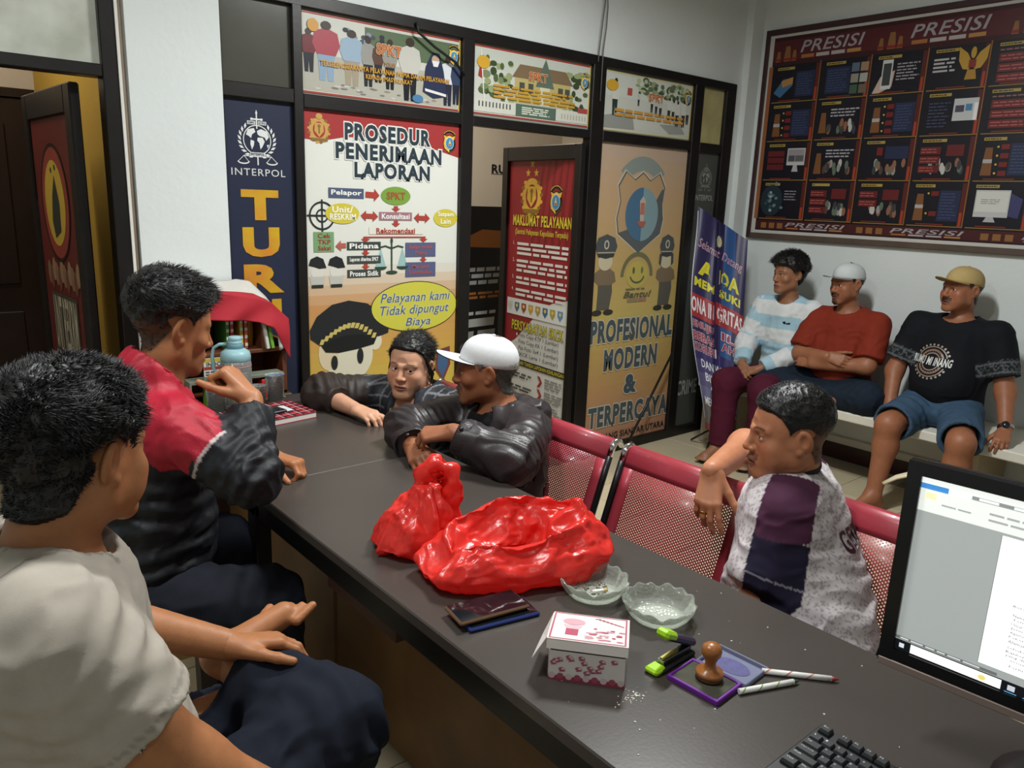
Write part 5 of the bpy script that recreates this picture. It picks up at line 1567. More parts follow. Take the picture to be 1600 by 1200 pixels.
            if kind == 'people':
                p.scribble(x0 + 0.09, y0 + 0.055, x1 - 0.03, y0 + 0.11, 3, '#a09ea6', 0.45, seed=c_, lay=5, words=6); p.poly([(x0 + 0.02, y1 - 0.04), (x0 + 0.07, y1 - 0.04), (x0 + 0.06, y0 + 0.08), (x0 + 0.03, y0 + 0.08)], '#7a4a26', 5)
            elif kind == 'photo':
                p.rect(x0 + 0.14, y0 + 0.05, x1 - 0.03, y0 + 0.12, IB, 5); p.rect(x0 + 0.09, y0 + 0.055, x0 + 0.125, y0 + 0.10, '#761f1f', 5)
            else:
                for j in range(2 if kind == 'red2' else 3):
                    p.rect(x0 + 0.02, y0 + 0.06 + j * 0.05, x0 + 0.13, y0 + 0.10 + j * 0.05, '#661e20', 6); p.scribble(x0 + 0.025, y0 + 0.065 + j * 0.05, x0 + 0.125, y0 + 0.095 + j * 0.05, 2, '#a8504a', 0.4, seed=j, lay=7, words=4)
                p.rect(x0 + 0.16, y0 + 0.05, x1 - 0.05, y0 + 0.11, '#661e20', 4.5)
        elif kind == 'browser':
            p.scribble(x0 + 0.03, y0 + 0.06, x0 + 0.15, y1 - 0.04, 8, '#3d4566', 0.4, seed=4, lay=5, words=4); p.rect(x0 + 0.16, y0 + 0.05, x0 + 0.285, y0 + 0.165, '#b9bcc0', 5); p.rect(x0 + 0.17, y0 + 0.085, x0 + 0.215, y0 + 0.12, '#4a4458', 6); p.rect(x0 + 0.222, y0 + 0.08, x0 + 0.255, y0 + 0.115, '#3f80b0', 6); p.rect(x0 + 0.265, y0 + 0.075, x0 + 0.285, y0 + 0.165, '#e0e0e0', 6)
        elif kind in ('screen', 'bigscreen'):
            k = 1.0 if kind == 'screen' else 1.35; sx = x0 + (0.16 if kind == 'screen' else 0.03)
            p.rect(sx, y0 + 0.045, sx + 0.125 * k, y0 + 0.045 + 0.105 * k, '#b5b6b8', 5); p.rect(sx + 0.006, y0 + 0.052, sx + 0.125 * k - 0.006, y0 + 0.045 + 0.085 * k, '#8f8a90' if kind == 'screen' else '#c9c9c4', 6); p.poly([(sx + 0.05 * k, y0 + 0.045 + 0.105 * k), (sx + 0.075 * k, y0 + 0.045 + 0.105 * k), (sx + 0.085 * k, y0 + 0.19 * (1 if k == 1 else 1.12)), (sx + 0.04 * k, y0 + 0.19 * (1 if k == 1 else 1.12))], '#a8a8ac', 5)
            if kind == 'screen':
                for j in range(3): p.rect(x0 + 0.02, y0 + 0.06 + j * 0.042, x0 + 0.14, y0 + 0.095 + j * 0.042, '#661e20', 5)
                p.rect(sx + 0.012, y0 + 0.09, sx + 0.055, y0 + 0.125, '#4a4a50', 7); p.rect(sx + 0.06, y0 + 0.09, sx + 0.115, y0 + 0.125, '#5a5a5c', 7)
            else:
                p.scribble(sx + 0.03, y0 + 0.09, sx + 0.14, y0 + 0.12, 3, '#8a8a86', 0.4, seed=5, lay=7, words=4); p.poly([(sx + 0.17, y0 + 0.06), (sx + 0.23, y0 + 0.09), (sx + 0.22, y0 + 0.19), (sx + 0.17, y0 + 0.18)], '#3a3a6a', 5)
        elif kind == 'red':
            p.scribble(x0 + 0.03, y0 + 0.045, x1 - 0.06, y0 + 0.06, 1, '#8a5a5c', 0.5, seed=c_, lay=5)
            for j in range(3):
                p.rect(x0 + 0.03, y0 + 0.07 + j * 0.05, x1 - 0.06, y0 + 0.112 + j * 0.05, '#6c1f22', 5); p.scribble(x0 + 0.04, y0 + 0.075 + j * 0.05, x1 - 0.07, y0 + 0.107 + j * 0.05, 2, '#b4544e', 0.35, seed=j + c_, lay=6, words=5)
        elif kind == 'swirl':
            p.ellipse(x0 + 0.08, y0 + 0.13, 0.08, 0.10, '#1f3038', 5)
            for i in range(18):
                p.ellipse(x0 + 0.08 + rg.gauss(0, 0.03), y0 + 0.13 + rg.gauss(0, 0.04), 0.012, 0.010, rg.choice(['#5a7a7a', '#8a9a98', '#3a4a50']), 6, 7)
            p.scribble(x0 + 0.17, y0 + 0.06, x1 - 0.05, y0 + 0.13, 4, '#8a8890', 0.35, seed=5, lay=5, words=4)
p.build('print', sheet)

# --- leaning banner in the corner, creased down the middle
BTL, BTR, BBL, BBR = V(4.20, 3.16, 1.556), V(4.425, 2.914, 1.354), V(4.04, 2.825, 0.17), V(4.18, 2.683, 0.08)
bnr = thing('standing_banner', (4.14, 2.83, 0), 'creased violet standing banner lettered ZONA INTEGRITAS leaning in the corner', 'banner')


def bpos(u, v):
    a_ = BTL * (1 - v) + BBL * v; b_ = BTR * (1 - v) + BBR * v
    q = a_ * (1 - u) + b_ * u
    q = q + V(-0.10, 0.11, 0) * math.sin(math.pi * min(1, v * 1.02)) ** 1.5 * (0.85 - u) * (0.6 if u < 0.85 else 0) * 0.9
    nn = V(-0.72, -0.69, 0.0)
    q = q - nn * 0.055 * math.exp(-((u - 0.47) / 0.05) ** 2) * (1 - 0.5 * v) + nn * 0.012 * math.sin(u * 14 + v * 3)
    return q


class BPrint(Print):
    def P(s, pts, lay):
        return [bpos(min(max(x, 0), 1), min(max(y, 0), 1)) + V(-0.72, -0.69, 0) * (lay * 0.0008) for x, y in pts]


p = BPrint((0, 0, 0), (1, 0, 0), (0, 0, -1), (1, 1)); p.warp = True
p.rect(0, 0, 1, 1, '#2f2a54', 0, 40, 40)
for y0, y1, c in ((0.62, 0.68, '#3a3268'), (0.68, 0.74, '#4a4474'), (0.74, 0.80, '#5c587f'), (0.80, 0.86, '#6d6a8c'), (0.86, 0.97, '#6a6058'), (0.97, 1.0, '#8a4038')):
    p.rect(0, y0, 1, y1, c, 1, 36, 3)
p.rect(0.56, 0.0, 0.78, 0.62, '#2f5490', 1, 10, 30); p.rect(0.0, 0.02, 0.015, 0.95, '#b8b8c4', 2, 1, 30)
p.rect(0, 0.385, 0.46, 0.49, '#a32a30', 2, 20, 4); p.rect(0.48, 0.375, 1.0, 0.48, '#a32a30', 2, 20, 4)
p.ellipse(0.46, 0.095, 0.05, 0.028, '#b8b48c', 4)
p.text('Selamat Datang', 0.06, 0.13, 0.92, 0.185, '#b58a9c', 0.01, 0.3, lay=3, res=2)
p.text('A', 0.14, 0.225, 0.40, 0.285, '#cfc41e', 0.06, lay=3, res=2); p.text('DA', 0.52, 0.225, 0.86, 0.285, '#cfc41e', 0.05, lay=3, res=2)
p.text('MEM', 0.06, 0.310, 0.42, 0.345, '#cfc41e', 0.05, lay=3, res=2); p.text('SUKI', 0.53, 0.310, 0.90, 0.345, '#cfc41e', 0.05, lay=3, res=2)
p.text('ONA IN', 0.02, 0.40, 0.44, 0.465, '#d5d0d4', 0.03, lay=4, res=2); p.text('GRITAS', 0.50, 0.392, 0.97, 0.455, '#d5d0d4', 0.03, lay=4, res=2)
for k, (l_, r_) in enumerate((('ENUJU', 'IL'), ('BEBAS', 'AH'), ('KORUPSI', ' '))):
    y = 0.505 + 0.05 * k
    p.text(l_, 0.04, y, 0.44 + 0.04 * (k == 2), y + 0.036, '#9c3448', 0.03, lay=4, outline='#d0b8c4', ow=0.04, res=2)
    if r_.strip(): p.text(r_, 0.60, y, 0.84, y + 0.034, '#9c3448', 0.03, lay=4, outline='#d0b8c4', ow=0.04, res=2)
for k, (tx, x0, x1) in enumerate((('DAN WILAYAH', 0.14, 0.98), ('BIROKRASI', 0.20, 0.95), ('BERSIH', 0.30, 0.90), ('MELAYANI WBK', 0.10, 0.98))):
    p.text(tx, x0, 0.675 + 0.057 * k, x1, 0.712 + 0.057 * k, '#d4d4dc', 0.015, lay=4, res=2)
cloth_o = p.build('banner_cloth', bnr)
md = cloth_o.modifiers.new('thick', 'SOLIDIFY'); md.thickness = 0.0004; md.offset = -1
b = MB(); b.tube([bpos(0.5, 0.30) + V(0.03, 0.03, 0), bpos(0.5, 0.6) + V(0.05, 0.05, 0), V(4.16, 2.84, 0.1), V(4.13, 2.82, 0.02)], 0.007, 8); b.build('pole', FRAME, bnr)
for q in ((3.90, 2.72, 0.012), (4.22, 2.72, 0.012), (4.20, 3.04, 0.012)):
    b = MB(); b.tube([(4.14, 2.83, 0.16), q], 0.007, 8); b.build('leg', FRAME, bnr)
for a_, c_ in ((bpos(0.03, 0.01), 0.35), (bpos(0.97, 0.01), 0.35), (bpos(0.05, 0.97), 0.6), (bpos(0.95, 0.97), 0.6)):
    b = MB(); b.tube([bpos(0.5, 0.45) + V(0.05, 0.05, 0), a_ + V(0.012, 0.012, 0)], 0.004, 6); b.build('arm', FRAME, bnr)
b = MB(); b.tube([(3.50, 3.05, 0.01), (4.02, 3.12, 0.62)], 0.008, 8); b.build('brace', FRAME, bnr)
# ------------------------------------------------------------------ desk, chairs and everything on the desk
ZD = 0.75
LAM = mat('dark_laminate', '#443e3a', 0.30, var=0.16, vscale=3.0, spec=0.33, bump=0.015, bscale=140)
EDGE = mat('black_edging', '#141212', 0.4)
BROWNP = mat('brown_panel', '#84603a', 0.5, var=0.45, vscale=4.0)
desk = thing('office_desk', (1.06, 1.1, 0), 'long dark laminate desk running through the room between officers and visitors', 'desk')
b = MB(); b.box((0.756, -0.75, 0.722), (1.370, 1.995, ZD), bev=0.003); b.build('desk_top', LAM, desk)
b = MB(); b.box((0.756, 1.996, 0.722), (1.370, 2.90, ZD), bev=0.003); b.build('desk_top', LAM, desk)
for y0, y1 in ((-0.7, 1.985), (2.01, 2.88)):
    b = MB(); b.box((0.775, y0, 0.655), (0.795, y1, 0.722)); b.build('apron', EDGE, desk)
    b = MB(); b.box((1.010, y0, 0.012), (1.030, y1, 0.722)); b.build('modesty_panel', BROWNP, desk)
for x, y in ((0.775, 2.01), (0.775, 0.42), (0.775, -0.70), (0.775, 2.84), (1.30, 2.84), (1.30, -0.70)):
    b = MB(); b.box((x, y, 0.0), (x + 0.045, y + 0.06, 0.722), bev=0.003); b.build('leg', EDGE, desk)
b = MB(); b.box((0.80, 1.30, 0.60), (1.01, 1.62, 0.655)); b.build('under_shelf', mat('under_shelf_wood', '#5c3c30', 0.5, var=0.4, vscale=5), desk)

# --- perforated steel waiting chairs


def perforated():
    m = bpy.data.materials.new('perforated_red_steel'); m.use_nodes = True; nt = m.node_tree; N = nt.nodes; Lk = nt.links.new
    bs = N['Principled BSDF']; bs.inputs['Base Color'].default_value = (*lin('#96303c'), 1); bs.inputs['Roughness'].default_value = 0.38; bs.inputs['Coat Weight'].default_value = 0.2
    uv = N.new('ShaderNodeUVMap'); uv.uv_map = 'UVMap'
    ds = []
    for off in (0.0, 0.5):
        sc_ = N.new('ShaderNodeVectorMath'); sc_.operation = 'MULTIPLY_ADD'; sc_.inputs[1].default_value = (1 / 0.0125, 1 / 0.0092, 0); sc_.inputs[2].default_value = (off, off, 0); Lk(uv.outputs[0], sc_.inputs[0])
        fr = N.new('ShaderNodeVectorMath'); fr.operation = 'FRACTION'; Lk(sc_.outputs[0], fr.inputs[0])
        sb = N.new('ShaderNodeVectorMath'); sb.operation = 'SUBTRACT'; sb.inputs[1].default_value = (0.5, 0.5, 0); Lk(fr.outputs[0], sb.inputs[0])
        ml = N.new('ShaderNodeVectorMath'); ml.operation = 'MULTIPLY'; ml.inputs[1].default_value = (1.0, 0.0092 / 0.0125, 0); Lk(sb.outputs[0], ml.inputs[0])
        ln = N.new('ShaderNodeVectorMath'); ln.operation = 'LENGTH'; Lk(ml.outputs[0], ln.inputs[0]); ds.append(ln)
    mn = N.new('ShaderNodeMath'); mn.operation = 'MINIMUM'; Lk(ds[0].outputs['Value'], mn.inputs[0]); Lk(ds[1].outputs['Value'], mn.inputs[1])
    lt = N.new('ShaderNodeMath'); lt.operation = 'LESS_THAN'; lt.inputs[1].default_value = 0.205; Lk(mn.outputs[0], lt.inputs[0])
    tr = N.new('ShaderNodeBsdfTransparent'); mx = N.new('ShaderNodeMixShader'); Lk(lt.outputs[0], mx.inputs[0]); Lk(bs.outputs[0], mx.inputs[1]); Lk(tr.outputs[0], mx.inputs[2])
    Lk(mx.outputs[0], N['Material Output'].inputs[0])
    return m


PERF = perforated()
REDS = mat('red_steel', '#96303c', 0.38, coat=0.2)
CHROME = mat('chrome', '#d8d8da', 0.12, 1.0)
BLKM = mat('black_steel', '#17171a', 0.35, 0.3)
# back profile (x offset from the seat's rear, z): seat rear -> up -> rolled top
BPROF = [(-0.02, 0.44), (0.0, 0.50), (0.035, 0.60), (0.07, 0.70), (0.098, 0.78), (0.110, 0.810), (0.121, 0.823), (0.136, 0.826), (0.148, 0.816)]
SPROF = [(-0.50, 0.43), (-0.47, 0.445), (-0.40, 0.448), (-0.20, 0.435), (-0.04, 0.432)]


def sheet_obj(name, prof, y0, y1, x0, parent, m, t=0.002):
    ys = [y0, y1]; vs = []; uvs = []; L = 0
    for i, (px, pz) in enumerate(prof):
        if i: L += math.hypot(px - prof[i - 1][0], pz - prof[i - 1][1])
        for yy in ys:
            vs.append((x0 + px, yy, pz)); uvs.append((yy, L))
    fs = [(2 * i, 2 * i + 1, 2 * i + 3, 2 * i + 2) for i in range(len(prof) - 1)]
    mb = MB(); mb.add(vs, fs, 0, True); o = mb.build(name, m, parent)
    ul = o.data.uv_layers.new(name='UVMap')
    for lp in o.data.loops:
        ul.data[lp.index].uv = uvs[lp.vertex_index]
    md = o.modifiers.new('thick', 'SOLIDIFY'); md.thickness = t; md.offset = 0
    return o


def interp_prof(prof, a, b):
    """Slice of a profile between heights a and b."""
    zs = [q[1] for q in prof]
    xa = np.interp(a, zs[:6], [q[0] for q in prof[:6]]); xb = np.interp(b, zs[:6], [q[0] for q in prof[:6]])
    return [(xa, a)] + [q for q in prof[:6] if a < q[1] < b] + [(xb, b)]


def chair_unit(root, yc, x0):
    y0, y1 = yc - 0.220, yc + 0.220; mg = 0.042
    sheet_obj('backrest', interp_prof(BPROF, 0.48, 0.765), y0 + mg, y1 - mg, x0, root, PERF)
    bk = MB()
    sheet_obj('back_margin', interp_prof(BPROF, 0.44, 0.48), y0, y1, x0, root, REDS)
    top = [(np.interp(0.765, [q[1] for q in BPROF[:6]], [q[0] for q in BPROF[:6]]), 0.765)] + BPROF[4:]
    sheet_obj('top_roll', top, y0, y1, x0, root, REDS)
    sheet_obj('back_margin', interp_prof(BPROF, 0.48, 0.765), y0, y0 + mg, x0, root, REDS)
    sheet_obj('back_margin', interp_prof(BPROF, 0.48, 0.765), y1 - mg, y1, x0, root, REDS)
    sheet_obj('seat', SPROF, y0, y1, x0, root, PERF)
    for yy in (y0 - 0.009, y1 + 0.009):
        pts = [V(x0 + q[0] - 0.004, yy, q[1]) for q in BPROF[:-1]]
        b = MB(); b.tube(pts[4:] + [V(x0 + 0.150, yy, 0.806)], 0.0105, 10, flat=1.0); o = b.build('frame_crown', CHROME, root)
        b = MB(); b.tube([V(x0 - 0.46, yy, 0.425), V(x0 - 0.1, yy, 0.415), V(x0 - 0.03, yy, 0.43)] + pts[1:5], 0.0105, 10); b.build('frame', BLKM, root)


ch = thing('waiting_chairs', (1.55, 1.78, 0), 'linked row of red perforated steel waiting chairs with chrome frames along the desk', 'chair')
for yc in (2.30, 1.785, 1.275):
    chair_unit(ch, yc, 1.640)
b = MB(); b.box((1.40, 1.02, 0.36), (1.46, 2.56, 0.41), bev=0.006); b.build('beam', BLKM, ch)
for y in (1.15, 2.42):
    b = MB(); b.tube([(1.43, y, 0.36), (1.43, y, 0.05)], 0.022, 10); b.tube([(1.18, y, 0.018), (1.43, y, 0.06), (1.72, y, 0.018)], 0.018, 8); b.build('leg', CHROME, ch)
ch2 = thing('waiting_chair', (1.70, 0.75, 0), 'single red perforated steel chair holding the man in the patterned jersey', 'chair')
chair_unit(ch2, 0.735, 1.770)
b = MB(); b.box((1.53, 0.50, 0.36), (1.59, 0.97, 0.41), bev=0.006); b.build('beam', BLKM, ch2)
for y in (0.56, 0.92):
    b = MB(); b.tube([(1.56, y, 0.36), (1.56, y, 0.05)], 0.022, 10); b.tube([(1.36, y, 0.018), (1.56, y, 0.06), (1.85, y, 0.018)], 0.018, 8); b.build('leg', CHROME, ch2)

# --- stools for the two officers
WOODY = mat('pale_stool_wood', '#a5834e', 0.55, var=0.3, vscale=7)
st = thing('wooden_stool', (0.47, 1.97, 0), 'plain wooden plank stool under the man in the red and black jacket', 'stool')
for y0 in (1.79, 1.93, 2.07):
    b = MB(); b.box((0.27, y0, 0.42), (0.60, y0 + 0.128, 0.45), bev=0.004); b.build('plank', WOODY, st)
for x in (0.29, 0.54):
    for y in (1.81, 2.15):
        b = MB(); b.box((x, y, 0), (x + 0.04, y + 0.04, 0.42)); b.build('leg', mat('dark_stool_leg', '#2a211a', 0.6), st)
st = thing('office_stool', (0.13, 1.13, 0), 'dark round seat under the man in the pale grey shirt', 'stool')
b = MB(); b.lathe([(0.02, 0.38), (0.19, 0.385), (0.21, 0.40), (0.21, 0.43), (0.19, 0.45), (0.02, 0.455)], 28, T=(0.13, 1.13, 0)); b.build('seat', mat('black_vinyl', '#161616', 0.5), st)
b = MB(); b.cyl((0.13, 1.13, 0.05), (0.13, 1.13, 0.385), 0.025, n=12); b.build('column', BLKM, st)
for i in range(5):
    t = i * 1.2566; b = MB(); b.tube([(0.13, 1.13, 0.07), (0.13 + 0.24 * math.cos(t), 1.13 + 0.24 * math.sin(t), 0.03)], 0.016, 8); b.build('foot', BLKM, st)

# --- monitor
u_ = unit((0.094, -0.9956, 0)); n_ = np.cross(V(0, 0, -1), u_); n_ = n_ if n_[0] < 0 else -n_
mo = thing('computer_monitor', (1.20, 0.18, ZD), 'wide black computer monitor on the desk showing a text document', 'monitor')
T0 = V(1.143, 0.442, 1.204); MW, MH = 0.545, 0.325
Rm = np.stack([u_, V(0, 0, -1), n_], 1)
b = MB(); b.box((0.004, 0.004, -0.045), (MW - 0.004, MH - 0.004, -0.008), bev=0.012, R=Rm, T=T0); b.build('back_shell', EDGE, mo)
b = MB()
for lo, hi in (((0, 0, -0.012), (0.020, MH, 0.004)), ((MW - 0.02, 0, -0.012), (MW, MH, 0.004)), ((0.02, 0, -0.012), (MW - 0.02, 0.020, 0.004)), ((0.02, MH - 0.026, -0.012), (MW - 0.02, MH - 0.008, 0.004))):
    b.box(lo, hi, R=Rm, T=T0)
b.build('bezel', mat('gloss_black', '#101113', 0.22), mo)
b = MB(); b.box((0.0, MH - 0.008, -0.012), (MW, MH + 0.006, 0.005), bev=0.002, R=Rm, T=T0); b.build('bottom_trim', mat('champagne_trim', '#8f7d76', 0.4, 0.3), mo)
b = MB(); b.tube([T0 + u_ * 0.27 - n_ * 0.03 + V(0, 0, -0.24), V(1.235, 0.17, 0.80), V(1.24, 0.17, 0.765)], 0.025, 10); b.build('neck', EDGE, mo)
b = MB(); b.lathe([(0.12, 0.0), (0.12, 0.006), (0.09, 0.013), (0.02, 0.017)], 28, T=(1.22, 0.165, ZD)); b.build('stand_base', EDGE, mo)


def glow(c, k=0.9):
    return mat('screen_' + c.lstrip('#'), c, 0.3, emit=k)


p = Print(T0 + u_ * 0.02 + V(0, 0, -0.020) - n_ * 0.002, u_, (0, 0, -1), (MW - 0.04, MH - 0.046), step=0.0002)
SW, SH = p.size
p.n = n_
p.rect(0, 0, SW, SH, glow('#9ba09e', 0.8), 1)
p.rect(0, 0, SW, 0.052, glow('#dde2dc'), 2); p.rect(0, 0, SW, 0.012, glow('#eef2ee'), 3)
p.rect(0.066, 0.0115, SW, 0.017, glow('#85898a'), 3); p.rect(0, 0.010, 0.036, 0.018, glow('#3f86c6'), 4); p.rect(0.036, 0.009, 0.062, 0.018, glow('#e8ece8'), 4)
for k in range(6):
    p.rect(0.075 + 0.042 * k, 0.0122, 0.075 + 0.042 * k + 0.024, 0.016, glow('#e8ece8'), 4)
p.scribble(0.09, 0.026, 0.4, 0.044, 2, glow('#9a9f9c'), 0.35, seed=3, lay=4, words=18); p.rect(0.008, 0.022, 0.022, 0.032, glow('#e6dcae'), 4); p.rect(0.225, 0.034, 0.240, 0.046, glow('#e2cf57'), 4); p.scribble(0.03, 0.034, 0.075, 0.039, 1, glow('#9a9f9c'), 0.5, seed=5, lay=4, words=3)
p.rect(0.110, 0.056, 0.425, 0.250, glow('#f2f5f2', 1.0), 3); p.rect(0.109, 0.056, 0.110, 0.250, glow('#7a7e7e'), 3)
TXT = [('Jalan Prof', 0.075, 0.0), ('Nomor', 0.092, -.006), ('Klasifikasi', 0.099, -.006), ('Lampiran', 0.106, -.006), ('Perihal', 0.113, -.006), ('Bersama ini dilaporkan', 0.153, -0.022), ('Nama', 0.166, -0.02), ('Tempat / tanggal lahir', 0.1725, -0.02), ('Umur', 0.179, -0.02), ('Jenis Kelamin', 0.1855, -0.02), ('Agama', 0.192, -0.02), ('Pekerjaan', 0.1985, -0.02), ('Alamat', 0.205, -0.02), ('Sehubungan dengan hal tersebut di atas', 0.2145, -0.02), ('Kantor Kec. Siantar Utara', 0.2205, -0.02), ('yang dikeluarkan oleh pihak', 0.2265, -0.02), ('sesuai dengan Laporan', 0.2325, -0.013), ('Perlu di jelaskan bahwa', 0.2415, -0.013)]
for tx, y, dx in TXT:
    wd = 0.0034 * len(tx); p.text(tx, 0.160 + dx, y - 0.0042, 0.160 + dx + wd, y, glow('#5a6064', 0.5), 0.0, lay=5, res=1)
p.rect(0, 0.256, 0.135, 0.2605, glow('#707476', 0.6), 4); p.scribble(0.006, 0.2565, 0.12, 0.260, 1, glow('#c8ccc8'), 0.6, seed=4, lay=5, words=6)
p.rect(0, 0.262, SW, SH, glow('#17191f', 0.3), 4); p.rect(0.022, 0.2635, 0.142, 0.2775, glow('#f2f4ec'), 5); p.rect(0.006, 0.267, 0.013, 0.274, glow('#c8d2dc'), 5); p.ellipse(0.118, 0.271, 0.005, 0.004, glow('#e0cc74'), 6, 12)
for k, c in enumerate(('#b9bcc4', '#6a8fd0', '#d8c254', '#c8503a', '#c84a5c', '#c2d6ea', '#d89a22', '#3a78c0', '#58a05a', '#8a8d92', '#8a8d92')):
    x = 0.150 + 0.0225 * k; (p.rect(x, 0.2665, x + 0.009, 0.2745, glow(c), 5) if k in (0, 2, 5, 9) else p.ellipse(x + 0.0045, 0.2705, 0.005, 0.0045, glow(c), 5, 14)); p.rect(x - 0.003, 0.2770, x + 0.012, 0.278, glow('#5fa8d8'), 5)
p.build('screen', mo)

# --- keyboard
kb = thing('keyboard', (1.0, 0.26, ZD), 'black computer keyboard at the near end of the desk', 'keyboard')
KM = mat('key_plastic', '#232427', 0.42, var=0.1, vscale=30); KW = mat('key_legend', '#b8bcc0', 0.5)
b = MB(); b.box((0.915, 0.035, ZD), (1.082, 0.487, ZD + 0.012), bev=0.003); b.build('keyboard_base', mat('keyboard_plastic', '#191a1c', 0.45), kb)
rows = [(1.066, [('Esc', 1), ('', 0.6), ('F1', 1), ('F2', 1), ('F3', 1), ('F4', 1), ('', .5), ('F5', 1), ('F6', 1), ('F7', 1), ('F8', 1), ('', .5), ('F9', 1), ('F10', 1), ('F11', 1), ('F12', 1)]),
        (1.036, [('`', 1)] + [(c, 1) for c in '1234567890-='] + [('Bksp', 2)]), (1.0165, [('Tab', 1.5)] + [(c, 1) for c in 'QWERTYUIOP[]'] + [('\\', 1.5)]),
        (0.997, [('Caps Lock', 1.75)] + [(c, 1) for c in "ASDFGHJKL;'"] + [('Enter', 2.25)]), (0.9775, [('Shift', 2.25)] + [(c, 1) for c in 'ZXCVBNM,./'] + [('Shift', 2.75)]),
        (0.958, [('Ctrl', 1.25), ('Win', 1.25), ('Alt', 1.25), (' ', 6.25), ('Alt', 1.25), ('Fn', 1.25), ('Menu', 1.25), ('Ctrl', 1.25)])]
kmesh = {}
U = 0.0190
for x, ks in rows:
    y = 0.480
    for nm, wd in ks:
        if nm:
            if wd not in kmesh:
                m_ = MB(); hw_ = wd * U / 2; A_ = 0.0085
                m_.loft([[(-A_, -hw_ + 0.0006, 0), (A_, -hw_ + 0.0006, 0), (A_, hw_ - 0.0006, 0), (-A_, hw_ - 0.0006, 0)], [(-A_ + .0004, -hw_ + 0.001, 0.004), (A_ - .0004, -hw_ + 0.001, 0.004), (A_ - .0004, hw_ - 0.001, 0.004), (-A_ + .0004, hw_ - 0.001, 0.004)], [(-A_ + 0.003, -hw_ + 0.003, 0.008), (A_ - 0.0015, -hw_ + 0.003, 0.008), (A_ - 0.0015, hw_ - 0.003, 0.008), (-A_ + 0.003, hw_ - 0.003, 0.008)]], smooth=False)
                o = m_.build('key', KM, kb); kmesh[wd] = o.data
            else:
                o = link('key', kmesh[wd], kb)
            o.matrix_parent_inverse = Matrix.Translation(-Vector(kb.location)); o.location = (x, y - wd * U / 2, ZD + 0.012)
            if y > 0.24 and nm.strip():
                p = Print((x + 0.006, y - 0.0045, ZD + 0.0202), (0, -1, 0), (-1, 0, 0), (0.03, 0.012), step=0.0001)
                p.text(nm, 0.0, 0.0005, 0.0022 * len(nm) + 0.0008, 0.0045, KW, 0.0, res=1, lay=0); lg = p.build('key_legend', o); lg.matrix_parent_inverse = Matrix.Translation(-Vector(o.location))
        y -= wd * U

# --- red plastic bags


def plastic(name, c, tl=0.35):
    m = bpy.data.materials.new(name); m.use_nodes = True; nt = m.node_tree; bs = nt.nodes['Principled BSDF']
    bs.inputs['Base Color'].default_value = (*lin(c), 1); bs.inputs['Roughness'].default_value = 0.30; bs.inputs['Specular IOR Level'].default_value = 0.75
    t = nt.nodes.new('ShaderNodeBsdfTranslucent'); t.inputs[0].default_value = (*lin(c), 1); mx = nt.nodes.new('ShaderNodeMixShader'); mx.inputs[0].default_value = tl
    nt.links.new(bs.outputs[0], mx.inputs[1]); nt.links.new(t.outputs[0], mx.inputs[2]); nt.links.new(mx.outputs[0], nt.nodes['Material Output'].inputs[0])
    tc = nt.nodes.new('ShaderNodeTexCoord'); n2 = nt.nodes.new('ShaderNodeTexNoise'); n2.inputs['Scale'].default_value = 26; n2.inputs['Detail'].default_value = 3
    nt.links.new(tc.outputs['Object'], n2.inputs['Vector']); bp = nt.nodes.new('ShaderNodeBump'); bp.inputs['Strength'].default_value = 0.22; bp.inputs['Distance'].default_value = 0.015
    nt.links.new(n2.outputs['Fac'], bp.inputs['Height']); nt.links.new(bp.outputs['Normal'], bs.inputs['Normal'])
    return m


BAGM = plastic('red_plastic', '#ee3a32')


def crumple(vs, cs, amp, sc_, seed=0.0):
    """Sharp creases like thin film."""
    q = vs * np.asarray(sc_) + seed
    q = q + 0.35 * np.stack([noise(q * 0.8 + 3), noise(q * 0.8 + 17), noise(q * 0.8 + 29)], 1)
    return amp * (0.5 - 2.0 * np.abs(noise(q)) + 0.45 * (0.5 - 2 * np.abs(noise(q * 2.0 + 7))) + 0.30 * (0.5 - 2 * np.abs(noise(q * 4.1 + 21))))


def film(name, rings, parent, m, amp, sc_, wall=0.0, lock=None, seed=0.0):
    nr, nc = len(rings), len(rings[0]); vs = np.array(rings).reshape(-1, 3)
    fs = np.array([(i * nc + j, i * nc + (j + 1) % nc, (i + 1) * nc + (j + 1) % nc, (i + 1) * nc + j) for i in range(nr - 1) for j in range(nc)])
    nr_ = normals(vs, fs); d = crumple(vs, None, amp, sc_, seed)
    if lock is not None: d = d * lock(vs)
    vs = vs + nr_ * d[:, None]; vs[:, 2] = np.maximum(vs[:, 2], ZD + 0.0008)
    return quad_mesh(name, vs, fs, m, None, parent)


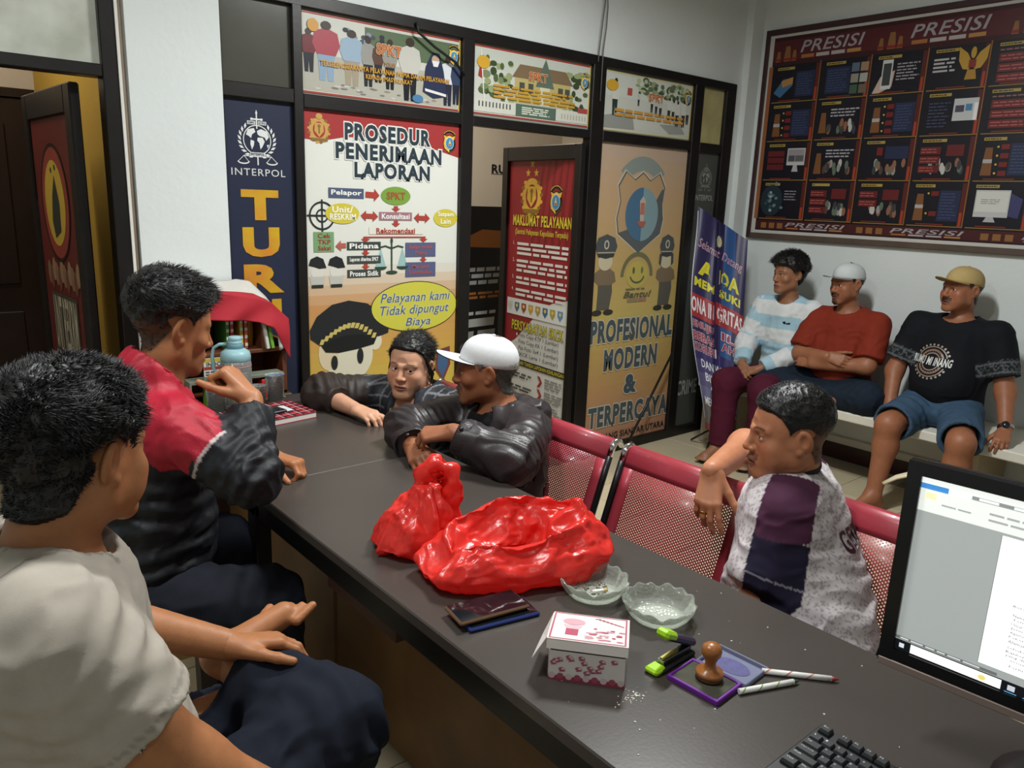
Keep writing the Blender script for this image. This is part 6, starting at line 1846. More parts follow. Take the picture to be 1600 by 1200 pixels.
bgA = thing('plastic_bag', (0.93, 1.42, ZD), 'upright red plastic bag with its looped handles pulled up', 'bag')
rings = []; nc = 110
prof = [(0.002, 0.004), (0.06, 0.002), (0.092, 0.006), (0.100, 0.018), (0.099, 0.035), (0.092, 0.055), (0.082, 0.075), (0.072, 0.095), (0.061, 0.112), (0.050, 0.127), (0.041, 0.139), (0.031, 0.150), (0.021, 0.157), (0.003, 0.160)]
pr = np.array(prof); tt = np.linspace(0, len(pr) - 1, 70); pr = np.stack([np.interp(tt, np.arange(len(pr)), pr[:, k]) for k in (0, 1)], 1)
for r, z in pr:
    lean = (z / 0.16) ** 1.3
    cx, cy = 0.915 + 0.035 * lean, 1.42 - 0.02 * lean
    row = []
    for t in np.linspace(0, 2 * math.pi, nc, endpoint=False):
        k = 1 + 0.10 * math.cos(2 * (t + 0.5)) + 0.06 * math.cos(3 * t + 1.0) + 0.10 * math.sin(9 * t + 2 * z * 20) * min(1, z / 0.12) * 0.8
        row.append((cx + 0.92 * r * k * math.cos(t), cy + 1.0 * r * k * math.sin(t), ZD + z))
    rings.append(row)
film('bag_body', rings, bgA, BAGM, 0.0095, (18.0, 18.0, 8.0), seed=1.0)
c0 = V(0.960, 1.392, ZD + 0.124)
RT = V(0.767, -0.64, 0.036)      # handles stand across this direction
for k, (pts) in enumerate(([c0 - RT * 0.035 + V(0, 0, -0.01), c0 - RT * 0.032 + V(0, 0, 0.035), c0 - RT * 0.020 + V(0, 0, 0.072), c0 + RT * 0.008 + V(0, 0, 0.080), c0 + RT * 0.034 + V(0, 0, 0.066), c0 + RT * 0.045 + V(0, 0, 0.03), c0 + RT * 0.038 + V(0, 0, -0.03), c0 + RT * 0.05 + V(0, 0, -0.085)],
                           [c0 - RT * 0.010 + V(0.02, 0.02, -0.01), c0 - RT * 0.012 + V(0.02, 0.02, 0.03), c0 + RT * 0.002 + V(0.02, 0.02, 0.06), c0 + RT * 0.025 + V(0.02, 0.02, 0.045), c0 + RT * 0.03 + V(0.02, 0.02, 0.0)])):
    P_ = np.array(pts); t = np.linspace(0, len(P_) - 1, 40); P_ = np.stack([np.interp(t, np.arange(len(P_)), P_[:, j]) for j in range(3)], 1)
    for _ in range(3): P_[1:-1] = (P_[:-2] + P_[2:] + 2 * P_[1:-1]) / 4
    rr = []
    for i, q in enumerate(P_):
        d_ = unit(P_[min(i + 1, 39)] - P_[max(i - 1, 0)]); a_ = unit(np.cross(d_, V(-0.63, -0.74, 0.2))); b_ = np.cross(d_, a_)
        wd = 0.019 + 0.004 * math.sin(i * 0.9)
        rr.append([q + a_ * wd * math.cos(s_) * (1 + 0.25 * math.sin(5 * s_ + i * 0.3)) + b_ * 0.010 * math.sin(s_) for s_ in np.linspace(0, 2 * math.pi, 16, endpoint=False)])
    film('handle', rr, bgA, BAGM, 0.004, 45.0, seed=k + 4.0)

bgB = thing('plastic_bag', (1.03, 1.19, ZD), 'large red plastic bag lying open in the middle of the desk', 'bag')
UB = unit(V(0.905, -0.36, 0)); VB = V(-UB[1], UB[0], 0); cB = V(1.040, 1.190, 0)
rings = []; nc = 160
ths = np.linspace(0, 2 * math.pi, nc, endpoint=False)


def rimh(t):
    """Rim height round the opening (t = 0 at the right-hand end)."""
    c, s_ = math.cos(t), math.sin(t)
    return 0.100 + 0.030 * max(0, s_) + 0.030 * max(0, c) ** 3 - 0.030 * max(0, -c) ** 2 + 0.008 * math.sin(5 * t + 0.7)


for s_ in np.concatenate([np.linspace(0, 1, 46), np.linspace(1.02, 2.0, 34)]):
    row = []
    for t in ths:
        c, sn = math.cos(t), math.sin(t)
        sup = lambda e: (abs(c) ** (2 / e) * np.sign(c), abs(sn) ** (2 / e) * np.sign(sn))
        ex, ey = sup(2.6)
        Hh = rimh(t)
        if s_ <= 1:
            if s_ < 0.25:
                k = s_ / 0.25; r = 0.05 + 0.95 * k; z = 0.002 + 0.004 * k ** 3
            else:
                k = (s_ - 0.25) / 0.75; r = 1.0 + 0.10 * math.sin(math.pi * min(1, k * 1.15)) - 0.22 * k ** 2.2; z = 0.006 + (Hh - 0.006) * k ** 0.9
        else:
            k = s_ - 1; r = 0.78 - 0.50 * k - 0.03 * math.sin(7 * t) * math.sin(math.pi * k); z = Hh + 0.010 * math.sin(math.pi * min(1, k * 6)) - (Hh - 0.045) * k ** 1.25
        q = cB + UB * (0.205 * r * ex) + VB * (0.108 * r * ey) + V(0, 0, ZD + z)
        row.append(q)
    rings.append(row)
film('bag_body', rings, bgB, BAGM, 0.0100, (10.0, 16.0, 14.0), seed=9.0)
# ------------------------------------------------------------------ small things on the desk
def thin_glass(name, tint, keep=0.80, rough=0.05, body='#c9d2c6'):
    """Clear moulded glass or film: mostly see-through, fresnel gloss, a little milky."""
    m = bpy.data.materials.new(name); m.use_nodes = True; nt = m.node_tree; bs = nt.nodes['Principled BSDF']
    bs.inputs['Base Color'].default_value = (*lin(body), 1); bs.inputs['Roughness'].default_value = rough; bs.inputs['Specular IOR Level'].default_value = 0.8
    t = nt.nodes.new('ShaderNodeBsdfTransparent'); t.inputs[0].default_value = (*lin(tint), 1)
    fr = nt.nodes.new('ShaderNodeFresnel'); fr.inputs[0].default_value = 1.35
    mr = nt.nodes.new('ShaderNodeMapRange'); mr.inputs[3].default_value = 1 - keep; mr.inputs[4].default_value = 1.0; nt.links.new(fr.outputs[0], mr.inputs[0])
    mx = nt.nodes.new('ShaderNodeMixShader'); nt.links.new(mr.outputs[0], mx.inputs[0]); nt.links.new(t.outputs[0], mx.inputs[1]); nt.links.new(bs.outputs[0], mx.inputs[2]); nt.links.new(mx.outputs[0], nt.nodes['Material Output'].inputs[0])
    tc = nt.nodes.new('ShaderNodeTexCoord'); vo = nt.nodes.new('ShaderNodeTexVoronoi'); vo.inputs['Scale'].default_value = 130; nt.links.new(tc.outputs['Object'], vo.inputs['Vector'])
    bp = nt.nodes.new('ShaderNodeBump'); bp.inputs['Strength'].default_value = 0.6; bp.inputs['Distance'].default_value = 0.003; nt.links.new(vo.outputs['Distance'], bp.inputs['Height']); nt.links.new(bp.outputs['Normal'], bs.inputs['Normal'])
    return m


GLS = thin_glass('ashtray_glass', '#f1f3ee', 0.80, 0.05, '#c6cac2')


def ashtray(cx, cy, label, butt):
    r = thing('ashtray', (cx, cy, ZD), label, 'ashtray', 'cut glass ashtrays on the desk')
    n = 72; ths = np.linspace(0, 2 * math.pi, n, endpoint=False)
    prof = [(0.004, 0.0005), (0.050, 0.0005), (0.056, 0.003), (0.064, 0.014), (0.070, 0.026), (0.0735, 0.0345), (0.0715, 0.037), (0.067, 0.034), (0.060, 0.018), (0.054, 0.011), (0.040, 0.009), (0.004, 0.009)]
    rings = []
    for i, (rr, z) in enumerate(prof):
        row = []
        for t in ths:
            k = 1 + (0.022 * math.cos(14 * t) * min(1, z / 0.02) if i < 7 else 0.012 * math.cos(14 * t) * min(1, max(0, z - 0.01) / 0.02))
            zz = z + (0.0025 * math.cos(14 * t) if z > 0.03 else 0) - (0.008 * math.exp(-(((t * 2 / math.pi) % 1 - 0.5) / 0.09) ** 2) if z > 0.03 else 0) + (0.0008 * math.cos(28 * t) if 0.004 < z < 0.02 and i < 5 else 0)
            row.append((cx + rr * k * math.cos(t), cy + rr * k * math.sin(t), ZD + zz))
        rings.append(row)
    b = MB(); b.loft(rings); b.build('bowl', GLS, r)
    return r


a1 = ashtray(1.107, 1.012, 'glass ashtray with a cigarette butt and ash beside the large red bag', True)
a2 = ashtray(1.145, 0.868, 'empty looking glass ashtray between the carton and the jersey man', False)
rg = random.Random(4)
b = MB()
for i in range(70):
    t = rg.uniform(0, 6.28); q = 0.034 * math.sqrt(rg.random()); s_ = rg.uniform(0.0008, 0.0024)
    b.box((-s_, -s_ * 0.7, 0), (s_, s_ * 0.7, s_), R=rotz(t * 3), T=(1.107 + q * math.cos(t), 1.018 + q * math.sin(t), ZD + 0.0095))
tag(b.build('cigarette_ash', mat('ash', '#77715f', 0.9, var=0.5, vscale=200)), 'grey brown ash scattered inside the ashtray by the bag', 'ash', kind='stuff')
bt = thing('cigarette_butt', (1.105, 1.0, ZD + 0.01), 'white cigarette butt lying in the ashtray beside the bag', 'cigarette')
b = MB(); b.cyl((1.088, 0.998, ZD + 0.0145), (1.112, 0.988, ZD + 0.0145), 0.0038, n=10); b.build('paper', mat('cig_paper', '#e8e6e0', 0.7), bt)
b = MB(); b.cyl((1.112, 0.988, ZD + 0.0145), (1.119, 0.985, ZD + 0.0145), 0.0038, n=10); b.build('filter', mat('cig_filter', '#c9a86a', 0.7), bt)

# phones


def phone(label, c, ang, z, body, glass, L=0.155, W=0.074, t=0.009, tilt=0.0):
    R = rotz(ang) @ roty(tilt); o = V(*c, z)
    r = thing('mobile_phone', o, label, 'phone')
    b = MB(); b.box((-L / 2, -W / 2, 0), (L / 2, W / 2, t), bev=0.003, R=R, T=o); b.build('phone_body', mat('phone_' + body.lstrip('#'), body, 0.4), r)
    b = MB(); b.box((-L / 2 + 0.004, -W / 2 + 0.004, t - 0.001), (L / 2 - 0.004, W / 2 - 0.004, t + 0.0006), R=R, T=o); b.build('screen', mat('phone_glass_' + glass.lstrip('#'), glass, 0.06, spec=0.6), r)
    return r


phone('blue phone lying underneath the brown cased phone', (0.885, 1.060), -0.20, ZD, '#1f2f6a', '#101418')
phone('phone in a brown case lying on top of the blue phone', (0.872, 1.076), -0.165, ZD + 0.0112, '#5f4530', '#14161b')

# printed snack carton with its lid ajar
bx = thing('food_carton', (0.90, 0.83, ZD), 'small white and pink printed food carton with its lid ajar', 'box')
o = V(0.825, 0.848, ZD); e1 = unit(V(0.083, -0.098, 0)); e2 = V(-e1[1], e1[0], 0); Rb = np.stack([e1, e2, V(0, 0, 1)], 1)
CW, CDp, CH = 0.132, 0.108, 0.056
WHT = mat('carton_board', '#ddd6d2', 0.6, var=0.05, vscale=30); PNK = '#b8405a'
for nm, lo, hi in (('carton_floor', (0, 0, 0), (CW, CDp, 0.0015)), ('carton_wall', (0, 0, 0), (CW, 0.0015, CH)), ('carton_wall', (0, CDp - 0.0015, 0), (CW, CDp, CH)), ('carton_wall', (0, 0, 0), (0.0015, CDp, CH)), ('carton_wall', (CW - 0.0015, 0, 0), (CW, CDp, CH + 0.012))):
    b = MB(); b.box(lo, hi, R=Rb, T=o); b.build(nm, WHT, bx)
p = Print(o + V(0, 0, CH), e1, (0, 0, -1), (CW, CH), step=0.0003)
rg = random.Random(9)
for i in range(16):
    x, y = rg.uniform(0.008, CW - 0.008), rg.uniform(0.006, CH * 0.68); p.ellipse(x, y, 0.006, 0.004, '#b5566a', 1, 9); p.ellipse(x + 0.002, y - 0.001, 0.003, 0.002, '#dcc4c8', 2, 7); p.line([(x - 0.004, y + 0.005), (x + 0.006, y + 0.003)], 0.0012, '#a8384e', 1)
p.rect(0, CH * 0.83, CW, CH, '#a63a50', 1)
for i in range(9):
    p.ellipse(0.007 + i * 0.0148, CH * 0.84, 0.006, 0.006, '#b04a5e' if i % 2 else '#d5bcc0', 2, 10)
p.build('print', bx)
p = Print(o + e1 * CW + V(0, 0, CH + 0.012), e2, (0, 0, -1), (CDp, CH + 0.012), step=0.0003)
for i in range(8): p.ellipse(rg.uniform(0.01, CDp - 0.01), rg.uniform(0.02, CH), 0.006, 0.004, '#b5566a', 1, 9)
p.rect(0, CH, CDp, CH + 0.012, '#a63a50', 1); p.build('print', bx)
lid = MB(); Rl = Rb @ rotx(-0.13); lo_ = o + V(0, 0, CH + 0.002) + e2 * 0.004
lid.box((-0.004, -0.006, 0.006), (CW + 0.002, CDp + 0.004, 0.0075), R=Rl, T=lo_ + V(0, 0, 0.012)); lid.box((-0.004, -0.006, -0.010), (CW + 0.002, -0.0045, 0.0075), R=Rl, T=lo_ + V(0, 0, 0.012))
lb = lid.build('lid', WHT, bx)
fp = MB(); fp.add([V(-0.004, 0.0, 0.0065), V(-0.004, CDp, 0.0065), V(-0.020, CDp - 0.01, -0.030), V(-0.028, 0.004, -0.036)], [(0, 1, 2, 3)], 0, False, Rl, lo_ + V(0, 0, 0.012)); fo = fp.build('lid_flap', WHT, bx); md = fo.modifiers.new('t', 'SOLIDIFY'); md.thickness = 0.0012
p = Print(lo_ + V(0, 0, 0.012) + Rl @ V(-0.002, CDp + 0.002, 0.0076), Rl[:, 0], -Rl[:, 1], (CW, CDp + 0.004), step=0.0003)
LW_, LH_ = p.size
for a_ in ((0, 0, LW_, 0.003), (0, LH_ - 0.003, LW_, LH_), (0, 0, 0.003, LH_), (LW_ - 0.003, 0, LW_, LH_)): p.rect(*a_, '#c05a6e', 1)
p.ellipse(0.038, 0.035, 0.020, 0.014, '#d8a0ac', 1, 16); p.rect(0.026, 0.062, 0.048, 0.092, '#c0506a', 1); p.poly([(0.020, 0.05), (0.054, 0.05), (0.048, 0.066), (0.026, 0.066)], '#dcb4bc', 1)
for i in range(26):
    p.ellipse(rg.uniform(0.065, LW_ - 0.008), rg.uniform(0.055, LH_ - 0.012), rg.uniform(0.003, 0.008), 0.003, rg.choice(['#c87a8a', '#d49aa6', '#b85068']), 1, 8)
for i in range(7): p.line([(0.075 + 0.007 * i, 0.012 + 0.003 * i), (0.084 + 0.007 * i, 0.010 + 0.004 * i)], 0.003, '#b85068', 1)
p.build('print', bx)

# stapler, ink pad, stamp, pens
stp = thing('stapler', (1.03, 0.755, ZD), 'small open stapler with lime green ends beside the ink pad', 'stapler')
LIME = mat('lime_plastic', '#9ccc1e', 0.35); BLKP = mat('black_plastic', '#1d1d22', 0.4); STL = mat('steel', '#8d9096', 0.25, 1.0)
A0, B0 = V(0.992, 0.748, ZD), V(1.083, 0.752, ZD); da = unit(B0 - A0); Rs = frame_from(da); Rs = np.stack([da, np.cross(V(0, 0, 1), da), V(0, 0, 1)], 1)
b = MB(); b.box((0.0, -0.016, 0), (0.100, 0.016, 0.009), bev=0.003, R=Rs, T=A0); b.build('base', BLKP, stp)
b = MB(); b.box((-0.016, -0.014, 0), (0.014, 0.014, 0.012), bev=0.004, R=Rs, T=A0); b.build('front_pad', LIME, stp)
b = MB(); b.box((0.012, -0.008, 0.010), (0.095, 0.008, 0.018), bev=0.001, R=Rs, T=A0); b.build('magazine', STL, stp)
b = MB(); b.box((0.016, -0.004, 0.0181), (0.06, 0.004, 0.021), R=Rs, T=A0); b.build('staple_strip', mat('staples', '#b9b060', 0.3, 0.8), stp)
Rt = Rs @ roty(0.48); hT = B0 + V(0, 0, 0.016) + da * 0.006
b = MB(); b.box((-0.092, -0.012, 0.0), (0.006, 0.012, 0.014), bev=0.004, R=Rt, T=hT); b.build('arm', mat('violet_black_plastic', '#2a2238', 0.35), stp)
b = MB(); b.box((-0.104, -0.0135, 0.001), (-0.066, 0.0135, 0.018), bev=0.005, R=Rt, T=hT); b.build('thumb_pad', LIME, stp)
pad = thing('ink_pad', (1.04, 0.68, ZD), 'purple ink pad opened flat with a clear lid', 'ink pad')
PUR = mat('purple_plastic', '#6a2490', 0.32); CLRL = mat('pale_lid_plastic', '#8f93b0', 0.18, trans=0.35)
P0, P1, P2, P3 = V(0.992, 0.722, ZD), V(0.998, 0.628, ZD), V(1.066, 0.624, ZD), V(1.076, 0.722, ZD)
cxy = (P0 + P1 + P2 + P3) / 4; ex = unit(P1 - P0); Rp = np.stack([V(-ex[1], ex[0], 0), -ex, V(0, 0, 1)], 1)
b = MB()
for lo, hi in (((-0.039, -0.050, 0), (-0.034, 0.050, 0.010)), ((0.034, -0.050, 0), (0.039, 0.050, 0.010)), ((-0.034, -0.050, 0), (0.034, -0.045, 0.010)), ((-0.034, 0.045, 0), (0.034, 0.050, 0.010)), ((-0.034, -0.045, 0), (0.034, 0.045, 0.003))):
    b.box(lo, hi, bev=0.0012, R=Rp, T=cxy)
b.build('tray', PUR, pad)
b = MB(); b.box((-0.0335, -0.0445, 0.003), (0.0335, 0.0445, 0.0085), bev=0.001, R=Rp, T=cxy); b.build('ink_felt', mat('ink_felt', '#4a4a3c', 0.9, var=0.3, vscale=40), pad)
lc = cxy + Rp @ V(0.080, -0.006, 0)
b = MB()
for lo, hi in (((-0.039, -0.050, 0), (-0.036, 0.050, 0.009)), ((0.036, -0.050, 0), (0.039, 0.050, 0.009)), ((-0.036, -0.050, 0), (0.036, -0.047, 0.009)), ((-0.036, 0.047, 0), (0.036, 0.050, 0.009)), ((-0.036, -0.047, 0), (0.036, 0.047, 0.002))):
    b.box(lo, hi, bev=0.001, R=Rp, T=lc)
b.build('lid', CLRL, pad)
b = MB(); b.prism(ell(0, 0, 0.022, 0.034, 24), 0.002, 0.0026, R=Rp, T=lc); b.build('ink_stain', mat('ink_stain', '#4a4684', 0.5, var=0.4, vscale=60), pad)
sp = thing('rubber_stamp', (1.043, 0.672, ZD + 0.0085), 'turned wooden rubber stamp standing on the purple ink pad', 'stamp')
WDS = mat('stamp_wood', '#a0622c', 0.35, var=0.3, vscale=25, coat=0.3); sb = V(1.043, 0.672, ZD + 0.0085)
b = MB(); b.lathe([(0.001, 0.0), (0.0235, 0.0), (0.0235, 0.006)], 28, T=sb); b.build('rubber', mat('stamp_rubber', '#33160f', 0.6), sp)
b = MB(); b.lathe([(0.0235, 0.006), (0.024, 0.012), (0.0225, 0.015), (0.013, 0.018), (0.0095, 0.024), (0.009, 0.030), (0.012, 0.038), (0.0165, 0.046), (0.0175, 0.053), (0.0155, 0.061), (0.009, 0.066), (0.001, 0.067)], 28, T=sb); b.build('handle', WDS, sp)


def pen(label, a, c, col, tip):
    a = V(*a, ZD + 0.0052); c = V(*c, ZD + 0.0052); d_ = unit(c - a); L_ = np.linalg.norm(c - a)
    r = thing('striped_pen', a, label, 'pen')
    b = MB(); b.cyl(a, a + d_ * (L_ - 0.012), 0.005, n=12); b.build('barrel', mat('pen_white', '#dcdad6', 0.35), r)
    b = MB(); b.tube([a + d_ * (L_ - 0.012), a + d_ * (L_ - 0.008), a + d_ * L_], [0.0042, 0.0036, 0.0008], 10); b.build('tip', mat('pen_tip_' + tip.lstrip('#'), tip, 0.4), r)
    s1 = unit(np.cross(d_, V(0, 0, 1))); u1 = np.cross(s1, d_)
    b = MB(); rows = []
    for i in range(61):
        t = i / 60; ang = t * 2 * math.pi * 3.0; q = a + d_ * (0.004 + (L_ - 0.020) * t)
        f_ = lambda an, dd: q + d_ * dd + (s1 * math.cos(an) + u1 * math.sin(an)) * 0.00515
        rows.append([f_(ang, -0.0016), f_(ang, 0.0016)])
    b.loft(rows, caps=False, closed=False); b.build('stripe', mat('pen_stripe_' + col.lstrip('#'), col, 0.4), r)


pen('white pen with red spiral stripe touching the ink pad lid', (1.141, 0.630), (1.228, 0.533), '#c0685c', '#a83040')
pen('white pen with green spiral stripe beside the ink pad', (1.056, 0.620), (1.168, 0.574), '#7d9a4c', '#2a4a34')
b = MB(); rg = random.Random(2)
for i in range(90):
    if i < 40: x, y = rg.gauss(0.905, 0.012), rg.gauss(0.725, 0.010)
    else: x, y = rg.uniform(0.80, 1.33), rg.uniform(0.30, 1.0)
    s_ = rg.uniform(0.0005, 0.0016); b.box((-s_, -s_ * 0.8, 0), (s_, s_ * 0.8, s_ * 0.8), R=rotz(rg.random() * 3), T=(x, y, ZD))
tag(b.build('crumbs', mat('crumbs', '#c9c4b8', 0.8)), 'pale crumbs and dust scattered over the desk top', 'crumbs', kind='stuff')

# --- far end of the desk: bottle, cups, notebook
bt = thing('water_bottle', (1.032, 2.803, ZD), 'clear water bottle with pale blue lid and handle', 'bottle')
BL = mat('pale_blue_plastic', '#8fb6bd', 0.4); BLD = mat('mid_blue_plastic', '#5f8791', 0.4); CLR = thin_glass('clear_plastic', '#eef0ee', 0.72, 0.08, '#c6cac8')
tb = V(1.032, 2.803, ZD)
b = MB(); b.lathe([(0.001, 0.001), (0.050, 0.001), (0.055, 0.006), (0.055, 0.17), (0.053, 0.185)], 32, T=tb); b.build('bottle_body', CLR, bt)
b = MB(); b.lathe([(0.052, 0.185), (0.054, 0.187), (0.054, 0.205), (0.050, 0.218), (0.036, 0.228), (0.028, 0.231)], 32, T=tb); b.build('shoulder', BL, bt)
b = MB(); b.lathe([(0.028, 0.229), (0.029, 0.231), (0.029, 0.246), (0.026, 0.248)], 28, T=tb); b.build('collar', BLD, bt)
b = MB(); b.lathe([(0.024, 0.247), (0.025, 0.249), (0.025, 0.257), (0.022, 0.259), (0.024, 0.262), (0.024, 0.272), (0.020, 0.275), (0.001, 0.2755)], 28, T=tb); b.build('cap', BL, bt)
hd = [tb + V(*q) for q in ((-0.024, 0.018, 0.245), (-0.045, 0.034, 0.243), (-0.062, 0.047, 0.23), (-0.068, 0.051, 0.20), (-0.066, 0.049, 0.155), (-0.060, 0.045, 0.135), (-0.045, 0.034, 0.13))]
b = MB(); b.tube(hd, 0.0065, 10); b.build('handle', BL, bt)
b = MB(); b.lathe([(0.0556, 0.165), (0.0556, 0.17)], 32, T=tb, caps=False); b.build('print_band', mat('pink_print', '#b88a88', 0.5), bt)


def cup(label, x, y, r0, r1, h_, lid=True, water=0.45, name='plastic_cup'):
    t_ = V(x, y, ZD); r = thing(name, t_, label, 'cup')
    b = MB(); b.lathe([(0.001, 0.0008), (r0, 0.0008), (r1, h_), (r1 + 0.002, h_ + 0.002), (r1 - 0.001, h_), (r0 - 0.001, 0.003), (0.001, 0.003)], 28, T=t_); b.build('cup_wall', CLR, r)
    if lid:
        b = MB(); b.lathe([(r1 * 0.93, h_ * 0.93), (r1 * 0.95, h_ * 0.96)], 28, T=t_, caps=False); b.build('rim_band', mat('blue_rim', '#6f8fc0', 0.3), r)
    return r


cup('clear plastic cup with blue rim at the end of the desk', 1.180, 2.806, 0.027, 0.036, 0.112)
cup('clear plastic cup with blue rim behind the raised fist', 0.950, 2.800, 0.028, 0.036, 0.10)
cup('short water glass half hidden by the raised wrist', 1.115, 2.812, 0.026, 0.030, 0.075, lid=False, name='drinking_glass')
nb = thing('plaid_notebook', (1.07, 2.62, ZD), 'thick notebook with a red plaid cover and white label', 'notebook')
Rn = rotz(math.atan2(-0.17, 0.072)); Rn = np.stack([unit(V(0.072, -0.17, 0) * -1), unit(V(-0.17, -0.072, 0)), V(0, 0, 1)], 1)
n0 = V(1.222, 2.535, ZD); Rn = np.stack([unit(V(-0.02, 0.215, 0)), unit(V(-0.225, -0.03, 0)), V(0, 0, 1)], 1)
NW, NL = 0.205, 0.28
b = MB(); b.box((0.002, 0.002, 0.002), (NW - 0.002, NL - 0.004, 0.021), R=Rn, T=n0); b.build('pages', mat('paper', '#d9d6d0', 0.8, var=0.08, vscale=300), nb)
for z0 in (0.0, 0.021):
    b = MB(); b.box((0, 0, z0), (NW, NL, z0 + 0.002), R=Rn, T=n0); b.build('cover', mat('plaid_red', '#a32330', 0.5), nb)
p = Print(n0 + V(0, 0, 0.0232), Rn[:, 0], Rn[:, 1], (NW, NL), step=0.0002); p.n = V(0, 0, 1)
for k in range(6):
    p.rect(0.012 + k * 0.036, 0, 0.020 + k * 0.036, NL, '#3a1a22', 1); p.rect(0.026 + k * 0.036, 0, 0.028 + k * 0.036, NL, '#d8c8c8', 2)
for k in range(8):
    p.rect(0, 0.012 + k * 0.036, NW, 0.020 + k * 0.036, '#4a1a24', 1.5); p.rect(0, 0.026 + k * 0.036, NW, 0.028 + k * 0.036, '#d8c8c8', 2)
p.rect(0.06, 0.05, 0.15, 0.15, '#1a1618', 3); p.rect(0.066, 0.056, 0.144, 0.144, '#d4d4d8', 4); p.build('print', nb)
phone('black phone lying on the plaid notebook', (1.06, 2.60), 0.2, ZD + 0.0238, '#161616', '#0c0c0d', L=0.13, W=0.065)

# --- low cabinet and open bookcase against the blue panel
cb = thing('low_cabinet', (1.07, 3.03, 0), 'low brown wooden cabinet beyond the far end of the desk', 'cabinet')
CBW = mat('cabinet_wood', '#4f3222', 0.5, var=0.3, vscale=5)
b = MB(); b.box((0.86, 2.915, 0.0), (1.30, 3.155, 0.75), bev=0.003); b.build('cabinet_body', CBW, cb)
for x0, x1 in ((0.87, 1.075), (1.085, 1.29)):
    b = MB(); b.box((x0, 2.905, 0.05), (x1, 2.915, 0.72), bev=0.002); dd = b.build('door', CBW, cb)
bc = thing('bookcase', (1.07, 3.03, 0.75), 'small open brown bookcase holding books under the draped flag', 'bookcase')
for lo, hi in (((0.86, 2.94, 0.75), (0.878, 3.155, 1.12)), ((1.272, 2.94, 0.75), (1.29, 3.155, 0.97)), ((0.878, 3.14, 0.75), (1.29, 3.155, 1.12)), ((0.86, 2.94, 1.12), (1.19, 3.155, 1.135)), ((0.878, 2.94, 0.925), (1.29, 3.14, 0.94)), ((0.878, 2.94, 0.75), (1.29, 3.14, 0.762)), ((1.19, 2.94, 0.94), (1.205, 3.14, 1.12))):
    b = MB(); b.box(lo, hi, bev=0.002); b.build('board', mat('bookcase_wood', '#6a3a22', 0.5, var=0.3, vscale=6), bc)
BK = [(0.985, 0.10, 0.165, '#cfc7bd', -0.22, 'white spined thin book leaning left in the bookcase'), (1.005, 0.10, 0.160, '#c9a8a0', -0.2, 'pinkish thin book leaning beside the white one'), (1.058, 0.0, 0.155, '#4d8a3c', 0.0, 'green and white spined book in the bookcase'), (1.075, 0.0, 0.155, '#b03a40', 0.0, 'red and white spined book in the bookcase'),
      (1.112, 0.0, 0.160, '#c2b04a', 0.0, 'yellow spined book in the bookcase'), (1.130, 0.0, 0.158, '#b5523e', 0.0, 'orange and white spined book in the bookcase')]
for x, _, h_, c, tl, lab in BK:
    R = roty(-tl); o_ = V(x - 0.045 * (tl != 0), 2.96, 0.943)
    r = thing('book', o_, lab, 'book', 'books in the small bookcase')
    b = MB(); b.box((0, 0.002, 0), (0.012, 0.135, h_), bev=0.001, R=R, T=o_); b.build('cover', mat('book_' + c.lstrip('#'), c, 0.5), r)
    b = MB()
    for k in range(5): b.box((0.001, 0.0, 0.01 + k * h_ / 5.2), (0.011, 0.002, 0.022 + k * h_ / 5.2), R=R, T=o_)
    b.build('spine_print', mat('book_print', '#d8d4c8', 0.6), r)
for x, c, lab, tl in ((1.205, '#d0cec4', 'white file standing at the right end of the bookcase', 0.18), (1.225, '#6fa83c', 'bright green file at the right end of the bookcase', 0.16)):
    o_ = V(x, 2.925, 0.94); R = roty(tl * -0.9); r = thing('file_folder', o_, lab, 'folder')
    b = MB(); b.box((0, 0, 0), (0.012, 0.2, 0.145), bev=0.001, R=R @ roty(tl * 1.8 - 0.3), T=o_); b.build('cover', mat('file_' + c.lstrip('#'), c, 0.5), r); b = MB(); b.box((0.003, 0.004, 0.003), (0.009, 0.198, 0.147), R=R @ roty(tl * 1.8 - 0.3), T=o_); b.build('paper_edge', mat('paper', '#d9d6d0', 0.8), r)
mb = MB(); o_ = V(1.168, 3.02, 0.941); mb.lathe([(0.001, 0), (0.016, 0), (0.019, 0.06), (0.018, 0.12), (0.012, 0.14)], 20, T=o_); tag(mb.build('dark_jar', mat('amber_glass', '#b07c1c', 0.2)), 'amber coloured jar standing inside the bookcase', 'jar')
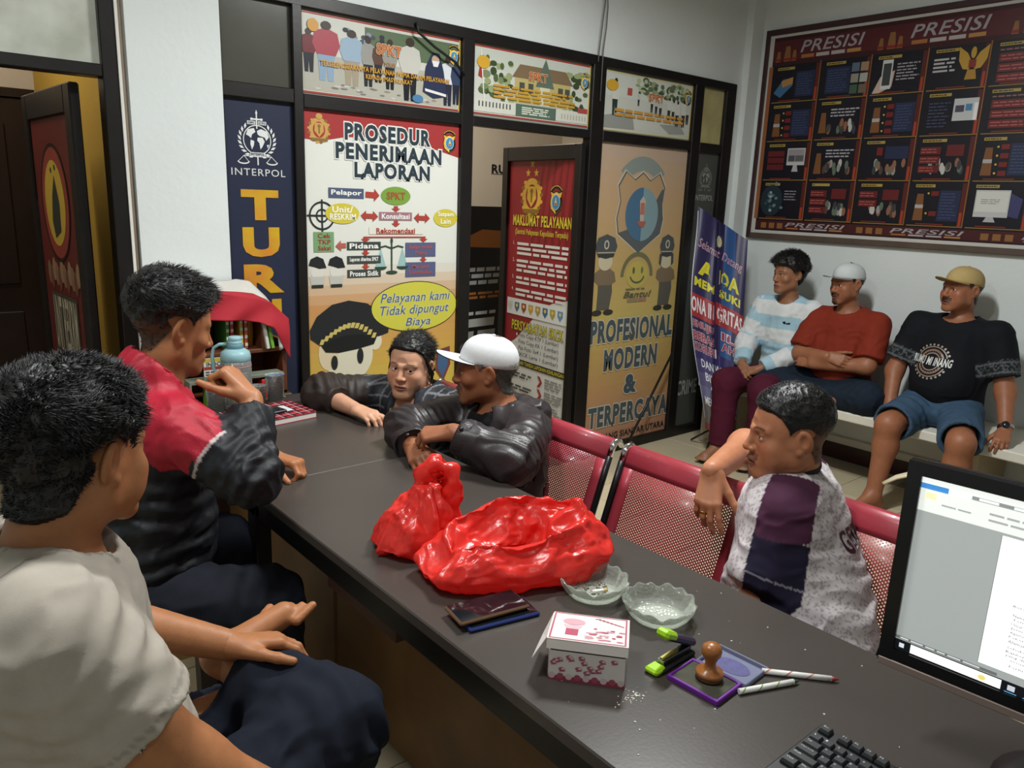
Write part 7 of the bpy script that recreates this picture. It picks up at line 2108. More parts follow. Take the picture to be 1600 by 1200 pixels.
# little drawers and packets in front
og = thing('desk_organizer', (1.06, 2.93, ZD), 'low grey green desk organizer with coloured packets', 'organizer')
OG = mat('organizer_grey', '#7d8272', 0.35, var=0.2, vscale=12)
for lo, hi in (((0.88, 2.865, ZD), (1.25, 2.90, ZD + 0.004)), ((0.88, 2.865, ZD + 0.092), (1.245, 2.935, ZD + 0.104)), ((0.995, 2.865, ZD), (1.003, 2.935, ZD + 0.092)), ((1.235, 2.865, ZD), (1.243, 2.935, ZD + 0.092)), ((0.88, 2.865, ZD), (0.888, 2.935, ZD + 0.092))):
    b = MB(); b.box(lo, hi, bev=0.001); b.build('shelf_board', OG, og)
for x0, x1, c, lab in ((0.94, 0.99, '#7fb62c', 'lime green packet in the desk organizer'), (1.01, 1.10, '#c9a824', 'yellow packet in the desk organizer'), (1.155, 1.232, '#c0302e', 'red packet in the desk organizer')):
    b = MB(); b.box((x0, 2.87, ZD + 0.0045), (x1, 2.91, ZD + 0.082), bev=0.002); r = b.build('packet', mat('packet_' + c.lstrip('#'), c, 0.45)); tag(r, lab, 'packet')
    p = Print(V(x0, 2.8695, ZD + 0.082), UX, DZ, (x1 - x0, 0.078), step=0.0002); p.ring((x1 - x0) / 2, 0.04, 0.022, 0.026, 0.003, '#d8d8cc', 1, 20); p.build('print', r)
cd2 = MB(); cd2.box((0.955, 2.925, ZD + 0.105), (1.09, 2.932, ZD + 0.175)); r = tag(cd2.build('printed_card', mat('card_white', '#cfcac0', 0.6)), 'printed card with red and yellow stripes leaning behind the bottle', 'card')
p = Print(V(0.955, 2.9245, ZD + 0.175), UX, DZ, (0.135, 0.07), step=0.0002); p.rect(0, 0, 0.135, 0.014, '#c2a62a', 1); p.rect(0, 0.032, 0.135, 0.044, '#a83a34', 1); p.text('INDONESIA', 0.01, 0.016, 0.125, 0.030, '#3a3a36', 0.02); p.scribble(0.005, 0.048, 0.13, 0.068, 2, '#55524c', seed=4, words=5); p.build('print', r)

# red and white flag draped over the bookcase
fg = MB(); nu, nv = 60, 40; rows = []
for j in range(nv):
    row = []
    for i in range(nu):
        u = i / (nu - 1); v = j / (nv - 1)
        x = 0.80 + 0.50 * u
        ztop = 1.165 + 0.02 * math.sin(6 * u) - 0.05 * max(0, u - 0.75) * 4 * 0.9 - 0.10 * max(0, u - 0.86) * 4
        if v < 0.45:
            y = 3.15 - 0.22 * v / 0.45; z = ztop + 0.055 * (1 - v / 0.45) ** 1.5 * (0.4 + 0.6 * u) + 0.01 * math.sin(9 * u + 5 * v)
        else:
            k = (v - 0.45) / 0.55; y = 2.93 - 0.018 * k - 0.012 * math.sin(20 * u + 4 * k) * k; z = ztop - (0.105 + 0.012 * math.sin(7 * u)) * k - 0.06 * max(0, u - 0.85) * 6 * k
        row.append(V(x, y, z))
    rows.append(row)
fl_o = thing('flag', (1.05, 3.0, 1.0), 'red and white flag bunched over the top of the bookcase', 'flag')
FR, FW = mat('flag_red', '#a81e2c', 0.8, var=0.08, vscale=20), mat('flag_white', '#cbc7c0', 0.8, var=0.06, vscale=20)
k_ = int(nv * 0.36)
b = MB(); b.loft(rows[:k_ + 1], caps=False, closed=False); o = b.build('white_half', FW, fl_o); md = o.modifiers.new('t', 'SOLIDIFY'); md.thickness = 0.002
b = MB(); b.loft(rows[k_:], caps=False, closed=False); o = b.build('red_half', FR, fl_o); md = o.modifiers.new('t', 'SOLIDIFY'); md.thickness = 0.002
b = MB(); b.loft([[V(1.245 + 0.025 * a_ + 0.01 * c_, 2.925 - 0.003 * math.sin(a_ * 5), 1.045 - 0.115 * c_ + 0.01 * a_) for a_ in np.linspace(0, 1, 8)] for c_ in np.linspace(0, 1, 8)], caps=False, closed=False); o = b.build('white_corner', FW, fl_o); md = o.modifiers.new('t', 'SOLIDIFY'); md.thickness = 0.002

# cream plastic chair arm showing behind the monitor
cc = thing('plastic_chair', (2.95, 0.95, 0), 'cream plastic chair whose curved arm shows behind the monitor', 'chair')
CRM = mat('cream_plastic', '#b8ac90', 0.45, var=0.08, vscale=10)
pts = [V(2.97, 1.235, 0.525), V(3.0, 1.20, 0.556), V(3.02, 1.145, 0.585), V(3.02, 1.11, 0.575), V(3.01, 1.09, 0.52), V(3.0, 1.085, 0.40), V(2.99, 1.085, 0.2), V(2.985, 1.085, 0.0)]
b = MB(); b.tube(pts[:5], [0.012, 0.018, 0.02, 0.02, 0.018], 10, flat=0.35); b.build('arm', CRM, cc)
b = MB(); b.tube(pts[4:], [0.018, 0.016, 0.016, 0.016], 10, flat=0.6); b.build('leg', CRM, cc)
b = MB(); b.box((2.8, 0.62, 0.38), (3.2, 1.08, 0.41), bev=0.01); b.build('seat', CRM, cc)
b = MB(); b.box((3.17, 0.62, 0.41), (3.21, 1.08, 0.56), bev=0.01); b.build('backrest', CRM, cc)
for x, y in ((2.82, 0.64), (3.17, 0.64), (3.17, 1.05)):
    b = MB(); b.tube([(x, y, 0), (x, y, 0.39)], 0.018, 8); b.build('leg', CRM, cc)
# ------------------------------------------------------------------ the eight people
from mathutils.bvhtree import BVHTree


def drape(pr, vs, fs, n, lift=0.0015, depth=0.25):
    """Lay flat artwork onto a cloth surface by casting its points along -n."""
    bv = BVHTree.FromPolygons([tuple(q) for q in vs], [tuple(int(i) for i in f) for f in fs])
    n = unit(n); out = []
    for q in pr.mb.v:
        q = np.array(q); lay = (q - pr.o) @ pr.n
        st = q - pr.n * lay + n * depth
        h_ = bv.ray_cast(Vector(st), Vector(-n), depth * 2.5)
        out.append(tuple(np.array(h_[0]) + n * (lift + lay)) if h_[0] is not None else tuple(q))
    pr.mb.v = out


def foot_prims(an, toe_dir, L=0.19, bare=True):
    an = np.asarray(an, float); d = unit(toe_dir); z = an[2] - 0.075
    base = V(an[0], an[1], 0) ; s = np.cross(V(0, 0, 1), d)
    fz = max(z, 0.0)
    P = [RC(an, base - d * 0.035 + V(0, 0, fz + 0.032), 0.036, 0.032, 0.03), RC(base - d * 0.035 + V(0, 0, fz + 0.030), base + d * (L - 0.055) + V(0, 0, fz + 0.022), 0.031, 0.022, 0.03),
         RC(an + d * 0.02, base + d * (L - 0.07) + V(0, 0, fz + 0.03), 0.034, 0.022, 0.03), RC(base + d * (L - 0.07) - s * 0.022 + V(0, 0, fz + 0.020), base + d * (L - 0.07) + s * 0.022 + V(0, 0, fz + 0.020), 0.019, 0.019, 0.02)]
    if bare:
        for i, o_ in enumerate((-0.03, -0.014, 0.0, 0.014, 0.027)):
            P.append(RC(base + d * (L - 0.065) + s * o_ + V(0, 0, fz + 0.018), base + d * (L - 0.012 - 0.008 * abs(i - 1)) + s * o_ * 1.1 + V(0, 0, fz + 0.011), 0.011, 0.009, 0.006))
    return P


def ring_cut(p, d, r):
    return (np.asarray(p, float), np.asarray(d, float), r)


# ============ 1. man in the pale grey shirt, nearest the camera, seen from behind
shR, shL = V(0.115, 1.000, 1.010), V(0.17, 1.32, 0.985); elR, elL = V(0.260, 0.955, 0.785), V(0.245, 1.42, 0.80); wrR, wrL = V(0.425, 0.895, 0.650), V(0.440, 1.305, 0.728)
pel, cho, nkb = V(0.09, 1.15, 0.56), V(0.135, 1.155, 0.90), V(0.150, 1.155, 1.068)
hc = V(0.200, 1.165, 1.190)
hipR, knR, anR = V(0.13, 1.03, 0.545), V(0.550, 1.115, 0.620), V(0.470, 1.340, 0.660); hipL, knL, anL = V(0.12, 1.26, 0.545), V(0.56, 1.36, 0.53), V(0.545, 1.40, 0.09)
A = Person((0.1, 1.15, 0), 'man in a pale grey t-shirt in the left foreground seen from behind', '#a26b45')
A.neck = [RC(nkb + V(0, 0, -0.03), hc + V(-0.025, -0.01, -0.055), 0.062, 0.056, 0.03)]
tor = torso_prims(pel, cho, nkb, shR - shL, wp=0.175, wc=0.185, dp=0.135, dc=0.125, belly=1.0)
armR = limb(shR, 0.062, elR, 0.047, k=0.04) + limb(elR, 0.047, wrR, 0.030); armL = limb(shL, 0.060, elL, 0.046, k=0.04) + limb(elL, 0.046, wrL, 0.029)
legs = limb(hipR, 0.095, knR, 0.066, anR, 0.042) + limb(hipL, 0.095, knL, 0.066, anL, 0.042)
fd = unit(V(0.115, 0.045, 0.045))
ft = [RC(anR, anR + V(-0.02, 0.03, 0.01), 0.040, 0.034, 0.02), RC(anR + V(-0.02, 0.03, 0.01), anR + fd * 0.13, 0.034, 0.026, 0.03)]
for i in range(5): ft.append(RC(anR + fd * 0.12 + V(-0.012, 0.016, 0) * (i - 2) * 0.9, anR + fd * (0.165 - 0.006 * i) + V(-0.012, 0.016, 0) * (i - 2), 0.011, 0.009, 0.006))
A.body(slim(tor) + armR + armL + legs + A.neck + foot_prims(anL, (1, 0.2, 0)), 0.009)
A.block(ft, 0.004)
A.head(hc, (0.872, 0.48, -0.06), sc=0.96, h=0.0028, fat=0.5, jaw=1.04, scalp=0.95)
A.hair(top=0.020, side=0.009, clump=0.006, strands=11000, slen=0.020, srad=0.0007, flow=(0, 0.35, 0.5), zsp=(-0.04, 0.07))
A.hand(wrL, (0.85, -0.20, -0.10), (0.2, 0.25, 0.95), right=False, curl=(25, 35, 25), fore=along(elL, wrL, 0.8), thumb=(40, 10, 20))
A.hand(wrR, (0.85, 0.25, -0.35), (0.2, -0.5, 0.9), right=True, curl=(20, 30, 20), fore=along(elR, wrR, 0.8))
slR = shR + unit(elR - shR) * 0.165; slL = shL + unit(elL - shL) * 0.165


def grey(vs, n, c):
    for s_, e_ in ((shR, elR), (shL, elL)):      # hem stitching
        t = (vs - s_) @ unit(e_ - s_); c = np.where((np.abs(t - 0.150) < 0.0030)[:, None] & (np.linalg.norm(vs - along(s_, e_, 0.5), axis=1) < 0.12)[:, None], c * 0.72, c)
    sm = np.abs((vs - shR) @ unit(V(0.25, -0.85, -0.05)) + 0.055)      # shoulder seam
    return np.where(((sm < 0.003) & (np.linalg.norm(vs - shR, axis=1) < 0.15))[:, None], c * 0.6, c)


A.cloth('tshirt', tor + sleeve(shR, elR, 0.072, 0.074, 0.62) + sleeve(shL, elL, 0.070, 0.072, 0.62), 0.011, 0.0062, cuts=[(V(0, 0, 0.53), V(0, 0, -1))],
        subs=[RC(nkb + V(0.01, 0, -0.012), nkb + V(0.06, 0, 0.12), 0.074, 0.09)], colour='#a69e93', wr=0.007, ws=9, stretch=(1.0, 1.0, 1.6), folds=[(along(shR, elR, 0.15), (0.4, 0.2, -1), 0.10, 0.045, 0.005), (V(0.15, 1.05, 0.72), (0, 0, 1), 0.14, 0.05, 0.005)], colfn=grey)
rr = []
for t in np.linspace(0, 2 * math.pi, 40, endpoint=False):
    c_ = nkb + V(0.026 + 0.068 * math.cos(t), 0.074 * math.sin(t), -0.012 - 0.030 * math.cos(t))
    o_ = V(math.cos(t), math.sin(t), 0.35)
    rr.append([c_ + o_ * 0.005 * math.cos(q) + V(-0.006 * math.cos(t), -0.006 * math.sin(t), 0.011) * math.sin(q) for q in np.linspace(0, 2 * math.pi, 8, endpoint=False)])
b = MB(); b.loft(rr, caps=False, wrap=True); A.add_mb('collar', b, [mat('grey_rib', '#9c9489', 0.9, bump=0.2, bscale=500)])
A.cloth('trousers', limb(hipR, 0.10, knR, 0.078, along(knR, anR, 0.93), 0.060, k=0.05) + limb(hipL, 0.10, knL, 0.078, anL, 0.06, k=0.05) + [EL(pel + V(0.02, 0, -0.02), (0.16, 0.18, 0.11), k=0.06)], 0.010, 0.0075, cuts=[ring_cut(along(knR, anR, 0.90), anR - knR, 0.12)], colour='#131824', wr=0.013, ws=7.5, ridge=0.8, fine=0.001, folds=[(knR, knR - hipR, 0.14, 0.05, 0.006), (along(hipR, knR, 0.3), knR - hipR, 0.16, 0.06, 0.006)])
A.cloth('shoe', foot_prims(anL, (1, 0.2, 0), 0.22, False), 0.008, 0.008, colour='#0d0d0e', wr=0.001)
A.finish()

# ============ 2. man in the red, white and black jacket
shR, shL = V(0.545, 1.865, 0.985), V(0.545, 2.20, 0.985); elR, elL = V(0.652, 1.722, 0.890), V(0.74, 2.26, 0.80); wrR, wrL = V(0.712, 1.838, 1.045), V(0.862, 2.085, 0.792)
pel, cho, nkb = V(0.45, 2.0, 0.55), V(0.505, 2.015, 0.87), V(0.535, 2.025, 1.055)
hc = V(0.588, 2.030, 1.212)
hipR, knR, anR = V(0.47, 1.90, 0.53), V(0.70, 1.76, 0.52), V(0.72, 1.80, 0.08); hipL, knL, anL = V(0.47, 2.10, 0.53), V(0.72, 2.13, 0.53), V(0.74, 2.15, 0.08)
B = Person((0.45, 2.0, 0), 'man in a red white and black jacket raising his fist at the desk', '#a56c48')
B.neck = [RC(nkb + V(0, 0, -0.04), hc + V(-0.02, -0.01, -0.055), 0.060, 0.055, 0.03)]
tor = torso_prims(pel, cho, nkb, shR - shL, wp=0.165, wc=0.175, dp=0.125, dc=0.12, belly=0.5)
armR = limb(shR, 0.058, elR, 0.046, k=0.04) + limb(elR, 0.046, wrR, 0.029); armL = limb(shL, 0.056, elL, 0.044, k=0.04) + limb(elL, 0.044, wrL, 0.029)
legs = limb(hipR, 0.09, knR, 0.062, anR, 0.042) + limb(hipL, 0.09, knL, 0.062, anL, 0.042)
B.body(slim(tor) + armR + armL + legs + B.neck + foot_prims(anR, (1, 0, 0)) + foot_prims(anL, (1, 0, 0)), 0.010)
B.head(hc, (0.955, 0.10, -0.22), sc=1.0, h=0.0024, nose=1.05, scalp=0.93, lips='#7d4338', gaze=(0.25, 1, -0.1), stubble=0.25, fade=0.86)
B.hair(top=0.025, side=0.0008, minth=0.0016, clump=0.007, strands=5000, slen=0.026, srad=0.0008, flow=(0.1, 0.9, 0.35), zsp=(-0.005, 0.080))
B.hand(wrR, unit(V(-0.30, 0.45, 0.55)), unit(V(0.55, -0.55, 0.55)), right=True, curls=[(70, 85, 40), (78, 95, 50), (82, 95, 50), (85, 95, 50)], thumb=(30, 40, 40), fore=along(elR, wrR, 0.8), spread=3)
B.hand(wrL, unit(V(0.45, -0.75, -0.05)), V(0.2, 0.1, 1), right=False, curls=[(45, 70, 40), (55, 75, 40), (60, 75, 40), (60, 75, 40)], thumb=(35, 30, 35), fore=along(elL, wrL, 0.8), spread=4)


def jacket(vs, n, c):
    red = np.array(lin('#a5182e')); wh = np.array(lin('#b9afa6')); x, y, z = vs.T
    side = shR - along(shR, shL, 0.5); sd = unit(side)
    lat = (vs - nkb) @ sd                 # towards the right shoulder
    fw = unit(np.cross(V(0, 0, 1), sd)); fr = (vs - nkb) @ fw
    dA, tA = sd_rc(vs, shR, elR); dB, tB = sd_rc(vs, shL, elL)
    dF, _ = sd_rc(vs, elR, wrR); dG, _ = sd_rc(vs, elL, wrL)
    on_arm = (np.minimum(dA, dB) < 0.105) & (np.minimum(dA, dB) < np.minimum(dF, dG) - 0.004)
    tarm = np.where(dA < dB, tA, tB)
    yoke = z > 0.945 - 0.26 * np.abs(np.abs(lat) - 0.02) + 0.02 * fr
    fore = np.minimum(dF, dG) < 0.085
    far = (np.minimum(dA, dB) < 0.125) & (np.abs(lat) > 0.13) & (tarm > 0.53)
    red_m = ((z > 0.965 - 0.10 * np.abs(lat)) & ~fore & ~far) | (on_arm & (tarm < 0.52 - 0.9 * (np.abs(lat) - 0.17).clip(0, 1)) & (z > 0.90))
    tri = (fr < -0.015) & (z > 0.925) & (z < 1.025 - 0.25 * (lat - 0.02)) & (lat > -0.03) & (lat < 0.150)
    c = np.where(red_m[:, None], red, c); c = np.where(tri[:, None], wh, c)
    edge = on_arm & (np.abs(tarm - 0.53) < 0.02) & (z > 0.89)
    return np.where(edge[:, None], np.array(lin('#b8a8a8')), c)


B.cloth('jacket', tor + limb(shR, 0.068, elR, 0.056, k=0.05) + limb(elR, 0.056, along(elR, wrR, 0.86), 0.042, k=0.04) + limb(shL, 0.068, elL, 0.060, along(elL, wrL, 0.86), 0.044, k=0.05) + [RC(nkb + V(-0.02, 0, -0.05), nkb + V(-0.005, 0, 0.035), 0.088, 0.074, 0.04)], 0.012, 0.0058,
        cuts=[ring_cut(along(elR, wrR, 0.86), wrR - elR, 0.09), ring_cut(along(elL, wrL, 0.88), wrL - elL, 0.09), (V(0, 0, 0.55), V(0, 0, -1))], subs=[RC(nkb + V(0.012, 0, 0.0), nkb + V(0.05, 0, 0.14), 0.066, 0.085), ],
        colour='#15171c', material=NYLON, wr=0.009, ws=9, ridge=0.8, fine=0.0015, folds=[(elR, elR - shR, 0.10, 0.035, 0.006), (V(0.50, 1.88, 0.72), (0, 0.2, 1), 0.16, 0.05, 0.006)], colfn=jacket)
B.cloth('trousers', limb(hipR, 0.098, knR, 0.080, anR, 0.070, k=0.05) + limb(hipL, 0.098, knL, 0.078, anL, 0.068, k=0.05) + [EL(pel + V(0.03, 0, -0.03), (0.16, 0.185, 0.10), k=0.06)], 0.010, 0.009, colour='#1a1d26', wr=0.010, ws=8, folds=[(knR, knR - hipR, 0.14, 0.06, 0.006)])
for an in (anR, anL):
    B.cloth('boot', foot_prims(an, (1, 0, 0), 0.23, False), 0.010, 0.008, colour='#0e0e0f', wr=0.001)
B.finish()

# ============ 3. woman in the plaid and brown jacket, leaning on the desk
shR, shL = V(1.575, 2.63, 0.775), V(1.66, 2.30, 0.775); elR, elL = V(1.315, 2.665, 0.795), V(1.50, 2.20, 0.60); wrR, wrL = V(1.330, 2.435, 0.785), V(1.46, 2.32, 0.50)
pel, cho, nkb = V(1.62, 2.42, 0.50), V(1.625, 2.455, 0.68), V(1.605, 2.46, 0.815)
hc = V(1.578, 2.462, 0.925)
C_ = Person((1.62, 2.42, 0), 'woman in a plaid brown jacket leaning one arm on the desk', '#c8967a')
C_.neck = [RC(nkb + V(0.01, 0.0, -0.05), hc + V(0.015, 0.01, -0.05), 0.056, 0.050, 0.03)]
tor = torso_prims(pel, cho, nkb, shR - shL, wp=0.165, wc=0.165, dp=0.12, dc=0.115)
arms = limb(shR, 0.050, elR, 0.042, k=0.04) + limb(elR, 0.042, wrR, 0.027) + limb(shL, 0.050, elL, 0.042, wrL, 0.028, k=0.04)
hipR, knR, anR = V(1.58, 2.52, 0.48), V(1.42, 2.54, 0.47), V(1.43, 2.54, 0.08); hipL, knL, anL = V(1.60, 2.34, 0.48), V(1.42, 2.34, 0.47), V(1.43, 2.34, 0.08)
C_.body(slim(tor) + arms + limb(hipR, 0.085, knR, 0.06, anR, 0.04) + limb(hipL, 0.085, knL, 0.06, anL, 0.04) + C_.neck + foot_prims(anR, (-1, 0, 0)) + foot_prims(anL, (-1, 0, 0)), 0.010)
HLW = ([-0.12, -0.08, -0.055, -0.03, -0.008, 0.008, 0.018, 0.03, 0.045, 0.06, 0.09], [-0.085, -0.08, -0.070, -0.02, 0.028, 0.012, 0.0, 0.030, 0.056, 0.070, 0.074])
C_.head(hc, (-0.80, -0.545, -0.04), (0.05, -0.06, 1), sc=0.97, h=0.0021, fat=0.55, jaw=1.04, nose=1.06, female=True, hairline=HLW, brow=0.95, lips='#8e4640', gaze=(-0.50, 1, 0.02), lid=0.95, scalp=0.97)
C_.hair(top=0.011, side=0.008, clump=0.005, strands=3000, slen=0.030, srad=0.0007, flow=(0, -1.6, 0.1), zsp=(0.0, 0.09))
b = MB()        # loose ponytail and stray locks
rg = random.Random(3)
for i in range(46):
    a_ = C_.hw((rg.uniform(-0.05, 0.05), -0.085 + rg.uniform(-0.01, 0.02), rg.uniform(-0.01, 0.06))); c1 = C_.hw((rg.uniform(-0.06, 0.06), -0.12, -0.03 + rg.uniform(-0.02, 0.02))); c2 = C_.hw((rg.uniform(-0.04, 0.05), -0.11, -0.11 + rg.uniform(-0.03, 0.02)))
    b.tube([a_, along(a_, c1, 0.6), c1, c2], [0.006, 0.007, 0.006, 0.001], 6)
for sx in (-1, 1):
    for i in range(9):
        a_ = C_.hw((sx * 0.074, 0.012 + 0.004 * i, 0.02 + 0.004 * i)); c1 = C_.hw((sx * (0.086 + 0.003 * (i % 3)), 0.008 - 0.004 * i, -0.03)); c2 = C_.hw((sx * (0.080 + 0.006 * (i % 4)), -0.012, -0.075 - 0.006 * (i % 5))); b.tube([a_, c1, c2], [0.0028, 0.002, 0.0005], 5)
C_.add_mb('loose_hair', b, [mat('black_hair', '#0d0b0a', 0.4)])
C_.hand(wrR, unit(V(0.10, -0.85, -0.02)), V(-0.2, 0.05, 1), right=True, curl=(20, 40, 30), fore=along(elR, wrR, 0.75), thumb=(30, 20, 20), sc=0.92)
C_.hand(wrL, unit(V(-0.3, 0.4, -0.5)), V(-0.5, -0.4, 0.3), right=False, fore=along(elL, wrL, 0.75), sc=0.92)


def plaid(vs, n, c):
    x, y, z = vs.T; br = np.array(lin('#2e2521'))
    sd = unit(shR - shL); lat = (vs - cho) @ sd
    dA, tA = sd_rc(vs, shR, elR); dB, tB = sd_rc(vs, elR, wrR); dC, _ = sd_rc(vs, shL, elL)
    sleeve = ((dA < 0.10) & (tA > 0.42)) | (dB < 0.085)
    g1 = np.abs((lat * 24) % 1 - 0.5) > 0.42; g2 = np.abs((z * 24) % 1 - 0.5) > 0.42
    pl = np.repeat(np.array(lin('#26282d'))[None], len(vs), 0); pl = np.where((g1 | g2)[:, None], np.array(lin('#6e7076')), pl)
    c = np.where(sleeve[:, None], br, pl)
    fwv = unit(np.cross(V(0, 0, 1), sd)); fr = (vs - cho) @ fwv
    lapel = (fr > 0.05) & (np.abs(np.abs(lat) - (0.075 - 0.15 * (z - 0.72))) < 0.022) & (z > 0.62)
    return np.where(lapel[:, None], np.array(lin('#23262e')), c)


fwC = unit(np.cross(V(0, 0, 1), shR - shL))
C_.cloth('jacket', tor + limb(shR, 0.062, elR, 0.062, k=0.05) + limb(elR, 0.060, along(elR, wrR, 0.5), 0.044, k=0.05) + limb(shL, 0.060, elL, 0.056, along(elL, wrL, 0.8), 0.04, k=0.05), 0.013, 0.0062,
         cuts=[ring_cut(along(elR, wrR, 0.48), wrR - elR, 0.10), (V(0, 0, 0.46), V(0, 0, -1))], subs=[RC(nkb + V(0, 0, -0.01), nkb + V(0, 0, 0.1), 0.068, 0.08), RC(nkb + fwC * 0.10 + V(0, 0, -0.02), cho + fwC * 0.155 + V(0, 0, -0.20), 0.062, 0.030)], colour='#2a2322', wr=0.008, ws=11, folds=[(elR, elR - shR, 0.12, 0.035, 0.006)], colfn=plaid, material=NYLON)
C_.cloth('top', tor, 0.006, 0.008, cuts=[(V(0, 0, 0.76), V(0, 0, 1)), (V(0, 0, 0.46), V(0, 0, -1))], colour='#8f7a5c', wr=0.003, colfn=lambda v, n, c: np.where((noise(v * 70) > 0.25)[:, None], np.array(lin('#2c2822')), c))
C_.cloth('trousers', limb(hipR, 0.092, knR, 0.072, anR, 0.055, k=0.05) + limb(hipL, 0.092, knL, 0.072, anL, 0.055, k=0.05) + [EL(pel + V(0, 0, -0.02), (0.15, 0.17, 0.09), k=0.06)], 0.008, 0.011, colour='#1c1c22', wr=0.006)
C_.finish()

# ============ 4. older man in the white cap and dark leather jacket
shL, shR = V(1.625, 1.815, 0.815), V(1.60, 2.135, 0.815); elL, elR = V(1.415, 1.650, 0.800), V(1.330, 2.095, 0.800); wrL, wrR = V(1.315, 1.815, 0.862), V(1.262, 1.950, 0.786)
pel, cho, nkb = V(1.60, 1.93, 0.50), V(1.63, 1.96, 0.71), V(1.625, 1.975, 0.865)
hc = V(1.588, 2.008, 0.990)
D_ = Person((1.6, 1.95, 0), 'older man in a white cap and dark leather jacket with folded hands', '#925c40')
D_.neck = [RC(nkb + V(0.02, -0.01, -0.06), hc + V(0.02, -0.015, -0.055), 0.062, 0.056, 0.03)]
tor = torso_prims(pel, cho, nkb, shR - shL, wp=0.165, wc=0.175, dp=0.125, dc=0.125)
arms = limb(shR, 0.055, elR, 0.044, k=0.04) + limb(elR, 0.044, wrR, 0.030) + limb(shL, 0.055, elL, 0.045, k=0.04) + limb(elL, 0.045, wrL, 0.030)
hipR, knR, anR = V(1.57, 2.03, 0.48), V(1.42, 2.05, 0.47), V(1.43, 2.05, 0.08); hipL, knL, anL = V(1.57, 1.84, 0.48), V(1.42, 1.82, 0.47), V(1.43, 1.82, 0.08)
D_.body(slim(tor) + arms + limb(hipR, 0.085, knR, 0.06, anR, 0.04) + limb(hipL, 0.085, knL, 0.06, anL, 0.04) + D_.neck + foot_prims(anR, (-1, 0, 0)) + foot_prims(anL, (-1, 0, 0)), 0.010)
D_.head(hc, (-0.80, 0.60, -0.02), sc=0.99, h=0.0022, nose=1.1, age=1.0, moustache=0.7, goatee=0.35, haircol='#3c3734', scalp=0.75, brow=0.9, lips='#6d3a30', stubble=0.3, gaze=(0.0, 1, 0), mouth=0.0012)
D_.hair(top=0.004, side=0.004, clump=0.002, strands=1500, slen=0.008, srad=0.0005, flow=(0, -0.8, -0.6), below=lambda v: 0.034 + 0.0 * v[:, 0], zsp=(0.2, 0.3), colour='#55504c')
D_.beard(D_.must, 420, 0.007, colour='#6a625c'); D_.beard(D_.goat, 160, 0.006, name='chin_hair', colour='#7a726c')
D_.cap('#d4d6d8', brimcol='#d4d6d8', tilt=0.17, under='#1c1d20', up=-0.004, puff=0.004)
pr = Print(D_.hw((0.032, 0.115, 0.115)), D_.hR @ V(-1, 0.1, 0), D_.hR @ V(0, 0.35, -1), (0.064, 0.045), step=0.0004)
pr.ring(0.032, 0.022, 0.026, 0.018, 0.004, '#26282c', 1); pr.poly([(0.018, 0.03), (0.02, 0.012), (0.032, 0.018), (0.045, 0.010), (0.044, 0.030), (0.032, 0.025)], '#3a3c40', 1)
# lay the badge onto the crown of the cap
pts = []
for q in pr.mb.v:
    l = np.linalg.inv(D_.hR * D_.hs) @ (np.array(q) - D_.hc); l = D_.capR.T @ (l - D_.capc)
    k_ = 1 / math.sqrt((l[0] / D_.capr[0]) ** 2 + (l[1] / D_.capr[1]) ** 2 + (max(l[2], 0) / D_.capr[2]) ** 2)
    pts.append(tuple(D_.hw(D_.capc + D_.capR @ (l * k_ * 1.072))))
pr.mb.v = pts; D_.add_mb('cap_badge', pr.mb, pr.mats)
fa = unit(V(-0.55, 0.62, -0.06))
D_.hand(wrL, unit(V(-0.55, 0.62, -0.14)), unit(V(-0.35, -0.1, 0.9)), right=False, curls=[(40, 50, 30), (46, 55, 30), (50, 55, 30), (54, 55, 30)], fore=along(elL, wrL, 0.75), thumb=(25, 30, 30), spread=5)
D_.hand(wrR, unit(V(-0.30, -0.80, -0.06)), unit(V(-0.45, 0.05, 0.85)), right=True, curls=[(28, 45, 30), (30, 48, 30), (34, 50, 30), (38, 55, 30)], fore=along(elR, wrR, 0.75), thumb=(30, 25, 25), spread=9)
fwD = unit(np.cross(V(0, 0, 1), shR - shL))
D_.cloth('leather_jacket', tor + limb(shR, 0.060, elR, 0.054, along(elR, wrR, 0.86), 0.044, k=0.04) + limb(shL, 0.064, elL, 0.058, along(elL, wrL, 0.86), 0.046, k=0.04), 0.012, 0.0058,
         cuts=[ring_cut(along(elR, wrR, 0.86), wrR - elR, 0.10), ring_cut(along(elL, wrL, 0.86), wrL - elL, 0.10), (V(0, 0, 0.47), V(0, 0, -1))], subs=[RC(nkb + V(0, 0, -0.005), nkb + V(0, 0, 0.1), 0.070, 0.085), RC(nkb + fwD * 0.09 + V(0, 0, -0.03), cho + fwD * 0.16 + V(0, 0, -0.18), 0.055, 0.03)],
         colour='#2c2628', material=LEATHER, wr=0.011, ws=7.5, ridge=0.8, fine=0.001, folds=[(elL, elL - shL, 0.12, 0.030, 0.006), (elR, elR - shR, 0.12, 0.030, 0.006), (along(shL, elL, 0.5), elL - shL, 0.10, 0.04, 0.005)])
hd_ = nkb - fwD * 0.085 + V(0, 0, -0.03)
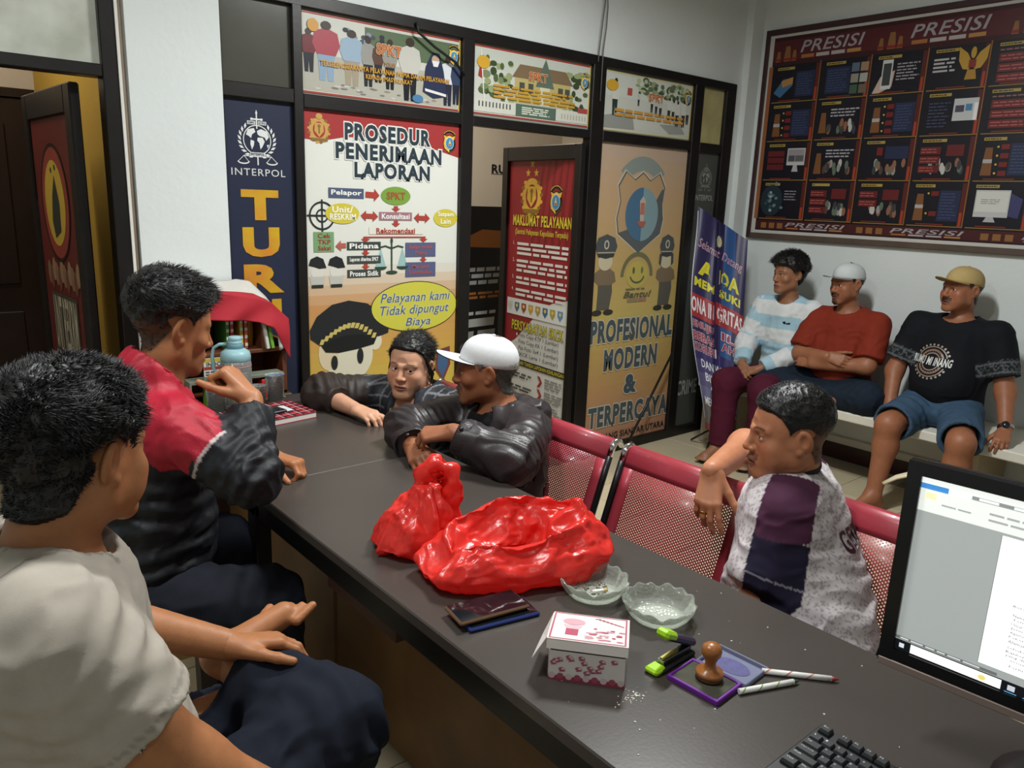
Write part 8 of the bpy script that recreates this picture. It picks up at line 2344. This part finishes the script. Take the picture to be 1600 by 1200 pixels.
D_.cloth('hood', [RC(hd_ + unit(shL - shR) * 0.10 + V(0, 0, 0.01), hd_ - unit(shL - shR) * 0.10 + V(0, 0, 0.01), 0.045, 0.045, 0.03), EL(hd_ - fwD * 0.055 + V(0, 0, -0.055), (0.075, 0.10, 0.045), k=0.04), RC(hd_ + unit(shL - shR) * 0.085, nkb + fwD * 0.02 + unit(shL - shR) * 0.085 + V(0, 0, 0.0), 0.035, 0.022, 0.03), RC(hd_ - unit(shL - shR) * 0.085, nkb + fwD * 0.02 - unit(shL - shR) * 0.085, 0.035, 0.022, 0.03)], 0.006, 0.006, colour='#2c2628', material=LEATHER, wr=0.008, ws=14, ridge=0.85)
for el_, wr_ in ((elL, wrL), (elR, wrR)):
    q = along(el_, wr_, 0.80); d_ = unit(wr_ - el_); f_ = frame_from(d_); rr = []
    for t in np.linspace(0, 2 * math.pi, 30, endpoint=False):
        cdir = f_[:, 0] * math.cos(t) + f_[:, 2] * math.sin(t)
        rr.append([q + cdir * (0.055 + 0.004 * math.cos(s_) + 0.002 * math.sin(4 * t)) + d_ * 0.020 * math.sin(s_) for s_ in np.linspace(0, 2 * math.pi, 8, endpoint=False)])
    b = MB(); b.loft(rr, caps=False, wrap=True); D_.add_mb('cuff', b, [mat('jacket_leather_cuff', '#2a2426', 0.4, bump=0.3, bscale=120)])
    b = MB(); b.lathe([(0.001, 0.004), (0.006, 0.003), (0.007, 0)], 12, R=frame_from(unit(V(-0.5, -0.4, 0.6)))[:, [0, 2, 1]], T=q + unit(V(-0.5, -0.4, 0.6)) * 0.062); D_.add_mb('cuff_button', b, [mat('dark_button', '#3a3030', 0.3, 0.6)])
D_.cloth('tshirt', tor, 0.006, 0.009, cuts=[(V(0, 0, 0.47), V(0, 0, -1))], subs=[RC(nkb + V(-0.01, 0.01, 0.0), nkb + V(-0.04, 0.03, 0.1), 0.074, 0.085)], colour='#101012', wr=0.004)
D_.cloth('trousers', limb(hipR, 0.092, knR, 0.072, anR, 0.055, k=0.05) + limb(hipL, 0.092, knL, 0.072, anL, 0.055, k=0.05) + [EL(pel + V(0, 0, -0.02), (0.15, 0.17, 0.09), k=0.06)], 0.008, 0.011, colour='#1b1c20', wr=0.006)
D_.finish()
# ============ 5. man in the patterned jersey on the right of the desk
shL, shR = V(1.655, 0.900, 0.825), V(1.905, 1.015, 0.835); elL, elR = V(1.560, 0.895, 0.600), V(1.945, 1.215, 0.868); wrL, wrR = V(1.40, 1.04, 0.50), V(1.665, 1.130, 0.872)
pel, cho, nkb = V(1.68, 0.80, 0.52), V(1.775, 0.935, 0.725), V(1.792, 0.978, 0.885)
hc = V(1.752, 0.975, 1.005)
E_ = Person((1.66, 0.80, 0), 'man in a white and plum patterned jersey resting his arm over a chair', '#ad7252')
E_.neck = [RC(nkb + V(0.01, 0.0, -0.06), hc + V(0.028, -0.018, -0.055), 0.062, 0.054, 0.03)]
tor = torso_prims(pel, cho, nkb, shR - shL, wp=0.175, wc=0.18, dp=0.135, dc=0.13, belly=0.8)
arms = limb(shR, 0.056, elR, 0.046, k=0.04) + limb(elR, 0.046, wrR, 0.031) + limb(shL, 0.060, elL, 0.048, k=0.04) + limb(elL, 0.048, wrL, 0.032)
hipR, knR, anR = V(1.60, 0.90, 0.49), V(1.38, 1.05, 0.47), V(1.42, 1.05, 0.08); hipL, knL, anL = V(1.60, 0.74, 0.49), V(1.38, 0.80, 0.47), V(1.42, 0.80, 0.08)
E_.body(slim(tor) + arms + limb(hipR, 0.09, knR, 0.062, anR, 0.04) + limb(hipL, 0.09, knL, 0.062, anL, 0.04) + E_.neck + foot_prims(anR, (-1, 0.2, 0)) + foot_prims(anL, (-1, 0.2, 0)), 0.010)
E_.head(hc, (-0.77, 0.635, -0.03), sc=0.99, h=0.0022, fat=0.45, jaw=1.04, scalp=0.92, moustache=0.45, goatee=0.3, lips='#6a352c', nose=1.05, gaze=(0.1, 1, 0.05), lid=0.85, fade=0.80)
E_.beard(E_.must, 160, 0.0035)
E_.hair(top=0.011, side=0.0006, minth=0.0014, clump=0.003, strands=6000, slen=0.010, srad=0.0006, flow=(0, 0.5, 0.6), zsp=(0.0, 0.090))
E_.hand(wrR, unit(V(-0.45, -0.25, -0.75)), unit(V(-0.85, -0.25, 0.40)), right=True, curls=[(14, 20, 12), (22, 28, 15), (28, 35, 20), (30, 35, 20)], fore=along(elR, wrR, 0.75), thumb=(38, 20, 15), spread=12, ring=2)
E_.hand(wrL, unit(V(-0.5, 0.6, -0.3)), V(-0.3, -0.3, 0.9), right=False, fore=along(elL, wrL, 0.75))
sdE = unit(shR - shL); fwE = unit(np.cross(V(0, 0, 1), sdE))


def jersey(vs, n, c):
    x, y, z = vs.T; lat = (vs - nkb) @ sdE; fr = (vs - nkb) @ fwE
    q = vs * 95; pat = np.abs(noise(q) - 0.7 * noise(q * 1.7 + 9)); base = np.where((pat < 0.16)[:, None], np.array(lin('#9a8f94')), np.array(lin('#c4bdbf')))
    dA, tA = sd_rc(vs, shL, elL); dB, tB = sd_rc(vs, shR, elR)
    out = base
    navy = np.array(lin('#201c30')); plum = np.array(lin('#46243a'))
    d = np.minimum(dA, dB); t = np.where(dA < dB, tA, tB)
    aL = unit(elL - shL); fp = unit(fwE - aL * (fwE @ aL)); back = ((vs - shL) @ fp) < 0.062 - 0.02 * t
    dT = np.min([q_.ev(x, y, z) for q_ in tor], 0); slv = ((d - 0.074) < dT + 0.012) & (np.abs(lat) > np.where(fr < 0, 0.095, 0.05)) & back & (fr > -0.078)
    out = np.where((slv & (t > 0.20) & (z < 0.80))[:, None], navy, out); out = np.where((slv & (z >= 0.80))[:, None], plum, out)
    st = slv & (np.abs(t - 0.62) < 0.008); out = np.where(st[:, None], np.array(lin('#8d8694')), out)
    return out


E_vf = tor + sleeve(shR, elR, 0.070, 0.066, 0.55) + sleeve(shL, elL, 0.072, 0.076, 0.72)
E_.cloth('jersey', E_vf, 0.012, 0.0052, cuts=[(V(0, 0, 0.50), V(0, 0, -1))], subs=[RC(nkb + V(-0.005, 0.005, -0.006), nkb + V(-0.03, 0.02, 0.1), 0.076, 0.09)], colour='#c4bcbe', wr=0.009, ws=8, stretch=(1, 1, 1.8), folds=[(V(1.72, 0.80, 0.62), (0.2, 0, 1), 0.14, 0.05, 0.007)], colfn=jersey)
jv = [d for d in E_.deferred if d[0] == 'mesh' and d[1] == 'jersey'][0]
pr = Print(cho - fwE * 0.16 + V(0, 0, 0.085) - sdE * 0.115, sdE, (0, 0, -1), (0.25, 0.25), step=0.0002); pr.n = -fwE
pr.text('GERMANY', 0.0, 0.0, 0.235, 0.048, '#3a1f30', 0.03, lay=1, res=3); pr.text('8', 0.09, 0.08, 0.16, 0.22, '#3a1f30', 0.05, lay=1, res=3)
drape(pr, jv[2], jv[3], -fwE, 0.0012, 0.2); E_.add_mb('back_print', pr.mb, pr.mats)
rr = []
for t in np.linspace(0, 2 * math.pi, 36, endpoint=False):
    c_ = nkb + V(-0.006, 0.006, 0.012) + sdE * 0.076 * math.sin(t) + fwE * 0.074 * math.cos(t) + V(0, 0, -0.022) * math.cos(t)
    o_ = sdE * math.sin(t) + fwE * math.cos(t)
    rr.append([c_ + o_ * 0.006 * math.cos(q) + V(0, 0, 0.012) * math.sin(q) for q in np.linspace(0, 2 * math.pi, 8, endpoint=False)])
b = MB(); b.loft(rr, caps=False, wrap=True); E_.add_mb('collar', b, [mat('dark_collar', '#231d24', 0.9)])
E_.cloth('trousers', limb(hipR, 0.095, knR, 0.075, anR, 0.06, k=0.05) + limb(hipL, 0.095, knL, 0.075, anL, 0.06, k=0.05) + [EL(pel + V(0, 0, -0.02), (0.16, 0.17, 0.09), k=0.06)], 0.009, 0.011, colour='#1e1f26', wr=0.006)
E_.finish()

# ============ 6. boy in the striped jumper
DY = -0.055
shR, shL = V(4.41, 2.79 + DY, 0.955), V(4.43, 2.46 + DY, 0.955); elR, elL = V(4.335, 2.84 + DY, 0.72), V(4.385, 2.475 + DY, 0.71); wrR, wrL = V(4.165, 2.745 + DY, 0.600), V(4.155, 2.63 + DY, 0.590)
pel, cho, nkb = V(4.46, 2.63 + DY, 0.54), V(4.45, 2.63 + DY, 0.85), V(4.43, 2.63 + DY, 1.015)
hc = V(4.395, 2.63 + DY, 1.170)
F_ = Person((4.46, 2.58, 0), 'boy in a pale blue and white striped jumper on the wall bench', '#8f6248')
F_.neck = [RC(nkb + V(0.01, 0, -0.04), hc + V(0.02, 0, -0.055), 0.052, 0.048, 0.03)]
tor = torso_prims(pel, cho, nkb, shR - shL, wp=0.15, wc=0.155, dp=0.10, dc=0.10)
arms = limb(shR, 0.045, elR, 0.037, k=0.04) + limb(elR, 0.037, wrR, 0.025) + limb(shL, 0.045, elL, 0.037, k=0.04) + limb(elL, 0.037, wrL, 0.025)
hipR, knR, anR = V(4.42, 2.68 + DY, 0.52), V(4.05, 2.765 + DY, 0.500), V(4.02, 2.745 + DY, 0.095); hipL, knL, anL = V(4.42, 2.56 + DY, 0.52), V(4.07, 2.52 + DY, 0.500), V(4.09, 2.52 + DY, 0.09)
F_.body(slim(tor) + arms + limb(hipR, 0.075, knR, 0.055, anR, 0.036) + limb(hipL, 0.075, knL, 0.055, anL, 0.036) + F_.neck + foot_prims(anR, (-1, 0.15, 0)) + foot_prims(anL, (-1, 0, 0)), 0.008)
F_.head(hc, (-0.93, 0.35, -0.02), sc=0.97, h=0.0026, line_up=-0.010, jaw=0.97, scalp=0.95, lips='#7d4640', brow=0.9, nose=1.05)
F_.hair(top=0.032, side=0.017, clump=0.004, strands=3000, slen=0.024, srad=0.0011, flow=(0, 0.5, 0.4), zsp=(0.0, 0.07), fringe=0.5)
F_.hand(wrR, unit(V(-0.55, -0.45, -0.35)), unit(V(-0.5, 0.3, 0.6)), right=True, curls=[(40, 55, 35)] * 4, fore=along(elR, wrR, 0.8), sc=0.93, h=0.0035)
F_.hand(wrL, unit(V(-0.35, 0.70, -0.25)), unit(V(-0.6, -0.1, 0.7)), right=False, curls=[(35, 50, 35)] * 4, fore=along(elL, wrL, 0.8), sc=0.93, h=0.0035)


def stripes(vs, n, c):
    blue = np.array(lin('#9dbccb')); wh = np.array(lin('#cdd0d2')); z = vs[:, 2]
    dA, tA = sd_rc(vs, shR, elR); dB, tB = sd_rc(vs, shL, elL); dC, tC = sd_rc(vs, elR, wrR); dD, tD = sd_rc(vs, elL, wrL)
    s_ = (1.0 - z) / 0.168
    t = np.where(np.minimum(dA, dC) < 0.072, np.where(dA < dC, tA * 0.25, 0.25 + tC * 0.22) / 0.168 + 0.35, np.where(np.minimum(dB, dD) < 0.072, np.where(dB < dD, tB * 0.25, 0.25 + tD * 0.22) / 0.168 + 0.15, s_))
    return np.where(((t % 1) > 0.52)[:, None], blue, wh)


F_.cloth('jumper', tor + limb(shR, 0.060, elR, 0.053, along(elR, wrR, 0.95), 0.040, k=0.05) + limb(shL, 0.060, elL, 0.053, along(elL, wrL, 0.90), 0.044, k=0.05), 0.011, 0.0068, cuts=[ring_cut(along(elR, wrR, 0.88), wrR - elR, 0.08), ring_cut(along(elL, wrL, 0.88), wrL - elL, 0.08), (V(0, 0, 0.53), V(0, 0, -1))], subs=[RC(nkb + V(-0.01, 0, 0.0), nkb + V(-0.05, 0, 0.1), 0.070, 0.085)], colour='#cdd0d2', wr=0.007, ws=10, colfn=stripes, folds=[(V(4.34, 2.58, 0.60), (0, 0, 1), 0.12, 0.05, 0.007)])
jv = [d for d in F_.deferred if d[0] == 'mesh' and d[1] == 'jumper'][0]
pr = Print(V(4.25, 2.55, 0.885), (0, -1, 0), (0, 0, -1), (0.07, 0.02), step=0.0004); pr.poly([(0, 0.006), (0.02, 0.0), (0.02, 0.012), (0.045, 0.006), (0.045, 0.018), (0.01, 0.018)], '#15161c', 1); drape(pr, jv[2], jv[3], V(-1, 0, 0), 0.002, 0.2); F_.add_mb('chest_logo', pr.mb, pr.mats)
F_.cloth('trousers', limb(hipR, 0.085, knR, 0.074, V(anR[0], anR[1], 0.115), 0.066, k=0.05) + limb(hipL, 0.085, knL, 0.074, V(anL[0], anL[1], 0.115), 0.066, k=0.05) + [EL(pel + V(-0.02, 0, -0.02), (0.13, 0.15, 0.085), k=0.06)], 0.008, 0.0085, colour='#4a1428', wr=0.008, ws=8, cuts=[(V(0, 0, 0.105), V(0, 0, -1))])
F_.finish()
for an, td, lb in ((anR, (-1, 0.15, 0), 'teal flip flop on the right foot of the boy in stripes'), (anL, (-1, 0, 0), 'teal flip flop on the left foot of the boy in stripes')):
    d_ = unit(td); s_ = np.cross(V(0, 0, 1), d_); o_ = V(an[0], an[1], 0)
    r = thing('flip_flop', o_, lb, 'sandal')
    b = MB(); b.prism([tuple((o_ + d_ * a_ + s_ * c_)[:2]) for a_, c_ in ((-0.075, 0.0), (-0.065, 0.028), (0.0, 0.032), (0.09, 0.046), (0.135, 0.038), (0.155, 0.0), (0.135, -0.038), (0.09, -0.046), (0.0, -0.032), (-0.065, -0.028))], 0.0, 0.012); b.build('sole', mat('dark_sole', '#23282c', 0.7), r)
    for sg in (-1, 1):
        b = MB(); b.tube([o_ + d_ * 0.105 + V(0, 0, 0.012), o_ + d_ * 0.09 + s_ * sg * 0.012 + V(0, 0, 0.054), o_ + d_ * 0.03 + s_ * sg * 0.046 + V(0, 0, 0.05), o_ + s_ * sg * 0.040 - d_ * 0.01 + V(0, 0, 0.010)], 0.009, 8); b.build('strap', mat('teal_rubber', '#3f8f9c', 0.5), r)

# ============ 7. man in the rust red t-shirt with crossed arms and legs
shR, shL = V(4.43, 2.365, 0.925), V(4.45, 2.015, 0.925); elR, elL = V(4.305, 2.385, 0.715), V(4.325, 1.985, 0.705); wrR, wrL = V(4.245, 2.185, 0.735), V(4.245, 2.270, 0.675)
pel, cho, nkb = V(4.46, 2.20, 0.54), V(4.47, 2.195, 0.83), V(4.46, 2.20, 0.99)
hc = V(4.425, 2.215, 1.150)
G_ = Person((4.46, 2.2, 0), 'man in a rust red t-shirt and white cap sitting with folded arms', '#925f45')
G_.neck = [RC(nkb + V(0.01, 0, -0.05), hc + V(0.02, 0, -0.055), 0.060, 0.055, 0.03)]
tor = torso_prims(pel, cho, nkb, shR - shL, wp=0.17, wc=0.175, dp=0.12, dc=0.12, belly=0.4)
arms = limb(shR, 0.055, elR, 0.046, k=0.04) + limb(elR, 0.046, wrR, 0.031) + limb(shL, 0.055, elL, 0.046, k=0.04) + limb(elL, 0.046, wrL, 0.031)
hipR, knR, anR = V(4.42, 2.30, 0.53), V(4.235, 2.54, 0.535), V(4.17, 2.20, 0.51); hipL, knL, anL = V(4.42, 2.10, 0.53), V(4.245, 1.925, 0.535), V(4.24, 2.26, 0.50)
G_.body(slim(tor) + arms + limb(hipR, 0.085, knR, 0.06, anR, 0.042) + limb(hipL, 0.085, knL, 0.06, anL, 0.042) + G_.neck + [RC(anR, anR + V(0.0, -0.12, -0.01), 0.036, 0.026, 0.03), RC(anL, anL + V(0.02, 0.12, -0.01), 0.036, 0.026, 0.03)], 0.008)
G_.head(hc, (-0.93, 0.34, -0.10), sc=0.97, h=0.0026, fat=0.3, moustache=0.5, goatee=0.7, scalp=0.9, lips='#75423a', stubble=0.15)
G_.beard(G_.must, 300, 0.006, srad=0.0006); G_.beard(G_.goat, 300, 0.007, srad=0.0006, name='chin_hair')
G_.hair(top=0.004, side=0.004, clump=0.002, strands=700, slen=0.008, srad=0.0007, flow=(0, -0.8, -0.6), below=lambda v: 0.036 + 0.0 * v[:, 0], zsp=(0.2, 0.3))
G_.cap('#c6cacc', brimcol='#15171a', tilt=0.14, under='#8a8c8c', up=0.0, yaw=0.0)
G_.hand(wrR, unit(V(0.10, -0.9, -0.12)), unit(V(-0.85, 0, 0.4)), right=True, curls=[(30, 45, 30)] * 4, fore=along(elR, wrR, 0.75), h=0.0035)
G_.hand(wrL, unit(V(0.10, 0.9, 0.05)), unit(V(-0.85, 0, 0.4)), right=False, curls=[(30, 45, 30)] * 4, fore=along(elL, wrL, 0.75), h=0.0035)
G_.cloth('tshirt', tor + sleeve(shR, elR, 0.066, 0.072, 0.86) + sleeve(shL, elL, 0.066, 0.072, 0.86), 0.011, 0.0075, cuts=[(V(0, 0, 0.53), V(0, 0, -1))], subs=[RC(nkb + V(-0.012, 0, -0.002), nkb + V(-0.05, 0, 0.1), 0.074, 0.09)], colour='#7a2a1a', wr=0.007, ws=9)
G_.cloth('jeans', limb(hipR, 0.095, knR, 0.078, anR, 0.058, k=0.05) + limb(hipL, 0.095, knL, 0.078, anL, 0.058, k=0.05) + [EL(pel + V(-0.04, 0, -0.015), (0.15, 0.19, 0.085), k=0.06)], 0.008, 0.0085, cuts=[(V(0, 0, 0.4515), V(0, 0, -1))], colour='#18222f', wr=0.008, ws=9, folds=[(knR, knR - hipR, 0.12, 0.05, 0.005), (knL, knL - hipL, 0.12, 0.05, 0.005)])
G_.finish()

# ============ 8. man in the tan cap, black t-shirt and denim shorts
shR, shL = V(4.45, 1.790, 0.965), V(4.45, 1.395, 0.965); elR, elL = V(4.385, 1.855, 0.700), V(4.400, 1.300, 0.690); wrR, wrL = V(4.255, 1.800, 0.520), V(4.285, 1.235, 0.525)
pel, cho, nkb = V(4.47, 1.60, 0.55), V(4.475, 1.595, 0.86), V(4.475, 1.595, 1.025)
hc = V(4.452, 1.605, 1.180)
H_ = Person((4.46, 1.6, 0), 'man in a tan cap, printed black t-shirt and blue denim shorts', '#935e43')
H_.neck = [RC(nkb + V(0.01, 0, -0.05), hc + V(0.03, -0.01, -0.055), 0.058, 0.052, 0.03)]
tor = torso_prims(pel, cho, nkb, shR - shL, wp=0.18, wc=0.195, dp=0.13, dc=0.13, belly=1.0)
arms = limb(shR, 0.060, elR, 0.046, k=0.04) + limb(elR, 0.046, wrR, 0.032) + limb(shL, 0.060, elL, 0.046, k=0.04) + limb(elL, 0.046, wrL, 0.032)
hipR, knR, anR = V(4.42, 1.69, 0.53), V(4.045, 1.700, 0.475), V(4.00, 1.705, 0.085); hipL, knL, anL = V(4.42, 1.50, 0.53), V(4.02, 1.335, 0.475), V(4.00, 1.36, 0.085)
H_.body(slim(tor) + arms + limb(hipR, 0.09, knR, 0.062, along(knR, anR, 0.3) + V(0.02, 0, 0), 0.060, anR, 0.038) + limb(hipL, 0.09, knL, 0.062, along(knL, anL, 0.3) + V(0.02, 0, 0), 0.060, anL, 0.038) + H_.neck + foot_prims(anR, (-1, 0.25, 0), 0.20) + foot_prims(anL, (-1, 0, 0), 0.20), 0.008)
H_.head(hc, (-0.91, 0.40, 0.06), sc=1.0, h=0.0026, fat=0.45, moustache=0.9, scalp=0.9, lips='#75423a', jaw=1.04, lid=0.7, age=0.3)
H_.beard(H_.must, 280, 0.005, srad=0.0005)
H_.hair(top=0.004, side=0.004, clump=0.002, strands=700, slen=0.008, srad=0.0007, flow=(0, -0.8, -0.6), below=lambda v: 0.036 + 0.0 * v[:, 0], zsp=(0.2, 0.3))
H_.cap('#b29a66', tilt=0.10, under='#8a7448', up=0.0)
H_.hand(wrR, unit(V(-0.55, 0.05, -0.62)), unit(V(-0.5, 0.65, 0.4)), right=True, curls=[(30, 40, 25)] * 4, fore=along(elR, wrR, 0.75), h=0.0035, ring=2)
H_.hand(wrL, unit(V(-0.80, -0.15, -0.40)), unit(V(-0.35, -0.2, 0.85)), right=False, curls=[(30, 40, 25), (32, 42, 25), (35, 42, 25), (38, 42, 25)], fore=along(elL, wrL, 0.75), h=0.0035, ring=1, spread=10)


def ethnic(vs, n, c):
    for s_, e_ in ((shR, elR), (shL, elL)):
        L_ = np.linalg.norm(e_ - s_); d, t = sd_rc(vs, s_, e_); tm = t * L_
        m = (d < 0.12) & (tm > 0.135) & (tm < 0.215)
        a_ = np.arctan2((vs - s_)[:, 1], (vs - s_)[:, 0]); line = (np.abs(tm - 0.15) < 0.005) | (np.abs(tm - 0.20) < 0.005) | ((np.abs(np.sin(vs[:, 1] * 160) * 0.012 + 0.175 - tm) < 0.004)) | (noise(vs * 150) > 0.45)
        c = np.where(m[:, None], np.where(line[:, None], np.array(lin('#55585c')), np.array(lin('#1b1f22'))), c)
    return c


H_.cloth('tshirt', tor + sleeve(shR, elR, 0.066, 0.070, 0.76) + sleeve(shL, elL, 0.066, 0.070, 0.76), 0.011, 0.0068, cuts=[(V(0, 0, 0.545), V(0, 0, -1))], subs=[RC(nkb + V(-0.012, 0, -0.006), nkb + V(-0.05, 0, 0.1), 0.080, 0.095)], colour='#101218', wr=0.006, ws=8, colfn=ethnic)
jv = [d for d in H_.deferred if d[0] == 'mesh' and d[1] == 'tshirt'][0]
pr = Print(V(4.20, 1.745, 0.90), (0, -1, 0), (0, 0, -1), (0.23, 0.20), step=0.0004)
for r_, w_, c in ((0.082, 0.006, '#8a786a'), (0.066, 0.008, '#7a6a5e'), (0.048, 0.006, '#8a786a')):
    pr.ring(0.105, 0.10, r_, r_ * 0.95, w_, c, 1, 30, -math.pi + 0.35, -0.35); pr.ring(0.105, 0.10, r_, r_ * 0.95, w_, c, 1, 30, 0.35, math.pi - 0.35)
for i in range(26):
    t = i / 26 * 2 * math.pi
    if abs(math.sin(t)) > 0.33: pr.ellipse(0.105 + 0.090 * math.cos(t), 0.10 + 0.086 * math.sin(t), 0.006, 0.006, '#9a8a7c', 1, 8); pr.ellipse(0.105 + 0.058 * math.cos(t), 0.10 + 0.055 * math.sin(t), 0.005, 0.005, '#8d5c48', 2, 8)
pr.text('RUMU MI INANG', 0.0, 0.078, 0.21, 0.116, '#c9c9c6', 0.03, lay=3, res=2)
drape(pr, jv[2], jv[3], V(-1, 0, 0), 0.002, 0.2); H_.add_mb('chest_print', pr.mb, pr.mats)
H_.cloth('shorts', limb(hipR, 0.10, along(hipR, knR, 0.88), 0.096, k=0.05) + limb(hipL, 0.10, along(hipL, knL, 0.88), 0.096, k=0.05) + [EL(pel + V(-0.04, 0, -0.015), (0.15, 0.185, 0.085), k=0.06)], 0.008, 0.0075, cuts=[ring_cut(along(hipR, knR, 0.90), knR - hipR, 0.15), ring_cut(along(hipL, knL, 0.90), knL - hipL, 0.15)], subs=[RC(along(hipR, knR, 0.82), along(hipR, knR, 1.3), 0.082, 0.09), RC(along(hipL, knL, 0.82), along(hipL, knL, 1.3), 0.082, 0.09)], colour='#384f66', wr=0.008, ws=8, folds=[(V(4.25, 1.6, 0.52), (1, 0, 0.3), 0.14, 0.06, 0.006)])
q = along(elL, wrL, 0.93); d_ = unit(wrL - elL); f_ = frame_from(d_); rr = []
for t in np.linspace(0, 2 * math.pi, 24, endpoint=False):
    cdir = f_[:, 0] * math.cos(t) + f_[:, 2] * math.sin(t); rr.append([q + cdir * (0.0355 + 0.0015 * math.cos(s_)) + d_ * 0.009 * math.sin(s_) for s_ in np.linspace(0, 2 * math.pi, 6, endpoint=False)])
b = MB(); b.loft(rr, caps=False, wrap=True); H_.add_mb('watch_strap', b, [mat('steel_strap', '#a9abac', 0.3, 1.0)])
wn = unit(V(-0.85, -0.25, 0.35) - d_ * (V(-0.85, -0.25, 0.35) @ d_)); b = MB(); b.lathe([(0.017, 0.0), (0.018, 0.004), (0.015, 0.008), (0.001, 0.0085)], 20, R=frame_from(wn)[:, [2, 0, 1]], T=q + wn * 0.034); H_.add_mb('watch_face', b, [mat('watch_dark', '#1c2024', 0.15)])
H_.finish()
